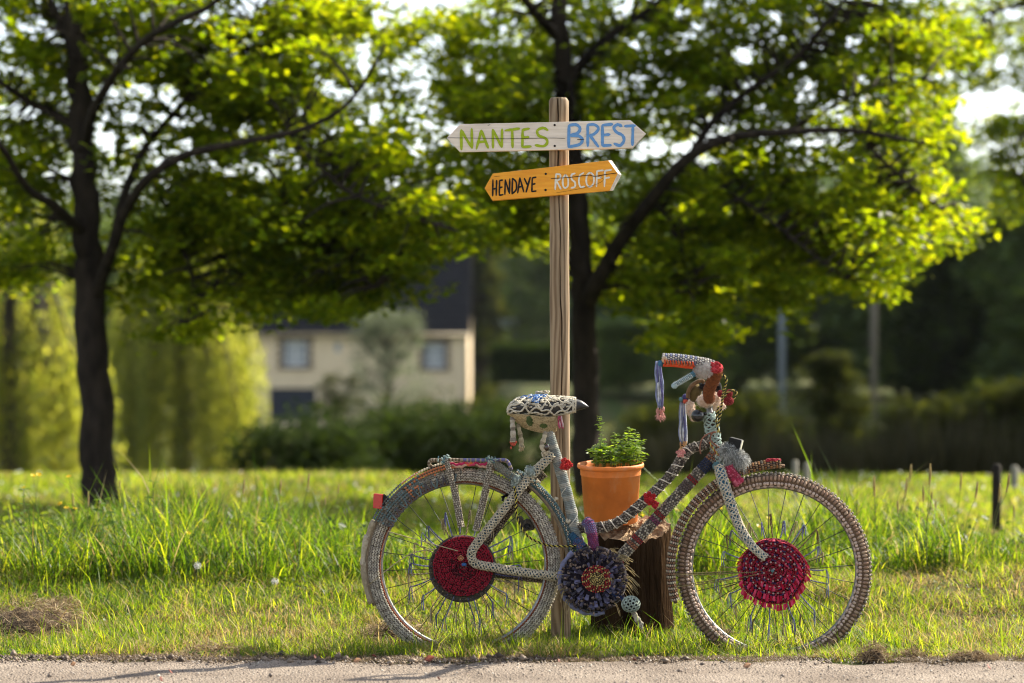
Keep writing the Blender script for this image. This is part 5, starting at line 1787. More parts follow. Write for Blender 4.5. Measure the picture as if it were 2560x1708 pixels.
def knit(mb_, path, r, matfn, pitch=.011, around=11, base=0, plump=1.0, jit=.12, squash=1.0, cover=.94):
    """tube covered with plump stitches, row by row"""
    path = resample(path, pitch)
    fr = frames(path)
    n = len(path)
    rr = r if callable(r) else ((lambda t: r[0] + (r[1] - r[0]) * t) if isinstance(r, (tuple, list)) else (lambda t: r))
    mb_.tube(path, lambda t: rr(t) * cover, seg=12, m=base, squash=squash, fr=fr)
    for i in range(n):
        t, nn, bb = fr[i]
        q = rr(i / max(1, n - 1))
        for k in range(around):
            a = 2 * math.pi * (k + (.5 if i % 2 else 0)) / around
            m = matfn(i / max(1, n - 1), k, i)
            if m is None:
                continue
            rad = nn * math.cos(a) * squash + bb * math.sin(a)
            tan = bb * math.cos(a) - nn * math.sin(a) * squash
            j = 1 + rd.uniform(-jit, jit)
            wq = 2 * math.pi * q / around * .5
            if rd.random() < .55:
                d_ = (rad + Vector((rd.gauss(0, .8), rd.gauss(0, .8), rd.gauss(0, .8)))).normalized()
                s_ = d_.orthogonal().normalized() * .0004
                p_ = path[i] + rad * q
                mb_.add([p_ - s_, p_ + s_, p_ + d_ * rd.uniform(.004, .010)], [(0, 1, 2)], m)
            mb_.bead(path[i] + rad * q * (.95 + .05 * j), t * pitch * .52 * j, tan * wq * .95 * plump, rad * min(wq, pitch) * .55 * plump * j, m)


def net(mb_, path, r, m_net, starts=5, turn=.05, cord=.0022, step=.006):
    """crochet mesh: two families of cords wound both ways round a tube"""
    path = resample(path, step)
    fr = frames(path)
    n = len(path)
    rr = r if callable(r) else ((lambda t: r[0] + (r[1] - r[0]) * t) if isinstance(r, (tuple, list)) else (lambda t: r))
    for sgn in (-1, 1):
        for s in range(starts):
            pts = []
            for i in range(n):
                t, nn, bb = fr[i]
                a = 2 * math.pi * (s / starts + sgn * i * step / turn) + .25 * math.sin(i * 1.3 + s)
                q = rr(i / max(1, n - 1)) + cord * (.4 + .5 * sgn * .5)
                pts.append(path[i] + (nn * math.cos(a) + bb * math.sin(a)) * q)
            mb_.tube(pts, lambda t: cord * (1 + .25 * math.sin(t * n * 1.9)), seg=5, m=m_net, caps=False)


def wrap(mb_, path, r, m, turns, cord=.0022, jit=.3):
    """one yarn wound round a tube like a barber's pole"""
    path = resample(path, .004)
    fr = frames(path)
    n = len(path)
    pts = []
    for i in range(n):
        t, nn, bb = fr[i]
        u = i / (n - 1)
        a = 2 * math.pi * (turns * u + .06 * math.sin(9 * u))
        pts.append(path[i] + (nn * math.cos(a) + bb * math.sin(a)) * (r(u) if callable(r) else r))
    mb_.tube(catmull(pts[::2], 3), cord, seg=5, m=m)


def twist(mb_, pts, r, ms, pitch=.02):
    """two-ply twisted cord"""
    path = resample(catmull(pts, 8), .004)
    fr = frames(path)
    for s, m in enumerate(ms):
        q = []
        for i, (t, nn, bb) in enumerate(fr):
            a = 2 * math.pi * (i * .004 / pitch + s / len(ms))
            q.append(path[i] + (nn * math.cos(a) + bb * math.sin(a)) * r * .55)
        mb_.tube(q, r * .62, seg=5, m=m)


def fur(mb_, c, rad, n, L_, ms, droop=.3, w=.0007):
    c = Vector(c)
    for _ in range(n):
        q = Vector((rd.gauss(0, 1), rd.gauss(0, 1), rd.gauss(0, 1))).normalized()
        p = c + Vector((q.x * rad[0], q.y * rad[1], q.z * rad[2]))
        d = (q + Vector((rd.gauss(0, .45), rd.gauss(0, .45), rd.gauss(0, .45)))).normalized()
        l = L_ * rd.uniform(.5, 1.2)
        s = d.orthogonal().normalized() * w
        m1 = p + d * l * .55 + Vector((0, 0, -droop * l * .15))
        m2 = p + d * l * .9 + Vector((0, 0, -droop * l * .6))
        mb_.add([p - s, p + s, m1 + s * .8, m1 - s * .8, m2], [(0, 1, 2, 3), (3, 2, 4)], rd.choice(ms))


def strands(mb_, top, bot, n, w, ms, r=.0028, wav=.004, dy=.006):
    """hanging bundle of yarn strands"""
    top, bot = Vector(top), Vector(bot)
    for i in range(n):
        o = (i / max(1, n - 1) - .5) * w
        p = [top + Vector((o * .5, rd.uniform(-dy, dy) * .4, 0))]
        for k in range(1, 5):
            t = k / 4
            p.append(top.lerp(bot, t) + Vector((o * (1 if t < .95 else .7) + rd.uniform(-wav, wav), rd.uniform(-dy, dy), rd.uniform(-.004, .004) if k == 4 else 0)))
        mb_.tube(catmull(p, 4), r * rd.uniform(.85, 1.15), seg=5, m=ms[i % len(ms)])


def flower(name, c, r, ms, parent=None, label=None, facing=Vector((0, -1, 0))):
    """crochet flower: ring of plump petals, rows of stitches on each, centre knot"""
    mb_ = MB()
    c = Vector(c)
    e1 = facing.orthogonal().normalized()
    e2 = facing.cross(e1)
    for s in range(8):
        a = s * .785 + rd.uniform(-.25, .25)
        d = e1 * math.cos(a) + e2 * math.sin(a)
        tn = e2 * math.cos(a) - e1 * math.sin(a)
        for k in range(rd.choice((3, 4))):
            for j in (-1, 0, 1):
                mb_.bead(c + d * r * (.28 + .22 * k) + tn * j * r * .20 * (1 + .25 * k - .11 * k * k) + facing * r * (.20 + .22 * math.sin(k * 1.3 + s) + rd.uniform(-.12, .12)), d * r * .17, tn * r * .16, facing * r * .15, (s + k) % len(ms))
    mb_.blob(c + facing * r * .25, (r * .28,) * 3, 0, nu=8, nv=6, noise=.08, seed=int(c.x * 999))
    mb_.blob(c, (r * .75, r * .28, r * .7), 0, nu=12, nv=8, noise=.1, seed=int(c.x * 777))
    return part(mb_, name, ms, parent, label)


# ------------------------------------------------------------------ wheels
def make_wheel(hu, hv, yaw, label, style):
    hub = B(hu, hv, 0)
    ex = Vector((math.cos(yaw), -math.sin(yaw), 0))
    ey = Vector((-math.sin(yaw), -math.cos(yaw), 0))      # towards the camera
    ez = Vector((0, 0, 1))
    R0, r0 = (.3255, .0265)

    def W(a, rad, dep):
        return hub + (ex * math.cos(a) + ez * math.sin(a)) * rad + ey * dep
    mb_ = MB()
    ring = [W(2 * math.pi * i / 72, .302, 0) for i in range(73)]
    mb_.tube(ring, .0085, seg=8, caps=False)
    mb_.tube([W(0, 0, -.05), W(0, 0, .05)], .014, seg=12)
    for s in (-.032, .032):
        mb_.tube([W(0, 0, s - .002), W(0, 0, s + .002)], .026, seg=20)
    wheel = part(mb_, 'wheel', [METAL], None, label)
    # tyre sleeve
    mb_ = MB()
    ring = [W(2 * math.pi * i / 96, R0, 0) for i in range(97)]
    mb_.tube(ring, r0 * .93, seg=14, caps=False, m=0)
    N = 150 if style == 'front' else 190
    for i in range(N):
        a = 2 * math.pi * (i + rd.uniform(-.12, .12)) / N
        rad = ex * math.cos(a) + ez * math.sin(a)
        tan = ez * math.cos(a) - ex * math.sin(a)
        pw = math.pi * R0 / N

        def st(phi, ln, m, ww=.72, th=.0048, off=0.0):
            f = R(phi)
            nr = rad * math.cos(f) + ey * math.sin(f)
            al = ey * math.cos(f) - rad * math.sin(f)
            mb_.bead(hub + rad * R0 + nr * r0 + tan * off, al * ln * rd.uniform(.85, 1.15), tan * pw * ww * 1.0, nr * th * rd.uniform(.8, 1.2), m)
        if style == 'front':
            o = pw if i % 2 else 0
            for sgn in (1, -1):
                st(sgn * 72, .0105, 1 if rd.random() < .6 else 4, .92)
                st(sgn * 118, .0074, 2, 1.0, .0070)
                if i % 2 == 0:
                    st(sgn * 148, .006, 2, 1.5, .0060)
                st(sgn * 38, .0042, 3 if i % 2 else 5, .85, .004)
                st(sgn * 18, .0042, 5 if i % 2 else 3, .85, .004)
            st(0, .0042, 3 if i % 2 else 5, .85, .004)
        else:
            for sgn in (1, -1):
                for row, phi in enumerate((36, 58, 80, 102, 124, 146)):
                    m = rd.choice((1, 2, 2, 4))
                    if row == 5:
                        m = 3
                    f = R(sgn * phi)
                    nr = rad * math.cos(f) + ey * math.sin(f)
                    al = (ey * math.cos(f) - rad * math.sin(f)) * sgn
                    c_ = hub + rad * R0 + nr * r0
                    slit = row in (1, 3) and i % 2 == 0
                    for h_ in (-1, 1):
                        d_ = (al + tan * h_ * .55).normalized()
                        mb_.bead(c_ + tan * h_ * pw * .48, d_ * .0062 * rd.uniform(.85, 1.15), d_.cross(nr) * .0031, nr * .0024 * rd.uniform(.8, 1.3), m)
                    if slit:
                        mb_.bead(c_ + tan * pw + al * .0045, al * .0042, tan * .0014, nr * .0030, 5)
            for phi in (-14, 0, 14):
                st(phi, .0036, 2 if i % 2 else 4, .95, .003)
    for _ in range(1500):
        a, f = rd.uniform(0, 6.283), rd.uniform(-2.6, 2.6)
        rad = ex * math.cos(a) + ez * math.sin(a)
        nr = rad * math.cos(f) + ey * math.sin(f)
        p = hub + rad * R0 + nr * (r0 + .003)
        d = (nr + Vector((rd.gauss(0, .8), rd.gauss(0, .8), rd.gauss(0, .8)))).normalized()
        s_ = d.orthogonal().normalized() * .0005
        mb_.add([p - s_, p + s_, p + d * rd.uniform(.004, .010)], [(0, 1, 2)], rd.choice((1, 2, 3 if style == 'front' else 4)))
    if style == 'front':
        part(mb_, 'tyre_cover', [yarn('#75604f'), yarn('#a38470'), yarn('#d8bfb0'), yarn('#c2b8a8'), yarn('#b59a84'), yarn('#6a6056')], wheel, 'knitted tyre sleeve in brown, dusty pink and grey')
    else:
        part(mb_, 'tyre_cover', [yarn('#7d7368'), yarn('#b8b0a3'), yarn('#cfc5b4'), RUST, yarn('#a89e92'), yarn('#2a2522')], wheel, 'knitted tyre sleeve in off-white and grey with dark slits')
    # spokes
    for i in range(28):
        a = 2 * math.pi * (i + .3) / 28
        s = .03 if i % 2 else -.03
        b = a + (.55 if (i // 2) % 2 else -.55)
        m_ = MB()
        m_.tube([W(b, .024, s), W(a, .300, 0)], .0014, seg=5)
        part(m_, 'spoke', [SPOKE], wheel)
    return wheel, W, hub, ex, ey


def bead_disc(mb_, W, Rr, dep, pitch, blen, matfn, dome=0.0, th=.0042):
    r, k = pitch * .6, 0
    while r < Rr:
        nb = max(5, int(2 * math.pi * r / blen))
        for i in range(nb):
            a = 2 * math.pi * (i + .5 * (k % 2)) / nb
            c = W(a, r, dep + dome * (1 - (r / Rr) ** 2))
            ta = (W(a + .01, r, dep) - W(a - .01, r, dep)).normalized()
            ra = (W(a, r + .01, dep) - W(a, r, dep)).normalized()
            nn = ta.cross(ra)
            m = matfn(r / Rr, a, k, i)
            c = c + (ta * rd.gauss(0, .13) + ra * rd.gauss(0, .13)) * pitch
            ta2 = (ta + ra * rd.gauss(0, .22)).normalized()
            mb_.bead(c, ta2 * blen * .56 * rd.uniform(.75, 1.25), nn.cross(ta2) * pitch * .54 * rd.uniform(.8, 1.15), nn * th * rd.uniform(.55, 1.45), m)
            for _f in range(2):
                d_ = (nn * rd.choice((-1, 1)) + Vector((rd.gauss(0, .9), rd.gauss(0, .4), rd.gauss(0, .9)))).normalized()
                s_ = d_.orthogonal().normalized() * .0004
                mb_.add([c - s_, c + s_, c + d_ * rd.uniform(.005, .010)], [(0, 1, 2)], m)
        r += pitch
        k += 1


def tassels(wheel, W, n, r0, dep, cols, skip=lambda a: False):
    for i in range(n):
        a = 2 * math.pi * (i + rd.uniform(-.25, .25)) / n
        if skip(a):
            continue
        L_ = rd.uniform(.045, .085)
        m_ = MB()
        ms = cols[i % len(cols)]
        p0, p1 = W(a, r0, dep), W(a + rd.uniform(-.06, .06), r0 + L_, dep * .6 + rd.uniform(-.004, .004))
        twist(m_, [p0, p0.lerp(p1, .5) + Vector((0, 0, -.002)), p1], .0027, [0, 1], .014)
        out = (p1 - p0).normalized()
        for s in range(rd.choice((3, 4, 5))):
            l = rd.uniform(.030, .058)
            o = Vector((rd.uniform(-.008, .008), rd.uniform(-.006, .006), 0))
            q1 = p1 + out * .010 + o * .5 + Vector((0, 0, .002))
            q2 = p1 + out * .014 + o + Vector((0, 0, -l * .5))
            q3 = p1 + out * .012 + o * 1.3 + Vector((0, 0, -l))
            m_.tube(catmull([p1, q1, q2, q3], 3), .0014, seg=5, m=s % 2)
        part(m_, 'tassel', ms, wheel)


rear, WR, hubR, exR, eyR = make_wheel(1159, 1413, R(0), 'rear wheel with crimson disc cover', 'rear')
front, WF, hubF, exF, eyF = make_wheel(1934, 1423, R(9), 'front wheel with red rag-rug disc cover', 'front')

mb = MB()
mb.lathe(hubR + Vector((-.003, -.030, -.010)), [(.0005, .006), (.118, .004), (.123, 0), (.118, -.006), (.0005, -.006)], seg=40, axis=Matrix.Rotation(R(90), 3, 'X'))
bead_disc(mb, lambda a, r, d: hubR + Vector((-.003 + math.cos(a) * r, -.034 - d, -.010 + math.sin(a) * r)), .124, 0, .012, .012, lambda q, a, k, i: 0 if rd.random() < .7 else 1)
part(mb, 'disc_backing', [yarn('#4a443c'), yarn('#5d5548')], rear)
mb = MB()
bead_disc(mb, lambda a, r, d: hubR + Vector((math.cos(a) * r * 1.02, -.045 - d, math.sin(a) * r)), .112, 0, .0072, .0095, lambda q, a, k, i: (2 if rd.random() < .35 else 1) if (q < .45 or rd.random() < .06) and math.sin(a) < .55 and rd.random() < .7 else 0, dome=.006)
mb.lathe(hubR + Vector((0, -.040, 0)), [(.0005, .006), (.105, .004), (.112, -.004), (.0005, -.006)], seg=40, axis=Matrix.Rotation(R(90), 3, 'X'), m=2)
part(mb, 'hub_cover', [yarn('#98192f'), yarn('#761424'), yarn('#4a101b')], rear, 'round crimson crocheted disc over the rear hub')
flower('crochet_flower', Q4(820, 893, -.062), .0105, [yarn('#d09a72'), yarn('#a0603c')], rear, 'tiny tan crochet flower on the rear hub')
mb = MB()
mb.blob(Q4(845, 940, -.055), (.010, .006, .006), 0, noise=.1)
part(mb, 'knot', [BLUE], rear)
tassels(rear, WR, 30, .115, .034, [[LILAC, BLUEG], [OLIVE, BEIGE], [yarn('#4d4f70'), LILAC]])

# front: coiled rag rug with fringe
mb = MB()


def rug(q, a, k, i):
    if k % 3 == 1:
        return 1 if i % 2 else 0
    if k % 3 == 2 and q > .3:
        return 2 if (i // 2) % 2 else 3
    return 0 if rd.random() < .8 else 4


fc = hubF + exF * 0.0 + Vector((0, 0, -.004))
WD = lambda a, r, d: fc + exF * (math.cos(a) * r * (1 + .05 * math.sin(5 * a + 1))) + Vector((0, 0, math.sin(a) * r * (1 + .04 * math.sin(4 * a)))) + eyF * (.040 + d)
bead_disc(mb, WD, .121, .004, .0074, .0085, rug, dome=.018, th=.005)
mb.lathe(fc + eyF * .034, [(.0005, .008), (.112, .006), (.120, -.002), (.112, -.010), (.0005, -.010)], seg=40, axis=Matrix.Rotation(math.atan2(-exF.y, exF.x) * -1, 3, 'Z') @ Matrix.Rotation(R(90), 3, 'X'), m=4)
part(mb, 'hub_cover', [yarn('#9c1a30'), yarn('#c9a4a2'), yarn('#523668'), yarn('#b52c4c'), yarn('#6a1220')], front, 'coiled red rag-rug disc with fringe over the front hub')
mb = MB()
for rr_, n_, l_ in ((.118, 70, .018), (.088, 46, .020), (.050, 22, .020)):
    for i in range(n_):
        a = 2 * math.pi * (i + rd.uniform(-.3, .3)) / n_
        if rr_ < .1 and not (math.sin(a) < -.2 or math.cos(a) > .5):
            continue
        p = WD(a, rr_, .016)
        o = (WD(a, rr_ + .01, .016) - p).normalized()
        tn = o.cross(eyF)
        l = l_ * rd.uniform(.7, 1.3)
        dn = (o * .55 + Vector((0, 0, -.6)) + eyF * .15).normalized()
        w_ = .0042
        mb.add([p - tn * w_ + eyF * .004, p + tn * w_ + eyF * .004, p + dn * l + tn * w_ * 1.3 + eyF * .005, p + dn * l - tn * w_ * 1.3 + eyF * .003], [(0, 1, 2, 3)], i % 3)
part(mb, 'fringe', [yarn('#c32a4c'), yarn('#a81a34'), yarn('#d84a6a')], front, smooth=False)
tassels(front, WF, 27, .118, .03, [[BLUEG, LILAC], [OLIVE, BEIGE], [yarn('#6a6080'), BLUEG], [OLIVE, yarn('#6a5a3c')]])

# ------------------------------------------------------------------ frame
# seat tube: ribbed blue-grey knitting
seat_p = catmull([Q6(150, -60, .0), Q6(190, 60), Q6(262, 290), Q6(318, 500), Q6(355, 690), Q6(400, 830)], 6)
mb = MB()
sp = resample(seat_p, .0013)
mb.tube(sp, lambda t: .0202 + .0011 * math.sin(t * len(sp) * 1.25) + .0006 * math.sin(t * 40), seg=18, matfn=lambda t, k: (0 if (int(t * len(sp) * .08) % 3) else 1) if t < .93 else 2)
wrap(mb, seat_p[14:34], .0212, 3, 2, .0018)
part(mb, 'seat_tube', [SLATEB, yarn('#a4a39b'), TEAL, WHITEY], None, 'seat tube in ribbed blue-grey knitting')
flower('crochet_flower', Q6(286, 186, -.026), .0235, [REDY, yarn('#d8433c')], None, 'red crochet flower on the seat tube')

# low curved top tube: tweedy grey-brown with a white yarn wound round it
top_p = catmull([Q3(800, 1060), Q3(770, 1150), Q6(1206, 80), Q6(1100, 235), Q6(1000, 345), Q6(900, 440), Q6(800, 530), Q6(700, 607), Q6(600, 650), Q6(500, 664), Q6(400, 662), Q6(350, 650)], 6)
mb = MB()
knit(mb, top_p, lambda t: .0175 - .001 * math.sin(t * 20), lambda t, k, i: rd.choice((1, 1, 2, 3, 0)), pitch=.010, around=12, base=0)
wrap(mb, top_p[6:], .0205, 4, 17, .0024)
part(mb, 'top_tube', [yarn('#4b423c'), yarn('#8d8378'), yarn('#6f655c'), yarn('#b5ab9c'), yarn('#e2d6c4')], None, 'low curved top tube in grey-brown knitting wound with white yarn')
flower('crochet_flower', Q6(915, 440, -.03), .024, [REDY, yarn('#b8242a')], None, 'large red crochet flower on the curved tube')
flower('crochet_flower', Q6(957, 490, -.028), .015, [REDY, CRIM], None, 'small red crochet bud below the large red flower')
mb = MB()
strands(mb, Q6(915, 510, -.03), Q6(912, 590, -.03), 2, .006, [0], .0011)
part(mb, 'loose_yarn', [RUST])
flower('crochet_flower', Q6(1150, 100, -.03), .0165, [yarn('#d98a8a'), yarn('#e8b0a4')], None, 'pink crochet flower under the handlebar tassel')

# straight down tube: knitted stripes
down_p = catmull([Q3(900, 1190), Q3(840, 1310), Q6(1206, 335), Q6(950, 610), Q6(700, 880), Q6(560, 1010)], 8)


def stripe(t, k, i):
    if i % 2 == 0 and k % 2 == 0 and .30 < t:
        pass
    b = [(.09, .17, 2), (.235, .262, 3), (.27, .33, 4), (.44, .47, 1), (.50, .53, 3), (.55, .58, 5), (.70, .73, 3), (.745, .765, 6), (.86, .89, 3)]
    for a0, a1, m in b:
        if a0 < t < a1:
            return m
    if t < .09:
        return 6 if rd.random() < .7 else 1
    return None if (i + k) % 3 == 0 else (0 if rd.random() < .7 else 1)


mb = MB()
knit(mb, down_p, .0205, stripe, pitch=.0092, around=13, base=7, cover=.92)
part(mb, 'down_tube', [yarn('#b9ae9c'), yarn('#8f857a'), NAVYY, yarn('#8e2a2e'), yarn('#6a5a58'), PLUM, yarn('#a06a50'), yarn('#57504a')], None, 'straight down tube in knitted stripes of cream, navy and dark red')

# rear triangle: dark teal tubes under a cream crochet mesh
for (pts, r, dy, name, lab) in (
        ([(1510, 105), (1430, 190), (1330, 290), (1240, 400), (1130, 540), (1020, 680), (945, 775), (903, 845), (905, 905), (950, 940), (1060, 960), (1200, 985), (1380, 1010), (1545, 1032)], .0132, -.055, 'rear_stay', 'rear stays on the near side in teal under cream crochet mesh'),
        ([(1450, 260), (1350, 350), (1200, 530), (1080, 690), (1000, 800)], .0115, .055, 'rear_stay', 'rear stay on the far side in brown knitting'),
        ([(1000, 1000), (1200, 1025), (1360, 1045), (1530, 1060)], .0115, .05, 'chain_stay', 'chain stay on the far side in brown knitting')):
    p = catmull([Q4(x, y, dy if i > 2 or dy > 0 else dy * (.35 + .2 * i)) for i, (x, y) in enumerate(pts)], 6)
    mb = MB()
    if dy < 0:
        mb.tube(resample(p, .01), r, seg=14, m=0)
        net(mb, p, r + .0005, 1, starts=5, turn=.062, cord=.0026)
        part(mb, name, [yarn('#2d4a58'), CREAM], None, lab)
    else:
        knit(mb, p, r, lambda t, k, i: rd.choice((0, 0, 1)), pitch=.010, around=8, base=2)
        part(mb, name, [yarn('#7a6a58'), yarn('#998a74'), DKBR], None, lab)
# upper brace up to the seat tube, wound thicker
mb = MB()
p = catmull([Q4(1320, 260, -.02), Q4(1400, 215, -.02), Q4(1470, 150, -.01), Q4(1520, 110, 0)], 6)
mb.tube(p, .013, seg=12, m=0)
net(mb, p, .0135, 1, starts=5, turn=.05, cord=.0028)
part(mb, 'stay_bridge', [yarn('#3d5660'), CREAM])

# head tube and stem: pale lace mesh
mb = MB()
head_p = catmull([Q3(790, 800, -.01), Q3(815, 900, -.01), Q3(835, 1000), Q3(855, 1100), Q3(880, 1230), Q3(900, 1390)], 6)
mb.tube(resample(head_p, .012), lambda t: .0175 + .004 * math.sin(t * 5), seg=14, m=0)
net(mb, head_p, lambda t: .0195 + .004 * math.sin(t * 5), 1, starts=5, turn=.075, cord=.0034)
for _ in range(46):
    t = rd.random()
    q = head_p[int(t * (len(head_p) - 1))]
    a = rd.uniform(0, 6.28)
    o = Vector((math.cos(a), math.sin(a), 0)) * .021
    mb.bead(q + o, Vector((rd.uniform(-1, 1), 0, 1)).normalized() * .010, Vector((.004, 0, 0)), Vector((0, .004, 0)), rd.choice((1, 2)))
part(mb, 'head_tube', [yarn('#4a4038'), MINTY, WHITEY], None, 'head tube under pale mint lace mesh')
for pts, dy in (([(700, 1270), (690, 1190), (720, 1090), (790, 1035), (880, 1015)], -.03), ([(890, 1180), (820, 1120), (815, 1060), (850, 1010)], -.032)):
    mb = MB()
    mb.tube(catmull([Q3(x, y, dy) for x, y in pts], 6), .0028, seg=6)
    part(mb, 'brake_cable', [yarn('#9a6a58')])

# fork
for dy, vis in ((-.052, True), (.052, False)):
    mb = MB()
    fork_p = catmull([Q5(462, 190, dy * .5), Q5(480, 280, dy * .9), Q5(520, 400, dy), Q5(575, 560, dy), Q5(640, 690, dy * 1.1), Q5(715, 790, dy * 1.2), Q5(800, 858, dy * 1.25)], 7)
    mb.tube(resample(fork_p, .01), (.0185, .0115), seg=14, m=0)
    net(mb, fork_p, (.0190, .0120), 1, starts=6, turn=.085, cord=.0024)
    part(mb, 'fork_blade', [yarn('#2f6480'), yarn('#d3c9b6')], None, 'fork blade on the %s side in blue under cream crochet mesh' % ('near' if vis else 'far'))
mb = MB()
mb.tube([Q5(440, 190, -.03), Q5(440, 190, .03)], .016, seg=12)
mb.tube([hubF + eyF * .075, hubF - eyF * .075], .006, seg=10)
part(mb, 'fork_crown', [TEAL])

# ------------------------------------------------------------------ mudguards
def arc(cu, cv, rpx, a0, a1, n, dy=0.0):
    c = B(cu, cv, 0)
    q = rpx * BIKE / F
    return [c + Vector((q * math.cos(R(a0 + (a1 - a0) * i / n)), dy, q * math.sin(R(a0 + (a1 - a0) * i / n)))) for i in range(n + 1)]


mg = MB()
mg.tube(arc(1169, 1414, 252, 3, 203, 60), .008, seg=12, squash=3.2, m=0)
mudr = part(mg, 'mudguard', [yarn('#8a7a66')], None, 'rear mudguard')
mb = MB()
p = arc(1169, 1413, 262, 2, 62, 40)
knit(mb, p, .0125, lambda t, k, i: (0 if (i // 3) % 2 else 1) if k % 6 else 2, pitch=.0085, around=12, base=3, squash=2.0)
part(mb, 'mudguard_cover', [yarn('#7f9398'), TEAL, CREAM, yarn('#4a4a46')], mudr, 'blue-grey knitted sleeve over the front part of the rear mudguard')
for a in (12, 24, 37, 50):
    mb = MB()
    c = arc(1169, 1413, 275, a, a + .1, 1, -.02)[0]
    for k in range(7):
        mb.bead(c + Vector((rd.uniform(-.006, .006), rd.uniform(-.006, .003), rd.uniform(-.006, .006))), Vector((.005, 0, 0)), Vector((0, .005, 0)), Vector((0, 0, .005)))
    part(mb, 'yarn_knot', [CREAM], mudr)
# crocheted blanket over the rear of it: cream, orange and teal rows
mb = MB()
c0_ = B(1169, 1414, 0)
for j, (rp2, dp) in enumerate([(264, .006), (264, -.010), (262, -.022), (256, -.031), (249, -.036), (242, -.038), (235, -.039), (228, -.039), (221, -.038)]):
    a = 94.0
    while a < 153:
        t = (a - 94) / 59
        edge = 5.0 - 1.5 * math.sin(t * 9) + 3.2 * max(0, t - .45) * 2
        if j <= edge + 1.2:
            q = rp2 * BIKE / F
            c = c0_ + Vector((q * math.cos(R(a)), dp, q * math.sin(R(a))))
            ra = Vector((math.cos(R(a)), 0, math.sin(R(a))))
            ta = Vector((-math.sin(R(a)), 0, math.cos(R(a))))
            if t < .40:
                m = 0 if j < 3 else (1 if j < 5.2 - 3 * abs(t - .2) else 3)
            elif t < .6:
                m = rd.choice((0, 1)) if j < 3 else rd.choice((1, 2, 2))
            else:
                m = rd.choice((2, 2, 2, 3))
            if not (m == 2 and rd.random() < .12):
                mb.bead(c, ta * .0052, (ra if j > 2 else Vector((0, 1, 0))) * .0050, (Vector((0, -1, 0)) if j > 2 else ra) * .0032, m)
        a += 1.55
for k in range(14):
    a = 97 + k * 4
    pts = [c0_ + Vector((math.cos(R(a + d)) * r_ * BIKE / F, -.042, math.sin(R(a + d)) * r_ * BIKE / F)) for d, r_ in ((0, 232), (1.5, 214), (3.0, 212), (4.2, 230))]
    mb.tube(catmull(pts, 4), .0034, seg=6, m=2 if k % 3 == 0 else 4)
part(mb, 'blanket', [CREAM, yarn('#d08258'), yarn('#66787a'), yarn('#7a756c'), yarn('#5a5558')], mudr, 'crocheted strip of cream, orange and teal over the rear mudguard')
# beige cloth and sacking round the tail
mb = MB()
for a0, a1, r_, m in ((154, 165, 252, 0), (163, 180, 254, 1), (178, 202, 252, 0)):
    mb.tube(arc(1163, 1413, r_, a0, a1, 12), lambda t: .013 + .0015 * math.sin(t * 7), seg=12, squash=2.3, m=m)
part(mb, 'cloth_wrap', [surf('sacking', (.36, .30, .21), (.22, .17, .11), rough=1, scale=120, bump=.8, bscale=300), surf('sacking_pale', (.46, .40, .30), (.32, .26, .18), rough=1, scale=120, bump=.8, bscale=300)], mudr, 'beige cloth bound round the tail of the rear mudguard')
# reflector
mb = MB()
c = Q4(202, 462, -.01)
rt = Matrix.Rotation(R(-28), 3, 'Z') @ Matrix.Rotation(R(3), 3, 'Y')
mb.box(c, (.0190, .009, .0265), rot=rt)
ref = part(mb, 'reflector', [REDPL], None, 'red rear reflector in a black housing', smooth=False)
bv = ref.modifiers.new('b', 'BEVEL'); bv.width = .002; bv.segments = 2
mb = MB()
mb.prism([Q4(240, 404, -.022), Q4(287, 447, -.022), Q4(268, 480, -.022), Q4(218, 512, -.022)], [Q4(240, 404, .02), Q4(287, 447, .02), Q4(268, 480, .02), Q4(218, 512, .02)])
part(mb, 'reflector_housing', [BLACKP], ref, smooth=False)

# front mudguard sleeve, in two lengths
cF = (1934, 1423)
mb = MB()
mb.tube(arc(cF[0], cF[1], 259, 84, 199, 50), .007, seg=12, squash=2.6)
mudf = part(mb, 'mudguard', [yarn('#6d5846')], None, 'front mudguard')


def fg(t, k, i):
    return (0 if rd.random() < .7 else 3) if (i % 2) else (1 if k % 3 else 2)


mb = MB()
knit(mb, arc(cF[0], cF[1], 257, 119, 197, 50), .0150, fg, pitch=.0105, around=12, base=4, squash=1.35)
part(mb, 'mudguard_cover', [CREAM, yarn('#9a7458'), BROWN, PINK, DKBR], mudf, 'cream and brown knitted sleeve over the rear part of the front mudguard')
mb = MB()
p = [Q5(585, 235, -.005), Q5(660, 212, -.005), Q5(740, 192, -.005), Q5(820, 177, -.005), Q5(895, 170, -.005)]
knit(mb, catmull(p, 8), .0165, fg, pitch=.0105, around=12, base=4, squash=1.35)
part(mb, 'mudguard_cover', [yarn('#a58a6c'), yarn('#a8794e'), BROWN, yarn('#6f675c'), DKBR], mudf, 'brown and cream knitted sleeve over the front tip of the mudguard')
mb = MB()
for k in range(60):
    t = rd.random()
    c = Q5(800 + 100 * t, 148 - 4 * math.sin(t * 3) + rd.uniform(-6, 10), rd.uniform(-.022, .012))
    mb.bead(c, Vector((.006, 0, 0)), Vector((0, .005, 0)), Vector((0, 0, .004)), rd.choice((0, 0, 1)))
part(mb, 'mudguard_tip', [yarn('#a83440'), CRIM], mudf, 'red knitted patch on the tip of the front mudguard')
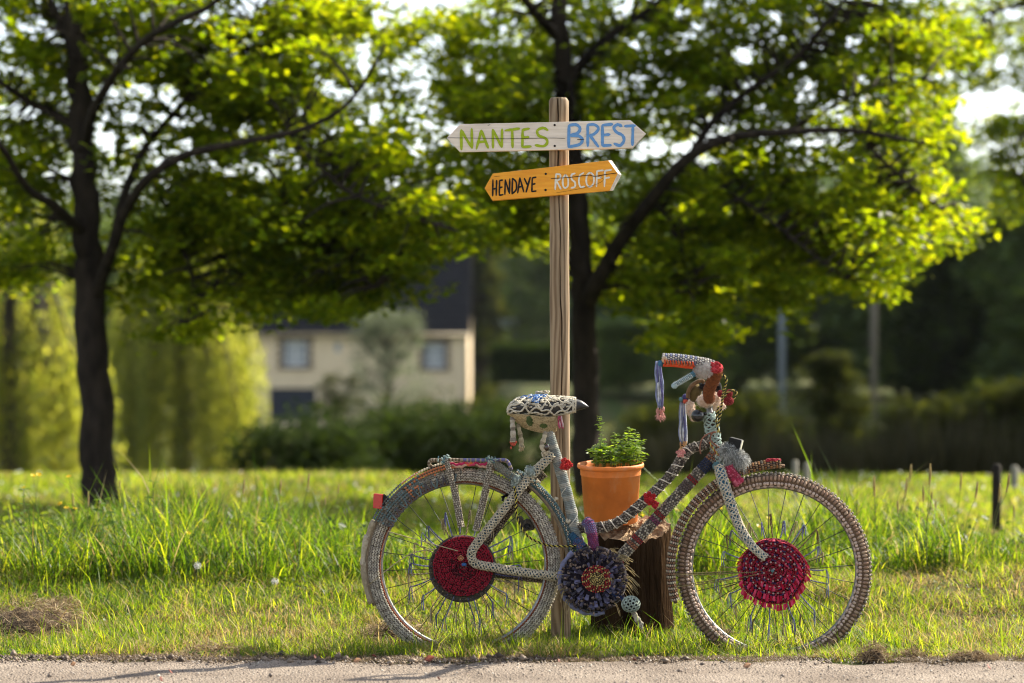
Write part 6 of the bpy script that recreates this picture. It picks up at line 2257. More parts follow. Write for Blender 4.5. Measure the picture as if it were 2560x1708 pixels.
for dy in (-.045, .045):
    mb = MB()
    q = arc(cF[0], cF[1], 258, 183, 183.1, 1, dy * .5)[0]
    mb.tube(catmull([hubF + Vector((0, dy * 1.2, 0)), hubF.lerp(q, .5) + Vector((0, dy * .6, -.004)), q], 4), .0018, seg=6)
    q = arc(cF[0], cF[1], 258, 190, 190.1, 1, dy * .5)[0]
    mb.tube(catmull([hubF + Vector((0, dy * 1.2, 0)), hubF.lerp(q, .5) + Vector((0, dy * .6, -.006)), q], 4), .0018, seg=6)
    part(mb, 'mudguard_stay', [OLIVE], mudf)
    mb = MB()
    q = arc(1163, 1413, 252, 192, 192.1, 1, dy * .5)[0]
    mb.tube(catmull([Q4(800, 838, dy * 1.3), Q4(520, 760, dy), Q4(270, 690, dy)], 4), .0019, seg=6)
    mb.tube(catmull([Q4(640, 820, dy * 1.2), Q4(420, 870, dy), q], 4), .0019, seg=6)
    part(mb, 'mudguard_stay', [BEIGE], mudr)

# ------------------------------------------------------------------ luggage rack
mb = MB()
loop = []
for s in (-1, 1):
    ptsl = [(300, 365), (255, 300), (300, 240), (450, 235), (700, 232), (1000, 236), (1400, 240), (1700, 232), (1800, 270), (1860, 390)]
    l = [Q9(x, y + (18 if s > 0 else 0), s * .055 * (1 if 350 < x < 1720 else .75)) for x, y in ptsl]
    loop.append(l if s < 0 else l[::-1])
lp = loop[0] + loop[1]
pth = catmull(lp + [lp[0]], 6)
wrapm = lambda t, k: int(t * 90) % 2
mb.tube(resample(pth, .006), .0062, seg=8, matfn=lambda t, k: (0 if int(t * 150) % 2 else 1) if (t < .16 or .5 < t < .9) else (2 if int(t * 150) % 3 else 0), caps=False)
rack = part(mb, 'luggage_rack', [yarn('#a89a84'), yarn('#6f5d4c'), LILAC], None, 'luggage rack bound with striped yarn')
for s in (-1, 1):
    for (a, b, c) in (((590, 240), (690, 600), (870, 1500)), ((1450, 260), (1390, 640), (1160, 1568))):
        mb = MB()
        knit(mb, catmull([Q9(a[0] + (30 if s > 0 else 0), a[1], s * .055), Q9(b[0] + (45 if s > 0 else 0), b[1], s * .06), Q9(c[0] + (30 if s > 0 else 0), c[1] + 40, s * .062)], 8), .0088, lambda t, k, i: 0 if (k + i) % 3 else 1, pitch=.0082, around=8, base=2)
        part(mb, 'rack_strut', [yarn('#bdb3a2'), yarn('#968b7c'), yarn('#5a5047')], rack, 'rack strut on the %s side in off-white knitting' % ('near' if s < 0 else 'far'))
for k, (xa, xb, m) in enumerate(((640, 960, 0), (960, 1180, 1), (1150, 1430, 0), (700, 1000, 2), (1180, 1500, 2), (960, 1100, 3))):
    n_ = 10
    mb = MB()
    for dyy in (-.05,):
        pts = [Q9(xa + (xb - xa) * i / n_, 285 + 45 * math.sin(math.pi * i / n_) + (40 if m == 2 else 0) + 10 * math.sin(i * 1.7 + k), dyy) for i in range(n_ + 1)]
        mb.tube(catmull(pts, 3), .0050, seg=7, m=m, squash=.7)
    part(mb, 'ribbon', [yarn('#b8305a'), yarn('#d0486a'), yarn('#c8a08a'), ORNG], rack, 'knitted ribbon laced under the rack')
for x, y in ((500, 240), (620, 195), (1420, 225), (1540, 225)):
    mb = MB()
    c = Q9(x, y, -.058)
    for k in range(16):
        mb.bead(c + Vector((rd.uniform(-.012, .012), rd.uniform(-.008, .008), rd.uniform(-.010, .010))), Vector((rd.uniform(-1, 1), 0, rd.uniform(-1, 1))).normalized() * .0075, Vector((0, .0042, 0)), Vector((.003, 0, .003)), rd.choice((0, 0, 1)))
    part(mb, 'yarn_knot', [MINTY, TEAL], rack)
mb = MB()
knit(mb, catmull([Q9(1500, 270, -.045), Q9(1700, 430, -.04), Q9(1930, 600, -.035)], 6), .014, lambda t, k, i: 0 if rd.random() < .8 else 1, pitch=.0085, around=10, base=0, squash=.6)
part(mb, 'rack_arm', [yarn('#87857a'), yarn('#6d7a7a')], rack)
for x, y, r_ in ((1240, 300, .020), (1340, 235, .023), (1225, 335, .014)):
    mb = MB()
    c = Q4(x, y, -.05)
    mb.blob(c, (r_ * .8, r_ * .7, r_ * .8), 1, noise=.1, seed=int(x))
    for k in range(34):
        q = Vector((rd.gauss(0, 1), rd.gauss(0, 1), rd.gauss(0, 1))).normalized()
        t_ = q.orthogonal().normalized()
        mb.bead(c + q * r_ * .9, (t_ * math.cos(k) + q.cross(t_) * math.sin(k)) * r_ * .34, q.cross(t_) * r_ * .16, q * r_ * .16, rd.choice((0, 0, 1)))
    part(mb, 'crochet_knot', [yarn('#b9c4bd'), yarn('#8f9b97')], None, 'pale mint crochet knot where the rear stays meet the rack')
mb = MB()
mb.box(Q4(1150, 425, -.03), (.012, .006, .004), rot=Matrix.Rotation(R(-20), 3, 'Y'))
mb.box(Q4(1142, 440, -.03), (.004, .006, .011), rot=Matrix.Rotation(R(20), 3, 'Y'))
mb.box(Q4(1170, 420, -.03), (.004, .006, .008), rot=Matrix.Rotation(R(-30), 3, 'Y'))
part(mb, 'clip', [BLACKP], rack, smooth=False)

# chain guide hanging by the rear wheel
mb = MB()
mb.blob(Q4(1330, 640, .03), (.030, .018, .021), 0, nu=16, nv=10, noise=.10, seed=4)
mb.blob(Q4(1270, 600, .03), (.012, .014, .012), 0, noise=.12, seed=5)
mb.blob(Q4(1385, 620, .02), (.012, .014, .02), 0, noise=.12, seed=6)
mb.blob(Q4(1322, 650, .012), (.012, .006, .010), 1, noise=.05, seed=6)
part(mb, 'wheel_lock', [yarn('#5b554d'), BLACKP], None, 'grey lump of a wheel lock behind the rear stay')
mb = MB()
twist(mb, [Q4(1225, 350, -.075), Q4(1238, 450, -.075), Q4(1238, 560, -.07), Q4(1290, 680, -.06), Q4(1360, 750, -.055), Q4(1480, 795, -.055), Q4(1600, 802, -.05), Q4(1690, 800, -.05)], .0042, [0, 1], .018)
part(mb, 'twisted_cord', [yarn('#c8b858'), BLACKY], None, 'yellow and black twisted cord along the rear stays')

# ------------------------------------------------------------------ saddle
def sad(s, f):
    """surface of the saddle: s from tail 0 to nose 1, f angle round it"""
    xs_ = [0, .04, .12, .3, .5, .7, .82, .92, 1.0]
    u = 1269 + s * 203
    zt = np.interp(s, xs_, [1026, 1010, 997, 992, 992, 994, 996, 1002, 1016])
    zbm = np.interp(s, xs_, [1034, 1034, 1036, 1037, 1040, 1034, 1029, 1024, 1018])
    hw = np.interp(s, xs_, [.035, .075, .095, .088, .060, .036, .028, .022, .006])
    cz_ = (zt + zbm) / 2
    hz = (zbm - zt) / 2
    c, sn = math.cos(f), math.sin(f)
    e_ = lambda v, p: math.copysign(abs(v) ** p, v)
    q = B(u, cz_ - hz * e_(sn, .8), 0)
    return Vector((q.x, BIKE - .0 - hw * e_(c, .8), q.z))


mb = MB()
vs, fs = [], []
ns_, nf = 34, 22
for i in range(ns_ + 1):
    for k in range(nf):
        vs.append(sad(i / ns_, 2 * math.pi * k / nf))
for i in range(ns_):
    for k in range(nf):
        fs.append((i * nf + k, i * nf + (k + 1) % nf, (i + 1) * nf + (k + 1) % nf, (i + 1) * nf + k))
fs += [tuple(range(nf - 1, -1, -1)), tuple(ns_ * nf + k for k in range(nf))]
mb.add(vs, fs)
LEATHER = surf('saddle_leather', (.026, .025, .028), (.017, .016, .018), rough=.42, scale=60, bump=.15, bscale=300, bdist=.0008, spec=.5)
saddle = part(mb, 'saddle', [LEATHER], None, 'black saddle, its nose bare, under a cream crochet net')
mb = MB()


def sadn(s, f, off):
    p = sad(s, f)
    n = (sad(s + .004, f) - sad(s - .004, f)).cross(sad(s, f + .05) - sad(s, f - .05))
    return p + (n.normalized() * off if n.length > 1e-9 else Vector((0, 0, 0))) * (1 if n.y < 0 or True else -1)


_t = sadn(.4, math.pi / 2, .01).z > sad(.4, math.pi / 2).z
sg = 1 if _t else -1
for sgn in (-1, 1):
    for k in range(7):
        pts = []
        for i in range(26):
            s = .005 + .825 * i / 25
            f = 2 * math.pi * k / 7 + sgn * s * 4.6 + .22 * math.sin(i * 1.1 + k * 2)
            pts.append(sadn(min(s, .83), f, sg * .003))
        mb.tube(catmull(pts, 3), lambda t: .0034 * (1 + .2 * math.sin(t * 130)), seg=6, m=0)
for s0 in (.02, .83, .80):
    pts = [sadn(s0, 2 * math.pi * k / 24, sg * .003) for k in range(25)]
    mb.tube(catmull(pts, 2), .0036, seg=6, m=0)
for _ in range(900):
    s = rd.uniform(.26, .82) if rd.random() < .75 else rd.uniform(.05, .4)
    f = rd.uniform(-.1, math.pi + .1)
    if math.sin(s * 30 + 2 * math.sin(f * 5)) * math.sin(f * 6 + s * 12) < -.10:
        continue
    p = sadn(s, f, sg * .003)
    d = sadn(s + .01, f + .03 * rd.uniform(-1, 1), sg * .003) - p
    q = sadn(s, f + .08, sg * .003) - p
    if d.length < 1e-6 or q.length < 1e-6:
        continue
    mb.bead(p, d.normalized() * .0062, q.normalized() * .0034, d.cross(q).normalized() * .0032, rd.choice((0, 1, 0)))
part(mb, 'saddle_net', [yarn('#d6cdbb'), yarn('#b3a996')], saddle, 'cream crochet net over the saddle')
mb = MB()
for _ in range(130):
    s = rd.gauss(.36, .075)
    f = rd.uniform(.7, 2.4)
    if rd.random() < .3:
        s, f = rd.gauss(.345, .02), rd.uniform(.25, 1.2)
    p = sadn(s, f, sg * .006)
    d = Vector((rd.gauss(0, 1), rd.gauss(0, 1), rd.gauss(0, .3))).normalized()
    mb.bead(p, d * .0065, d.orthogonal().normalized() * .0036, d.cross(d.orthogonal()).normalized() * .0036, rd.choice((0, 0, 1, 2)))
part(mb, 'blue_rosette', [BLUE, yarn('#6f93c8'), yarn('#d8dce4')], saddle, 'blue crochet rosette on top of the saddle')
mb = MB()
for k in range(26):
    mb.bead(Q7(rd.uniform(880, 1140), 235 - 80 * rd.random() ** .7, rd.uniform(.02, .06)), Vector((.007, 0, rd.uniform(-.003, .003))), Vector((0, .004, 0)), Vector((0, 0, .004)), rd.choice((0, 1)))
part(mb, 'crochet_knot', [yarn('#d6cdbb'), yarn('#a89d88')], saddle)
# crocheted skirt hanging below, with holes
for sgn in (-1, 1):
    mb = MB()
    top_l = [(255, 650), (420, 665), (600, 670), (780, 690), (960, 720), (1150, 725), (1340, 735)]
    bot_l = [(330, 700), (470, 860), (580, 945), (760, 1010), (960, 1055), (1120, 1070), (1300, 1020)]
    hwl = [.07, .085, .082, .068, .055, .042, .030]
    nu_, nv_ = 54, 22
    ok = lambda u, v: not (((u - 725) / 90) ** 2 + ((v - 810) / 130 - .0) ** 2 + .5 * ((u - 725) / 90) * ((v - 810) / -130) < .75 or (((u - 1030) / 105) ** 2 + ((v - 915) / 62) ** 2 < .8))
    for i in range(nu_):
        t = i / (nu_ - 1) * 6
        j0 = min(5, int(t))
        fr_ = t - j0
        L2 = lambda l: tuple(l[j0][c_] + (l[j0 + 1][c_] - l[j0][c_]) * fr_ for c_ in (0, 1))
        a, b = L2(top_l), L2(bot_l)
        hw = hwl[j0] + (hwl[j0 + 1] - hwl[j0]) * fr_
        for j in range(nv_):
            v_ = j / (nv_ - 1)
            u, v = a[0] + (b[0] - a[0]) * v_, a[1] + (b[1] - a[1]) * v_
            if not ok(u, v):
                continue
            dy = sgn * hw * (1 - .80 * v_ ** 1.6)
            stp = ((b[0] - a[0]) ** 2 + (b[1] - a[1]) ** 2) ** .5 / nv_ / 8.71 * BIKE / F
            mb.bead(Q7(u + (j % 2) * 9, v, dy), Vector((.0025, 0, -.001)), Vector((0, 0, max(.0022, stp * .62))), Vector((0, .0022, 0)), 0 if rd.random() < .72 else 1)
    part(mb, 'saddle_skirt', [yarn('#c9b58e'), yarn('#a8946e')], saddle, 'beige crocheted skirt under the %s side of the saddle' % ('near' if sgn < 0 else 'far'))


def strap(parent, pts, r, ms, tipm, name='tassel', label=None, tip=True):
    mb_ = MB()
    p = resample(catmull(pts, 6), .0025)
    mb_.tube(p, lambda t: r * (.75 + .25 * abs(math.sin(t * len(p) * .32))) * (.8 + .3 * t), seg=10, matfn=lambda t, k: 1 if int(t * len(p) * .20) % 3 == 0 else 0)
    if tip:
        e_ = p[-1]
        for _ in range(26):
            q = Vector((rd.gauss(0, .6), rd.gauss(0, .6), rd.gauss(0, .8)))
            mb_.bead(e_ + q * r * .7, Vector((.004, 0, 0)), Vector((0, .004, 0)), Vector((0, 0, .006)), 2)
    return part(mb_, name, ms + [tipm], parent, label)


strap(saddle, [Q7(350, 720, -.05), Q7(360, 860, -.055), Q7(370, 1050, -.055), Q7(375, 1270, -.055)], .0115, [yarn('#bab0a0'), yarn('#8a8176')], CORAL, label='off-white knitted tassel with coral tip at the back of the saddle')
strap(saddle, [Q7(480, 880, -.03), Q7(510, 1020, -.035), Q7(545, 1200, -.035), Q7(555, 1380, -.035)], .0098, [yarn('#b5a98e'), yarn('#8f846c')], BEIGE, label='beige knitted tassel behind the coral-tipped one')
strap(saddle, [Q7(1080, 1040, -.03), Q7(1050, 1180, -.035), Q7(1000, 1330, -.035), Q7(1060, 1480, -.035)], .0105, [CREAM, yarn('#9c917e')], CREAM, name='strap', label='cream crocheted strap on the seat tube')
mb = MB()
mb.blob(Q7(1105, 1385, -.045), (.009, .008, .0125), 0, nu=14, nv=10)
part(mb, 'button', [surf('button_gloss', (.03, .012, .008), (.02, .008, .006), rough=.12, scale=40, bump=0, spec=.8)], saddle)
mb = MB()
strands(mb, Q7(1400, 700, -.04), Q7(1430, 960, -.04), 4, .014, [0, 1], .0032)
part(mb, 'tassel', [yarn('#b4506a'), yarn('#d8b4b8')], saddle, 'pink and white yarn tassel under the saddle nose')

# ------------------------------------------------------------------ chainring cover, crank and pedal
cc = Q6(497, 1052, -.075)
mb = MB()
mb.lathe(cc, [(.0005, .012), (.07, .010), (.112, .002), (.121, -.012), (.112, -.024), (.0005, -.03)], seg=44, axis=Matrix.Rotation(R(90), 3, 'X'), m=0)
chain = part(mb, 'chainring_cover', [yarn('#2a2530')], None, 'big dark purple fabric flower over the chainring')
WC = lambda a, r, d: cc + Vector((math.cos(a) * r, -.014 - d, math.sin(a) * r))
mb = MB()
cen_ = cc + Vector((.010, 0, .004))
bead_disc(mb, lambda a, r, d: cen_ + Vector((math.cos(a) * r * 1.12, -.018 - d, math.sin(a) * r)), .048, .004, .0062, .0074, lambda q, a, k, i: 0 if q < .58 and i % 3 else (2 if q < .58 else (1 if i % 3 else 0)), dome=.010, th=.0045)
part(mb, 'flower_centre', [yarn('#c9b070'), yarn('#a32e2c'), yarn('#8a7a4a')], chain, 'yellow and red crocheted centre of the fabric flower')
SATIN = surf('purple_satin', (.034, .026, .070), (.014, .011, .026), rough=.35, scale=30, bump=.2, spec=.5, sheen=.3)
SATIN2 = surf('lilac_satin', (.085, .075, .16), (.045, .04, .09), rough=.35, scale=30, bump=.2, spec=.5, sheen=.3)
for ring_, (rr0_, n_, w0_) in enumerate(((.060, 20, .0095), (.078, 25, .0095), (.092, 28, .0085))):
    for i in range(n_):
        a = 2 * math.pi * (i + .5 * (ring_ % 2) + rd.uniform(-.6, .6)) / n_
        rr_ = rr0_ + rd.uniform(-.008, .008)
        w_ = w0_ * rd.uniform(.6, 1.3)
        if rd.random() < .14:
            continue
        if ring_ == 2 and .3 < a < 2.7 and rd.random() < .6:
            continue
        rad = Vector((math.cos(a), 0, math.sin(a)))
        tan = Vector((-math.sin(a), 0, math.cos(a)))
        tw = rd.uniform(-1.2, 1.2)
        tan = tan * math.cos(tw) + Vector((0, -1, 0)) * math.sin(tw)
        l = rd.uniform(.018, .028)
        m_ = MB()
        vs = []
        for k in range(6):
            t = k / 5
            cpos = WC(a, rr_ - .008, .004) + rad * l * math.sin(t * math.pi * .95) * .8 + Vector((0, -.014 * math.sin(t * 2.6), 0)) + rad * .006 * t
            vs += [cpos - tan * w_ * (.6 + .3 * math.sin(t * 3)), cpos + rad * .002 - Vector((0, .003, 0)), cpos + tan * w_ * (.6 + .3 * math.sin(t * 3))]
        fs = []
        for k in range(5):
            fs += [(3 * k, 3 * k + 1, 3 * k + 4, 3 * k + 3), (3 * k + 1, 3 * k + 2, 3 * k + 5, 3 * k + 4)]
        m_.add(vs, fs)
        part(m_, 'petal', [SATIN if rd.random() < .78 else SATIN2], chain)
mb = MB()
for i in range(330):
    a = rd.uniform(.0, 2 * math.pi)
    r_ = rd.uniform(.092, .120) if rd.random() < .62 else rd.uniform(.062, .118)
    c = WC(a, r_, .002 + rd.uniform(0, .014))
    q = Vector((rd.gauss(0, 1), rd.gauss(0, .5), rd.gauss(0, 1))).normalized()
    up_ = .4 + .6 * (math.sin(a) > .25)
    mb.bead(c, q * .0068, q.orthogonal().normalized() * .0042, q.cross(q.orthogonal()).normalized() * .0042, rd.choice((0, 1, 2, 3)))
part(mb, 'bobbles', [yarn('#5f5048'), yarn('#8d7a70'), yarn('#2c2838'), yarn('#4a3d3a')], chain, 'brown and grey woollen bobbles round the fabric flower')
mb = MB()
ringp = [cc + Vector((math.cos(R(a)) * .124, .002, math.sin(R(a)) * .124)) for a in range(128, 292, 4)]
mb.tube(catmull(ringp, 2), lambda t: .0085 + .002 * math.sin(t * 50), seg=9)
part(mb, 'edge_roll', [yarn('#8486a8')], chain, 'lilac-blue rolled edge of the fabric flower')
mb = MB()
for i in range(70):
    a = rd.choice((rd.uniform(-.9, .35), rd.uniform(2.7, 3.9), rd.uniform(.4, 1.2)))
    p = WC(a, rd.uniform(.10, .115), .0)
    d = Vector((math.cos(a), rd.uniform(-.4, .2), math.sin(a) - .5)).normalized()
    l = rd.uniform(.03, .06)
    mb.tube(catmull([p, p + d * l * .5 + Vector((0, -.004, .006)), p + d * l + Vector((.004, 0, -.014))], 3), .0011, seg=4, m=i % 2)
part(mb, 'raffia', [yarn('#b8a678'), yarn('#8a7a58')], chain, 'raffia straws sticking out round the fabric flower')['kind'] = 'stuff'
mb = MB()
mb.tube([Q6(500, 1060, -.07), Q6(760, 1230, -.10)], (.011, .009), seg=10, squash=.6)
crank = part(mb, 'crank', [yarn('#31406a')])
mb = MB()
c = Q6(775, 1238, -.13)
mb.blob(c, (.031, .034, .027), 0, nu=18, nv=12, noise=.03, seed=3)
for k in range(62):
    z_ = 1 - 2 * (k + .5) / 62
    a = k * 2.39996
    q = Vector((math.sqrt(1 - z_ * z_) * math.cos(a), math.sqrt(1 - z_ * z_) * math.sin(a), z_))
    t1 = q.orthogonal().normalized()
    t2 = q.cross(t1)
    ctr = c + Vector((q.x * .032, q.y * .035, q.z * .028))
    pts = [ctr + (t1 * math.cos(b_) + t2 * math.sin(b_)) * .0066 for b_ in np.linspace(0, 2 * math.pi, 9)]
    mb.tube(pts, .0021, seg=5, m=1, caps=False)
part(mb, 'pedal', [BLACKY, yarn('#a3b0a6')], None, 'pedal in pale green crochet with black gaps')
strap(None, [Q6(790, 1290, -.13), Q6(822, 1350, -.13), Q6(850, 1395, -.13)], .0125, [yarn('#bdb4a2'), yarn('#8e8676')], yarn('#bdb4a2'), name='pedal_strap', label='cream knitted strap hanging from the pedal')
mb = MB()
knit(mb, catmull([Q6(440, 640, -.03), Q6(458, 622, -.04), Q6(478, 690, -.05), Q6(498, 830, -.06)], 6), .0185, lambda t, k, i: (2 if t < .45 else 1) if rd.random() < .5 else (0 if t < .5 else 3), pitch=.0072, around=15, base=1, plump=.9)
part(mb, 'knitted_sleeve', [yarn('#7d6f96'), yarn('#7a3f6a'), yarn('#6a6f9c'), yarn('#8c3a5a')], None, 'purple to crimson knitted sleeve above the fabric flower')
mb = MB()
knit(mb, catmull([Q6(325, 720, -.02), Q6(370, 765, -.035), Q6(415, 815, -.05)], 6), (.013, .018), lambda t, k, i: 0 if t < .35 else (1 if rd.random() < .6 else 2), pitch=.0075, around=13, base=0)
part(mb, 'knitted_sleeve', [yarn('#2f5c7c'), yarn('#4a5a8a'), yarn('#7a5a70')], None, 'blue knitted sleeve at the foot of the seat tube')

# ------------------------------------------------------------------ handlebar
mb = MB()
bar = catmull([Q11(930, 900, 0), Q11(905, 780, -.04), Q11(930, 620, -.12), Q11(990, 490, -.18), Q11(1050, 330, -.23), Q11(960, 260, -.25), Q11(700, 215, -.255), Q11(230, 155, -.26)], 6)
mb.tube(bar, .0105, seg=10)
bar2 = catmull([Q11(930, 900, 0), Q11(960, 800, .05), Q11(900, 720, .14), Q11(800, 700, .22), Q11(640, 740, .25), Q11(520, 770, .26)], 6)
mb.tube(bar2, .0105, seg=10)
mb.tube([Q11(930, 900, 0), Q3(815, 900)], .012, seg=10)
hb = part(mb, 'handlebar', [METAL], None, 'swept-back handlebar wrapped in wool')
mb = MB()
knit(mb, catmull([Q11(1010, 300, -.245), Q11(930, 250, -.25), Q11(700, 200, -.255), Q11(450, 165, -.258), Q11(230, 150, -.26)], 8), (.0180, .0155), lambda t, k, i: (1 if (k + i) % 4 == 0 else 0) if t < .4 else ((2 if i % 2 else 0) if k % 3 else 0), pitch=.0085, around=12, base=3)
part(mb, 'grip_cover', [yarn('#d5d0c8'), yarn('#b0aaa2'), BLUEG, yarn('#6a6678')], hb, 'white and blue knitted cover on the near grip')
mb = MB()
for i in range(11):
    x = 240 + i * 42
    pts = [Q11(x, 262 + .06 * (x - 240), -.275), Q11(x + 20, 215 + .06 * (x - 240), -.283), Q11(x + 8, 180 + .08 * (x - 240), -.278), Q11(x + 40, 262 + .06 * (x - 240), -.275)]
    mb.tube(catmull(pts, 4), .0026, seg=5, m=i % 2)
mb.tube(catmull([Q11(225, 262, -.272), Q11(400, 268, -.274), Q11(560, 288, -.274), Q11(680, 300, -.272)], 6), .0052, seg=7, m=0)
mb.blob(Q11(250, 175, -.272), (.011, .007, .012), 2, noise=.1, seed=1)
part(mb, 'orange_lacing', [yarn('#e0552c'), yarn('#d9794c'), yarn('#d9b896')], hb, 'orange yarn lacing under the near grip')
mb = MB()
mb.blob(Q11(830, 330, -.255), (.030, .022, .024), 0, noise=.06, seed=9)
mb.blob(Q11(880, 270, -.255), (.022, .02, .018), 0, noise=.06, seed=8)
fur(mb, Q11(830, 330, -.255), (.030, .022, .025), 1500, .011, [0, 1, 0], .5)
fur(mb, Q11(880, 275, -.255), (.022, .02, .018), 600, .009, [0, 1], .3)
part(mb, 'fluffy_sleeve', [yarn('#d9d2cc'), yarn('#dcc0b6')], hb, 'fluffy white and pink sleeve on the near grip', smooth=False)
mb = MB()
knit(mb, catmull([Q11(925, 770, -.06), Q11(915, 660, -.11), Q11(960, 540, -.16), Q11(1020, 420, -.21), Q11(1045, 345, -.23)], 8), .0205, lambda t, k, i: 0 if rd.random() < .7 else 1, pitch=.0058, around=22, base=0, plump=.8)
part(mb, 'brown_sleeve', [yarn('#9a5a30'), yarn('#7f4624')], hb, 'rust-brown knitted sleeve on the handlebar bend')
flower('crochet_cap', Q11(1020, 290, -.262), .0235, [yarn('#c03038'), yarn('#d9505a')], hb, 'red crochet cap on top of the handlebar bend')
mb = MB()
mb.blob(Q11(1020, 300, -.245), (.026, .022, .020), 0, nu=16, nv=10, noise=.07, seed=12)
part(mb, 'cap_base', [yarn('#c03038')], hb)
mb = MB()
knit(mb, catmull([Q11(690, 390, -.265), Q11(560, 470, -.27), Q11(400, 560, -.275)], 6), (.0092, .0085), lambda t, k, i: (2 if t < .14 else (0 if (i + k) % 2 else 1)), pitch=.0062, around=9, base=3)
mb.blob(Q11(400, 570, -.275), (.011, .009, .010), 0, noise=.1, seed=2)
part(mb, 'brake_lever', [yarn('#a9c0c6'), yarn('#d5dcdc'), yarn('#5c93ae'), yarn('#5a6e74')], hb, 'brake lever in pale blue knitting')


def ribbon_tassel(top, bot, w, tip, tipcol, label, n=7):
    mb_ = MB()
    strands(mb_, top, bot, n, w, [0, 1, 2], .0038, .003, .008)
    for k in range(20):
        c = Vector(tip) + Vector((rd.uniform(-.013, .013), rd.uniform(-.008, .008), rd.uniform(-.022, .018)))
        mb_.bead(c, Vector((rd.uniform(-.3, .3), 0, 1)).normalized() * .009, Vector((.0042, 0, 0)), Vector((0, .0042, 0)), 3)
    fur(mb_, Vector(tip) + Vector((0, 0, -.012)), (.012, .008, .012), 120, .012, [3], .8)
    part(mb_, 'tassel', [BLUEG, yarn('#d3d6de'), LILAC, tipcol], hb, label)


ribbon_tassel(Q11(150, 200, -.26), Q11(190, 900, -.26), .021, Q11(185, 970, -.26), yarn('#d99a92'), 'long blue and white yarn tassel with pink end on the near grip')
ribbon_tassel(Q11(520, 800, .25), Q11(530, 1440, .25), .026, Q11(520, 1500, .25), yarn('#d8a878'), 'long blue and white yarn tassel on the far grip', 8)
mb = MB()
mb.blob(Q11(185, 235, -.262), (.010, .009, .012), 0, noise=.12, seed=6)
part(mb, 'yarn_knot', [yarn('#4a7a98')], hb)
for x, y, r_, m_ in ((565, 740, .012, PURP), (560, 800, .010, CORAL), (500, 780, .009, TEAL)):
    mb = MB()
    mb.blob(Q11(x, y, .24), (r_, r_, r_), 0, noise=.1, seed=int(x))
    part(mb, 'yarn_knot', [m_], hb)
# peach fleece round the bar and lamp bracket
mb = MB()
for x, y, a_, b_, dy in ((860, 800, .030, .022, -.02), (950, 820, .030, .024, .02), (1040, 870, .030, .018, .06), (640, 900, .016, .030, .22), (680, 1000, .012, .022, .2), (1010, 760, .020, .022, .03)):
    mb.blob(Q11(x, y, dy), (a_, .022, b_), 0, nu=14, nv=10, noise=.08, seed=int(x))
    fur(mb, Q11(x, y, dy), (a_, .022, b_), 420, .008, [0, 1], .4)
part(mb, 'fleece', [yarn('#e2c4ae'), yarn('#d9cec4')], hb, 'peach fleece bundled round the handlebar centre', smooth=False)
# little brown bag
mb = MB()
mb.blob(Q11(700, 670, .08), (.027, .03, .036), 0, nu=18, nv=12, noise=.04, seed=33)
mb.tube(catmull([Q11(600, 760, .05), Q11(610, 650, .05), Q11(680, 550, .05), Q11(790, 495, .05), Q11(850, 520, .05)], 6), .0075, seg=8, m=1)
mb.blob(Q11(840, 580, .06), (.017, .02, .014), 2, noise=.05, seed=31)
mb.blob(Q11(1050, 590, .06), (.016, .02, .018), 2, noise=.05, seed=30)
part(mb, 'handlebar_bag', [yarn('#6a5a38'), yarn('#7a5f44'), BLACKY], hb, 'small olive-brown bag with brown rim on the handlebar')
for x, y, a_, b_ in ((1092, 690, .0115, .0120), (1215, 800, .0175, .0150), (1225, 690, .0115, .015)):
    mb = MB()
    c = Q11(x, y, -.02)
    mb.blob(c, (a_ * .93, a_ * .93, b_ * .93), 0, nu=12, nv=8)
    for k in range(70):
        z_ = 1 - 2 * (k + .5) / 70
        a = k * 2.39996
        q = Vector((math.sqrt(1 - z_ * z_) * math.cos(a), math.sqrt(1 - z_ * z_) * math.sin(a), z_))
        t1 = q.orthogonal().normalized()
        mb.bead(c + Vector((q.x * a_, q.y * a_, q.z * b_)), t1 * a_ * .2, q.cross(t1) * a_ * .2, q * a_ * .14, rd.choice((0, 0, 1)))
    part(mb, 'woollen_ball', [yarn('#8e2a30'), yarn('#a8494a')], hb, 'dark red woollen ball on the handlebar')
mb = MB()
c = Q3(665, 830, -.035)
mb.blob(c, (.0235, .0235, .0235), 0, nu=28, nv=18)
mb.blob(Q3(755, 803, -.03), (.007, .007, .007), 0, nu=12, nv=8)
part(mb, 'bell', [surf('bell_black', (.012, .012, .014), (.009, .009, .010), rough=.22, scale=30, bump=0, spec=.6)], hb, 'round black bell')
mb = MB()
twist(mb, [Q11(1110, 395, -.235), Q11(1175, 460, -.22), Q11(1170, 560, -.2), Q11(1130, 680, -.16), Q11(1110, 850, -.1), Q11(1085, 1020, -.06), Q11(1050, 1180, -.04), Q11(1060, 1270, -.035)], .0042, [0, 1], .02)
twist(mb, [Q11(1150, 720, -.05), Q11(1220, 660, -.05), Q11(1310, 640, -.05), Q11(1335, 700, -.05), Q11(1290, 770, -.05)], .0038, [0, 1], .02)
twist(mb, [Q11(1060, 880, -.08), Q11(1040, 1000, -.06), Q11(1030, 1100, -.05), Q11(1050, 1200, -.04), Q11(1090, 1290, -.04)], .0038, [0, 1], .02)
twist(mb, [Q3(800, 1130, -.03), Q3(850, 1220, -.03), Q3(915, 1290, -.03)], .0040, [2, 0], .02)
part(mb, 'twisted_cord', [yarn('#cdbb6a'), BLACKY, yarn('#a0522d')], hb, 'yellow and black twisted cord hanging from the handlebar')
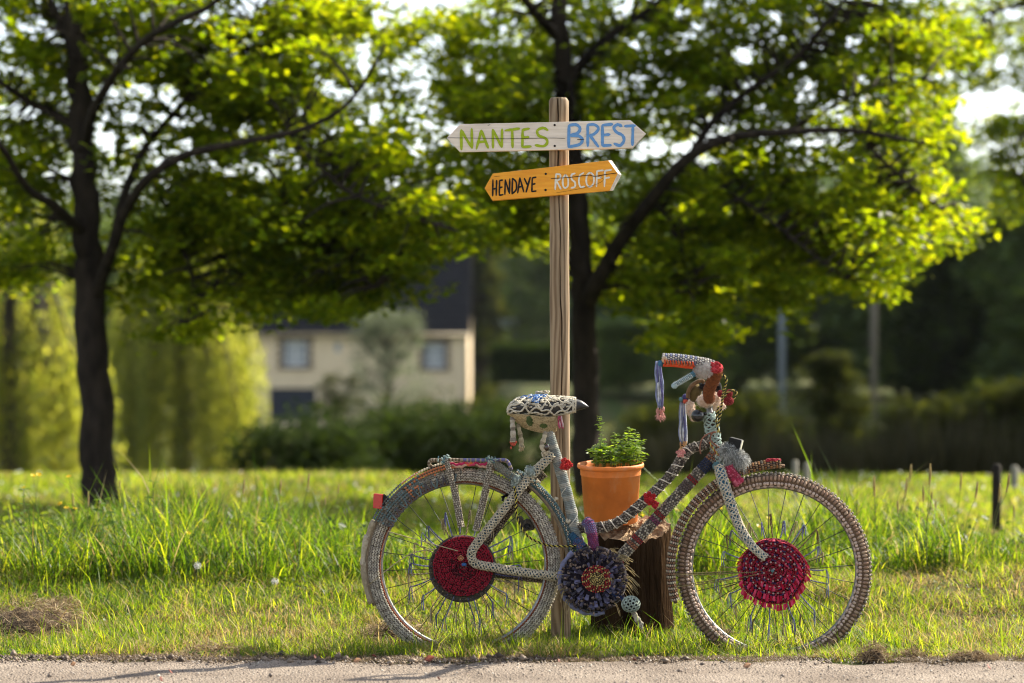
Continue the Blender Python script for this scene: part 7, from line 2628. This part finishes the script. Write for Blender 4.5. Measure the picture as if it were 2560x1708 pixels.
# headlight and grey fur collar
mb = MB()
c = Q3(1095, 1155, -.01)
rt = Matrix.Rotation(R(-12), 3, 'Z') @ Matrix.Rotation(R(14), 3, 'Y')
mb.box(c, (.0225, .026, .0215), rot=rt)
lamp = part(mb, 'headlight', [BLACKP], None, 'boxy black headlight above the grey fur', smooth=False)
bv = lamp.modifiers.new('b', 'BEVEL'); bv.width = .003; bv.segments = 2
mb = MB()
mb.box(c + rt @ Vector((.0235, 0, 0)), (.0018, .023, .0185), rot=rt)
part(mb, 'lens', [surf('lamp_lens', (.62, .60, .56), (.5, .48, .45), rough=.25, scale=90, bump=.2, spec=.6)], lamp, smooth=False)
mb = MB()
for x, y, a_, b_ in ((1010, 1230, .024, .026), (1090, 1290, .026, .028), (1160, 1330, .020, .028)):
    mb.blob(Q3(x, y, -.02), (a_, .026, b_), 1, nu=14, nv=10, noise=.06, seed=int(x))
    fur(mb, Q3(x, y, -.02), (a_, .026, b_), 900, .024, [0, 1, 2], 1.0, w=.0008)
part(mb, 'fur_collar', [yarn('#b8b8b4'), yarn('#7a7c7a'), yarn('#dcdcd8')], None, 'shaggy grey fur collar below the headlight', smooth=False)
mb = MB()
knit(mb, catmull([Q5(530, 190, -.035), Q5(555, 250, -.035), Q5(600, 310, -.03)], 6), (.015, .021), lambda t, k, i: rd.choice((0, 0, 1)), pitch=.0075, around=13, base=0)
for k in range(8):
    mb.blob(Q5(rd.uniform(560, 625), rd.uniform(285, 330), -.045), (.010, .009, .010), rd.choice((0, 1)), noise=.1, seed=k, nu=10, nv=7)
part(mb, 'pink_rosette', [yarn('#b03a56'), yarn('#cf6a80')], None, 'raspberry pink knitted rosette below the fur collar')


# ------------------------------------------------------------------ the air of the valley
mb = MB()
mb.box((0, 600, 24.0), (905, 805, 29.0))
hz, nt, out = nodes_of('valley_air')
pv = nt.nodes.new("ShaderNodeVolumePrincipled")
pv.inputs['Color'].default_value = (.86, .92, 1.0, 1)
pv.inputs['Density'].default_value = 0.00007
pv.inputs['Anisotropy'].default_value = 0.3
nt.links.new(pv.outputs[0], out.inputs['Volume'])
tag(mb.build('haze', [hz], smooth=False), 'thin blue haze over the valley', kind='stuff')
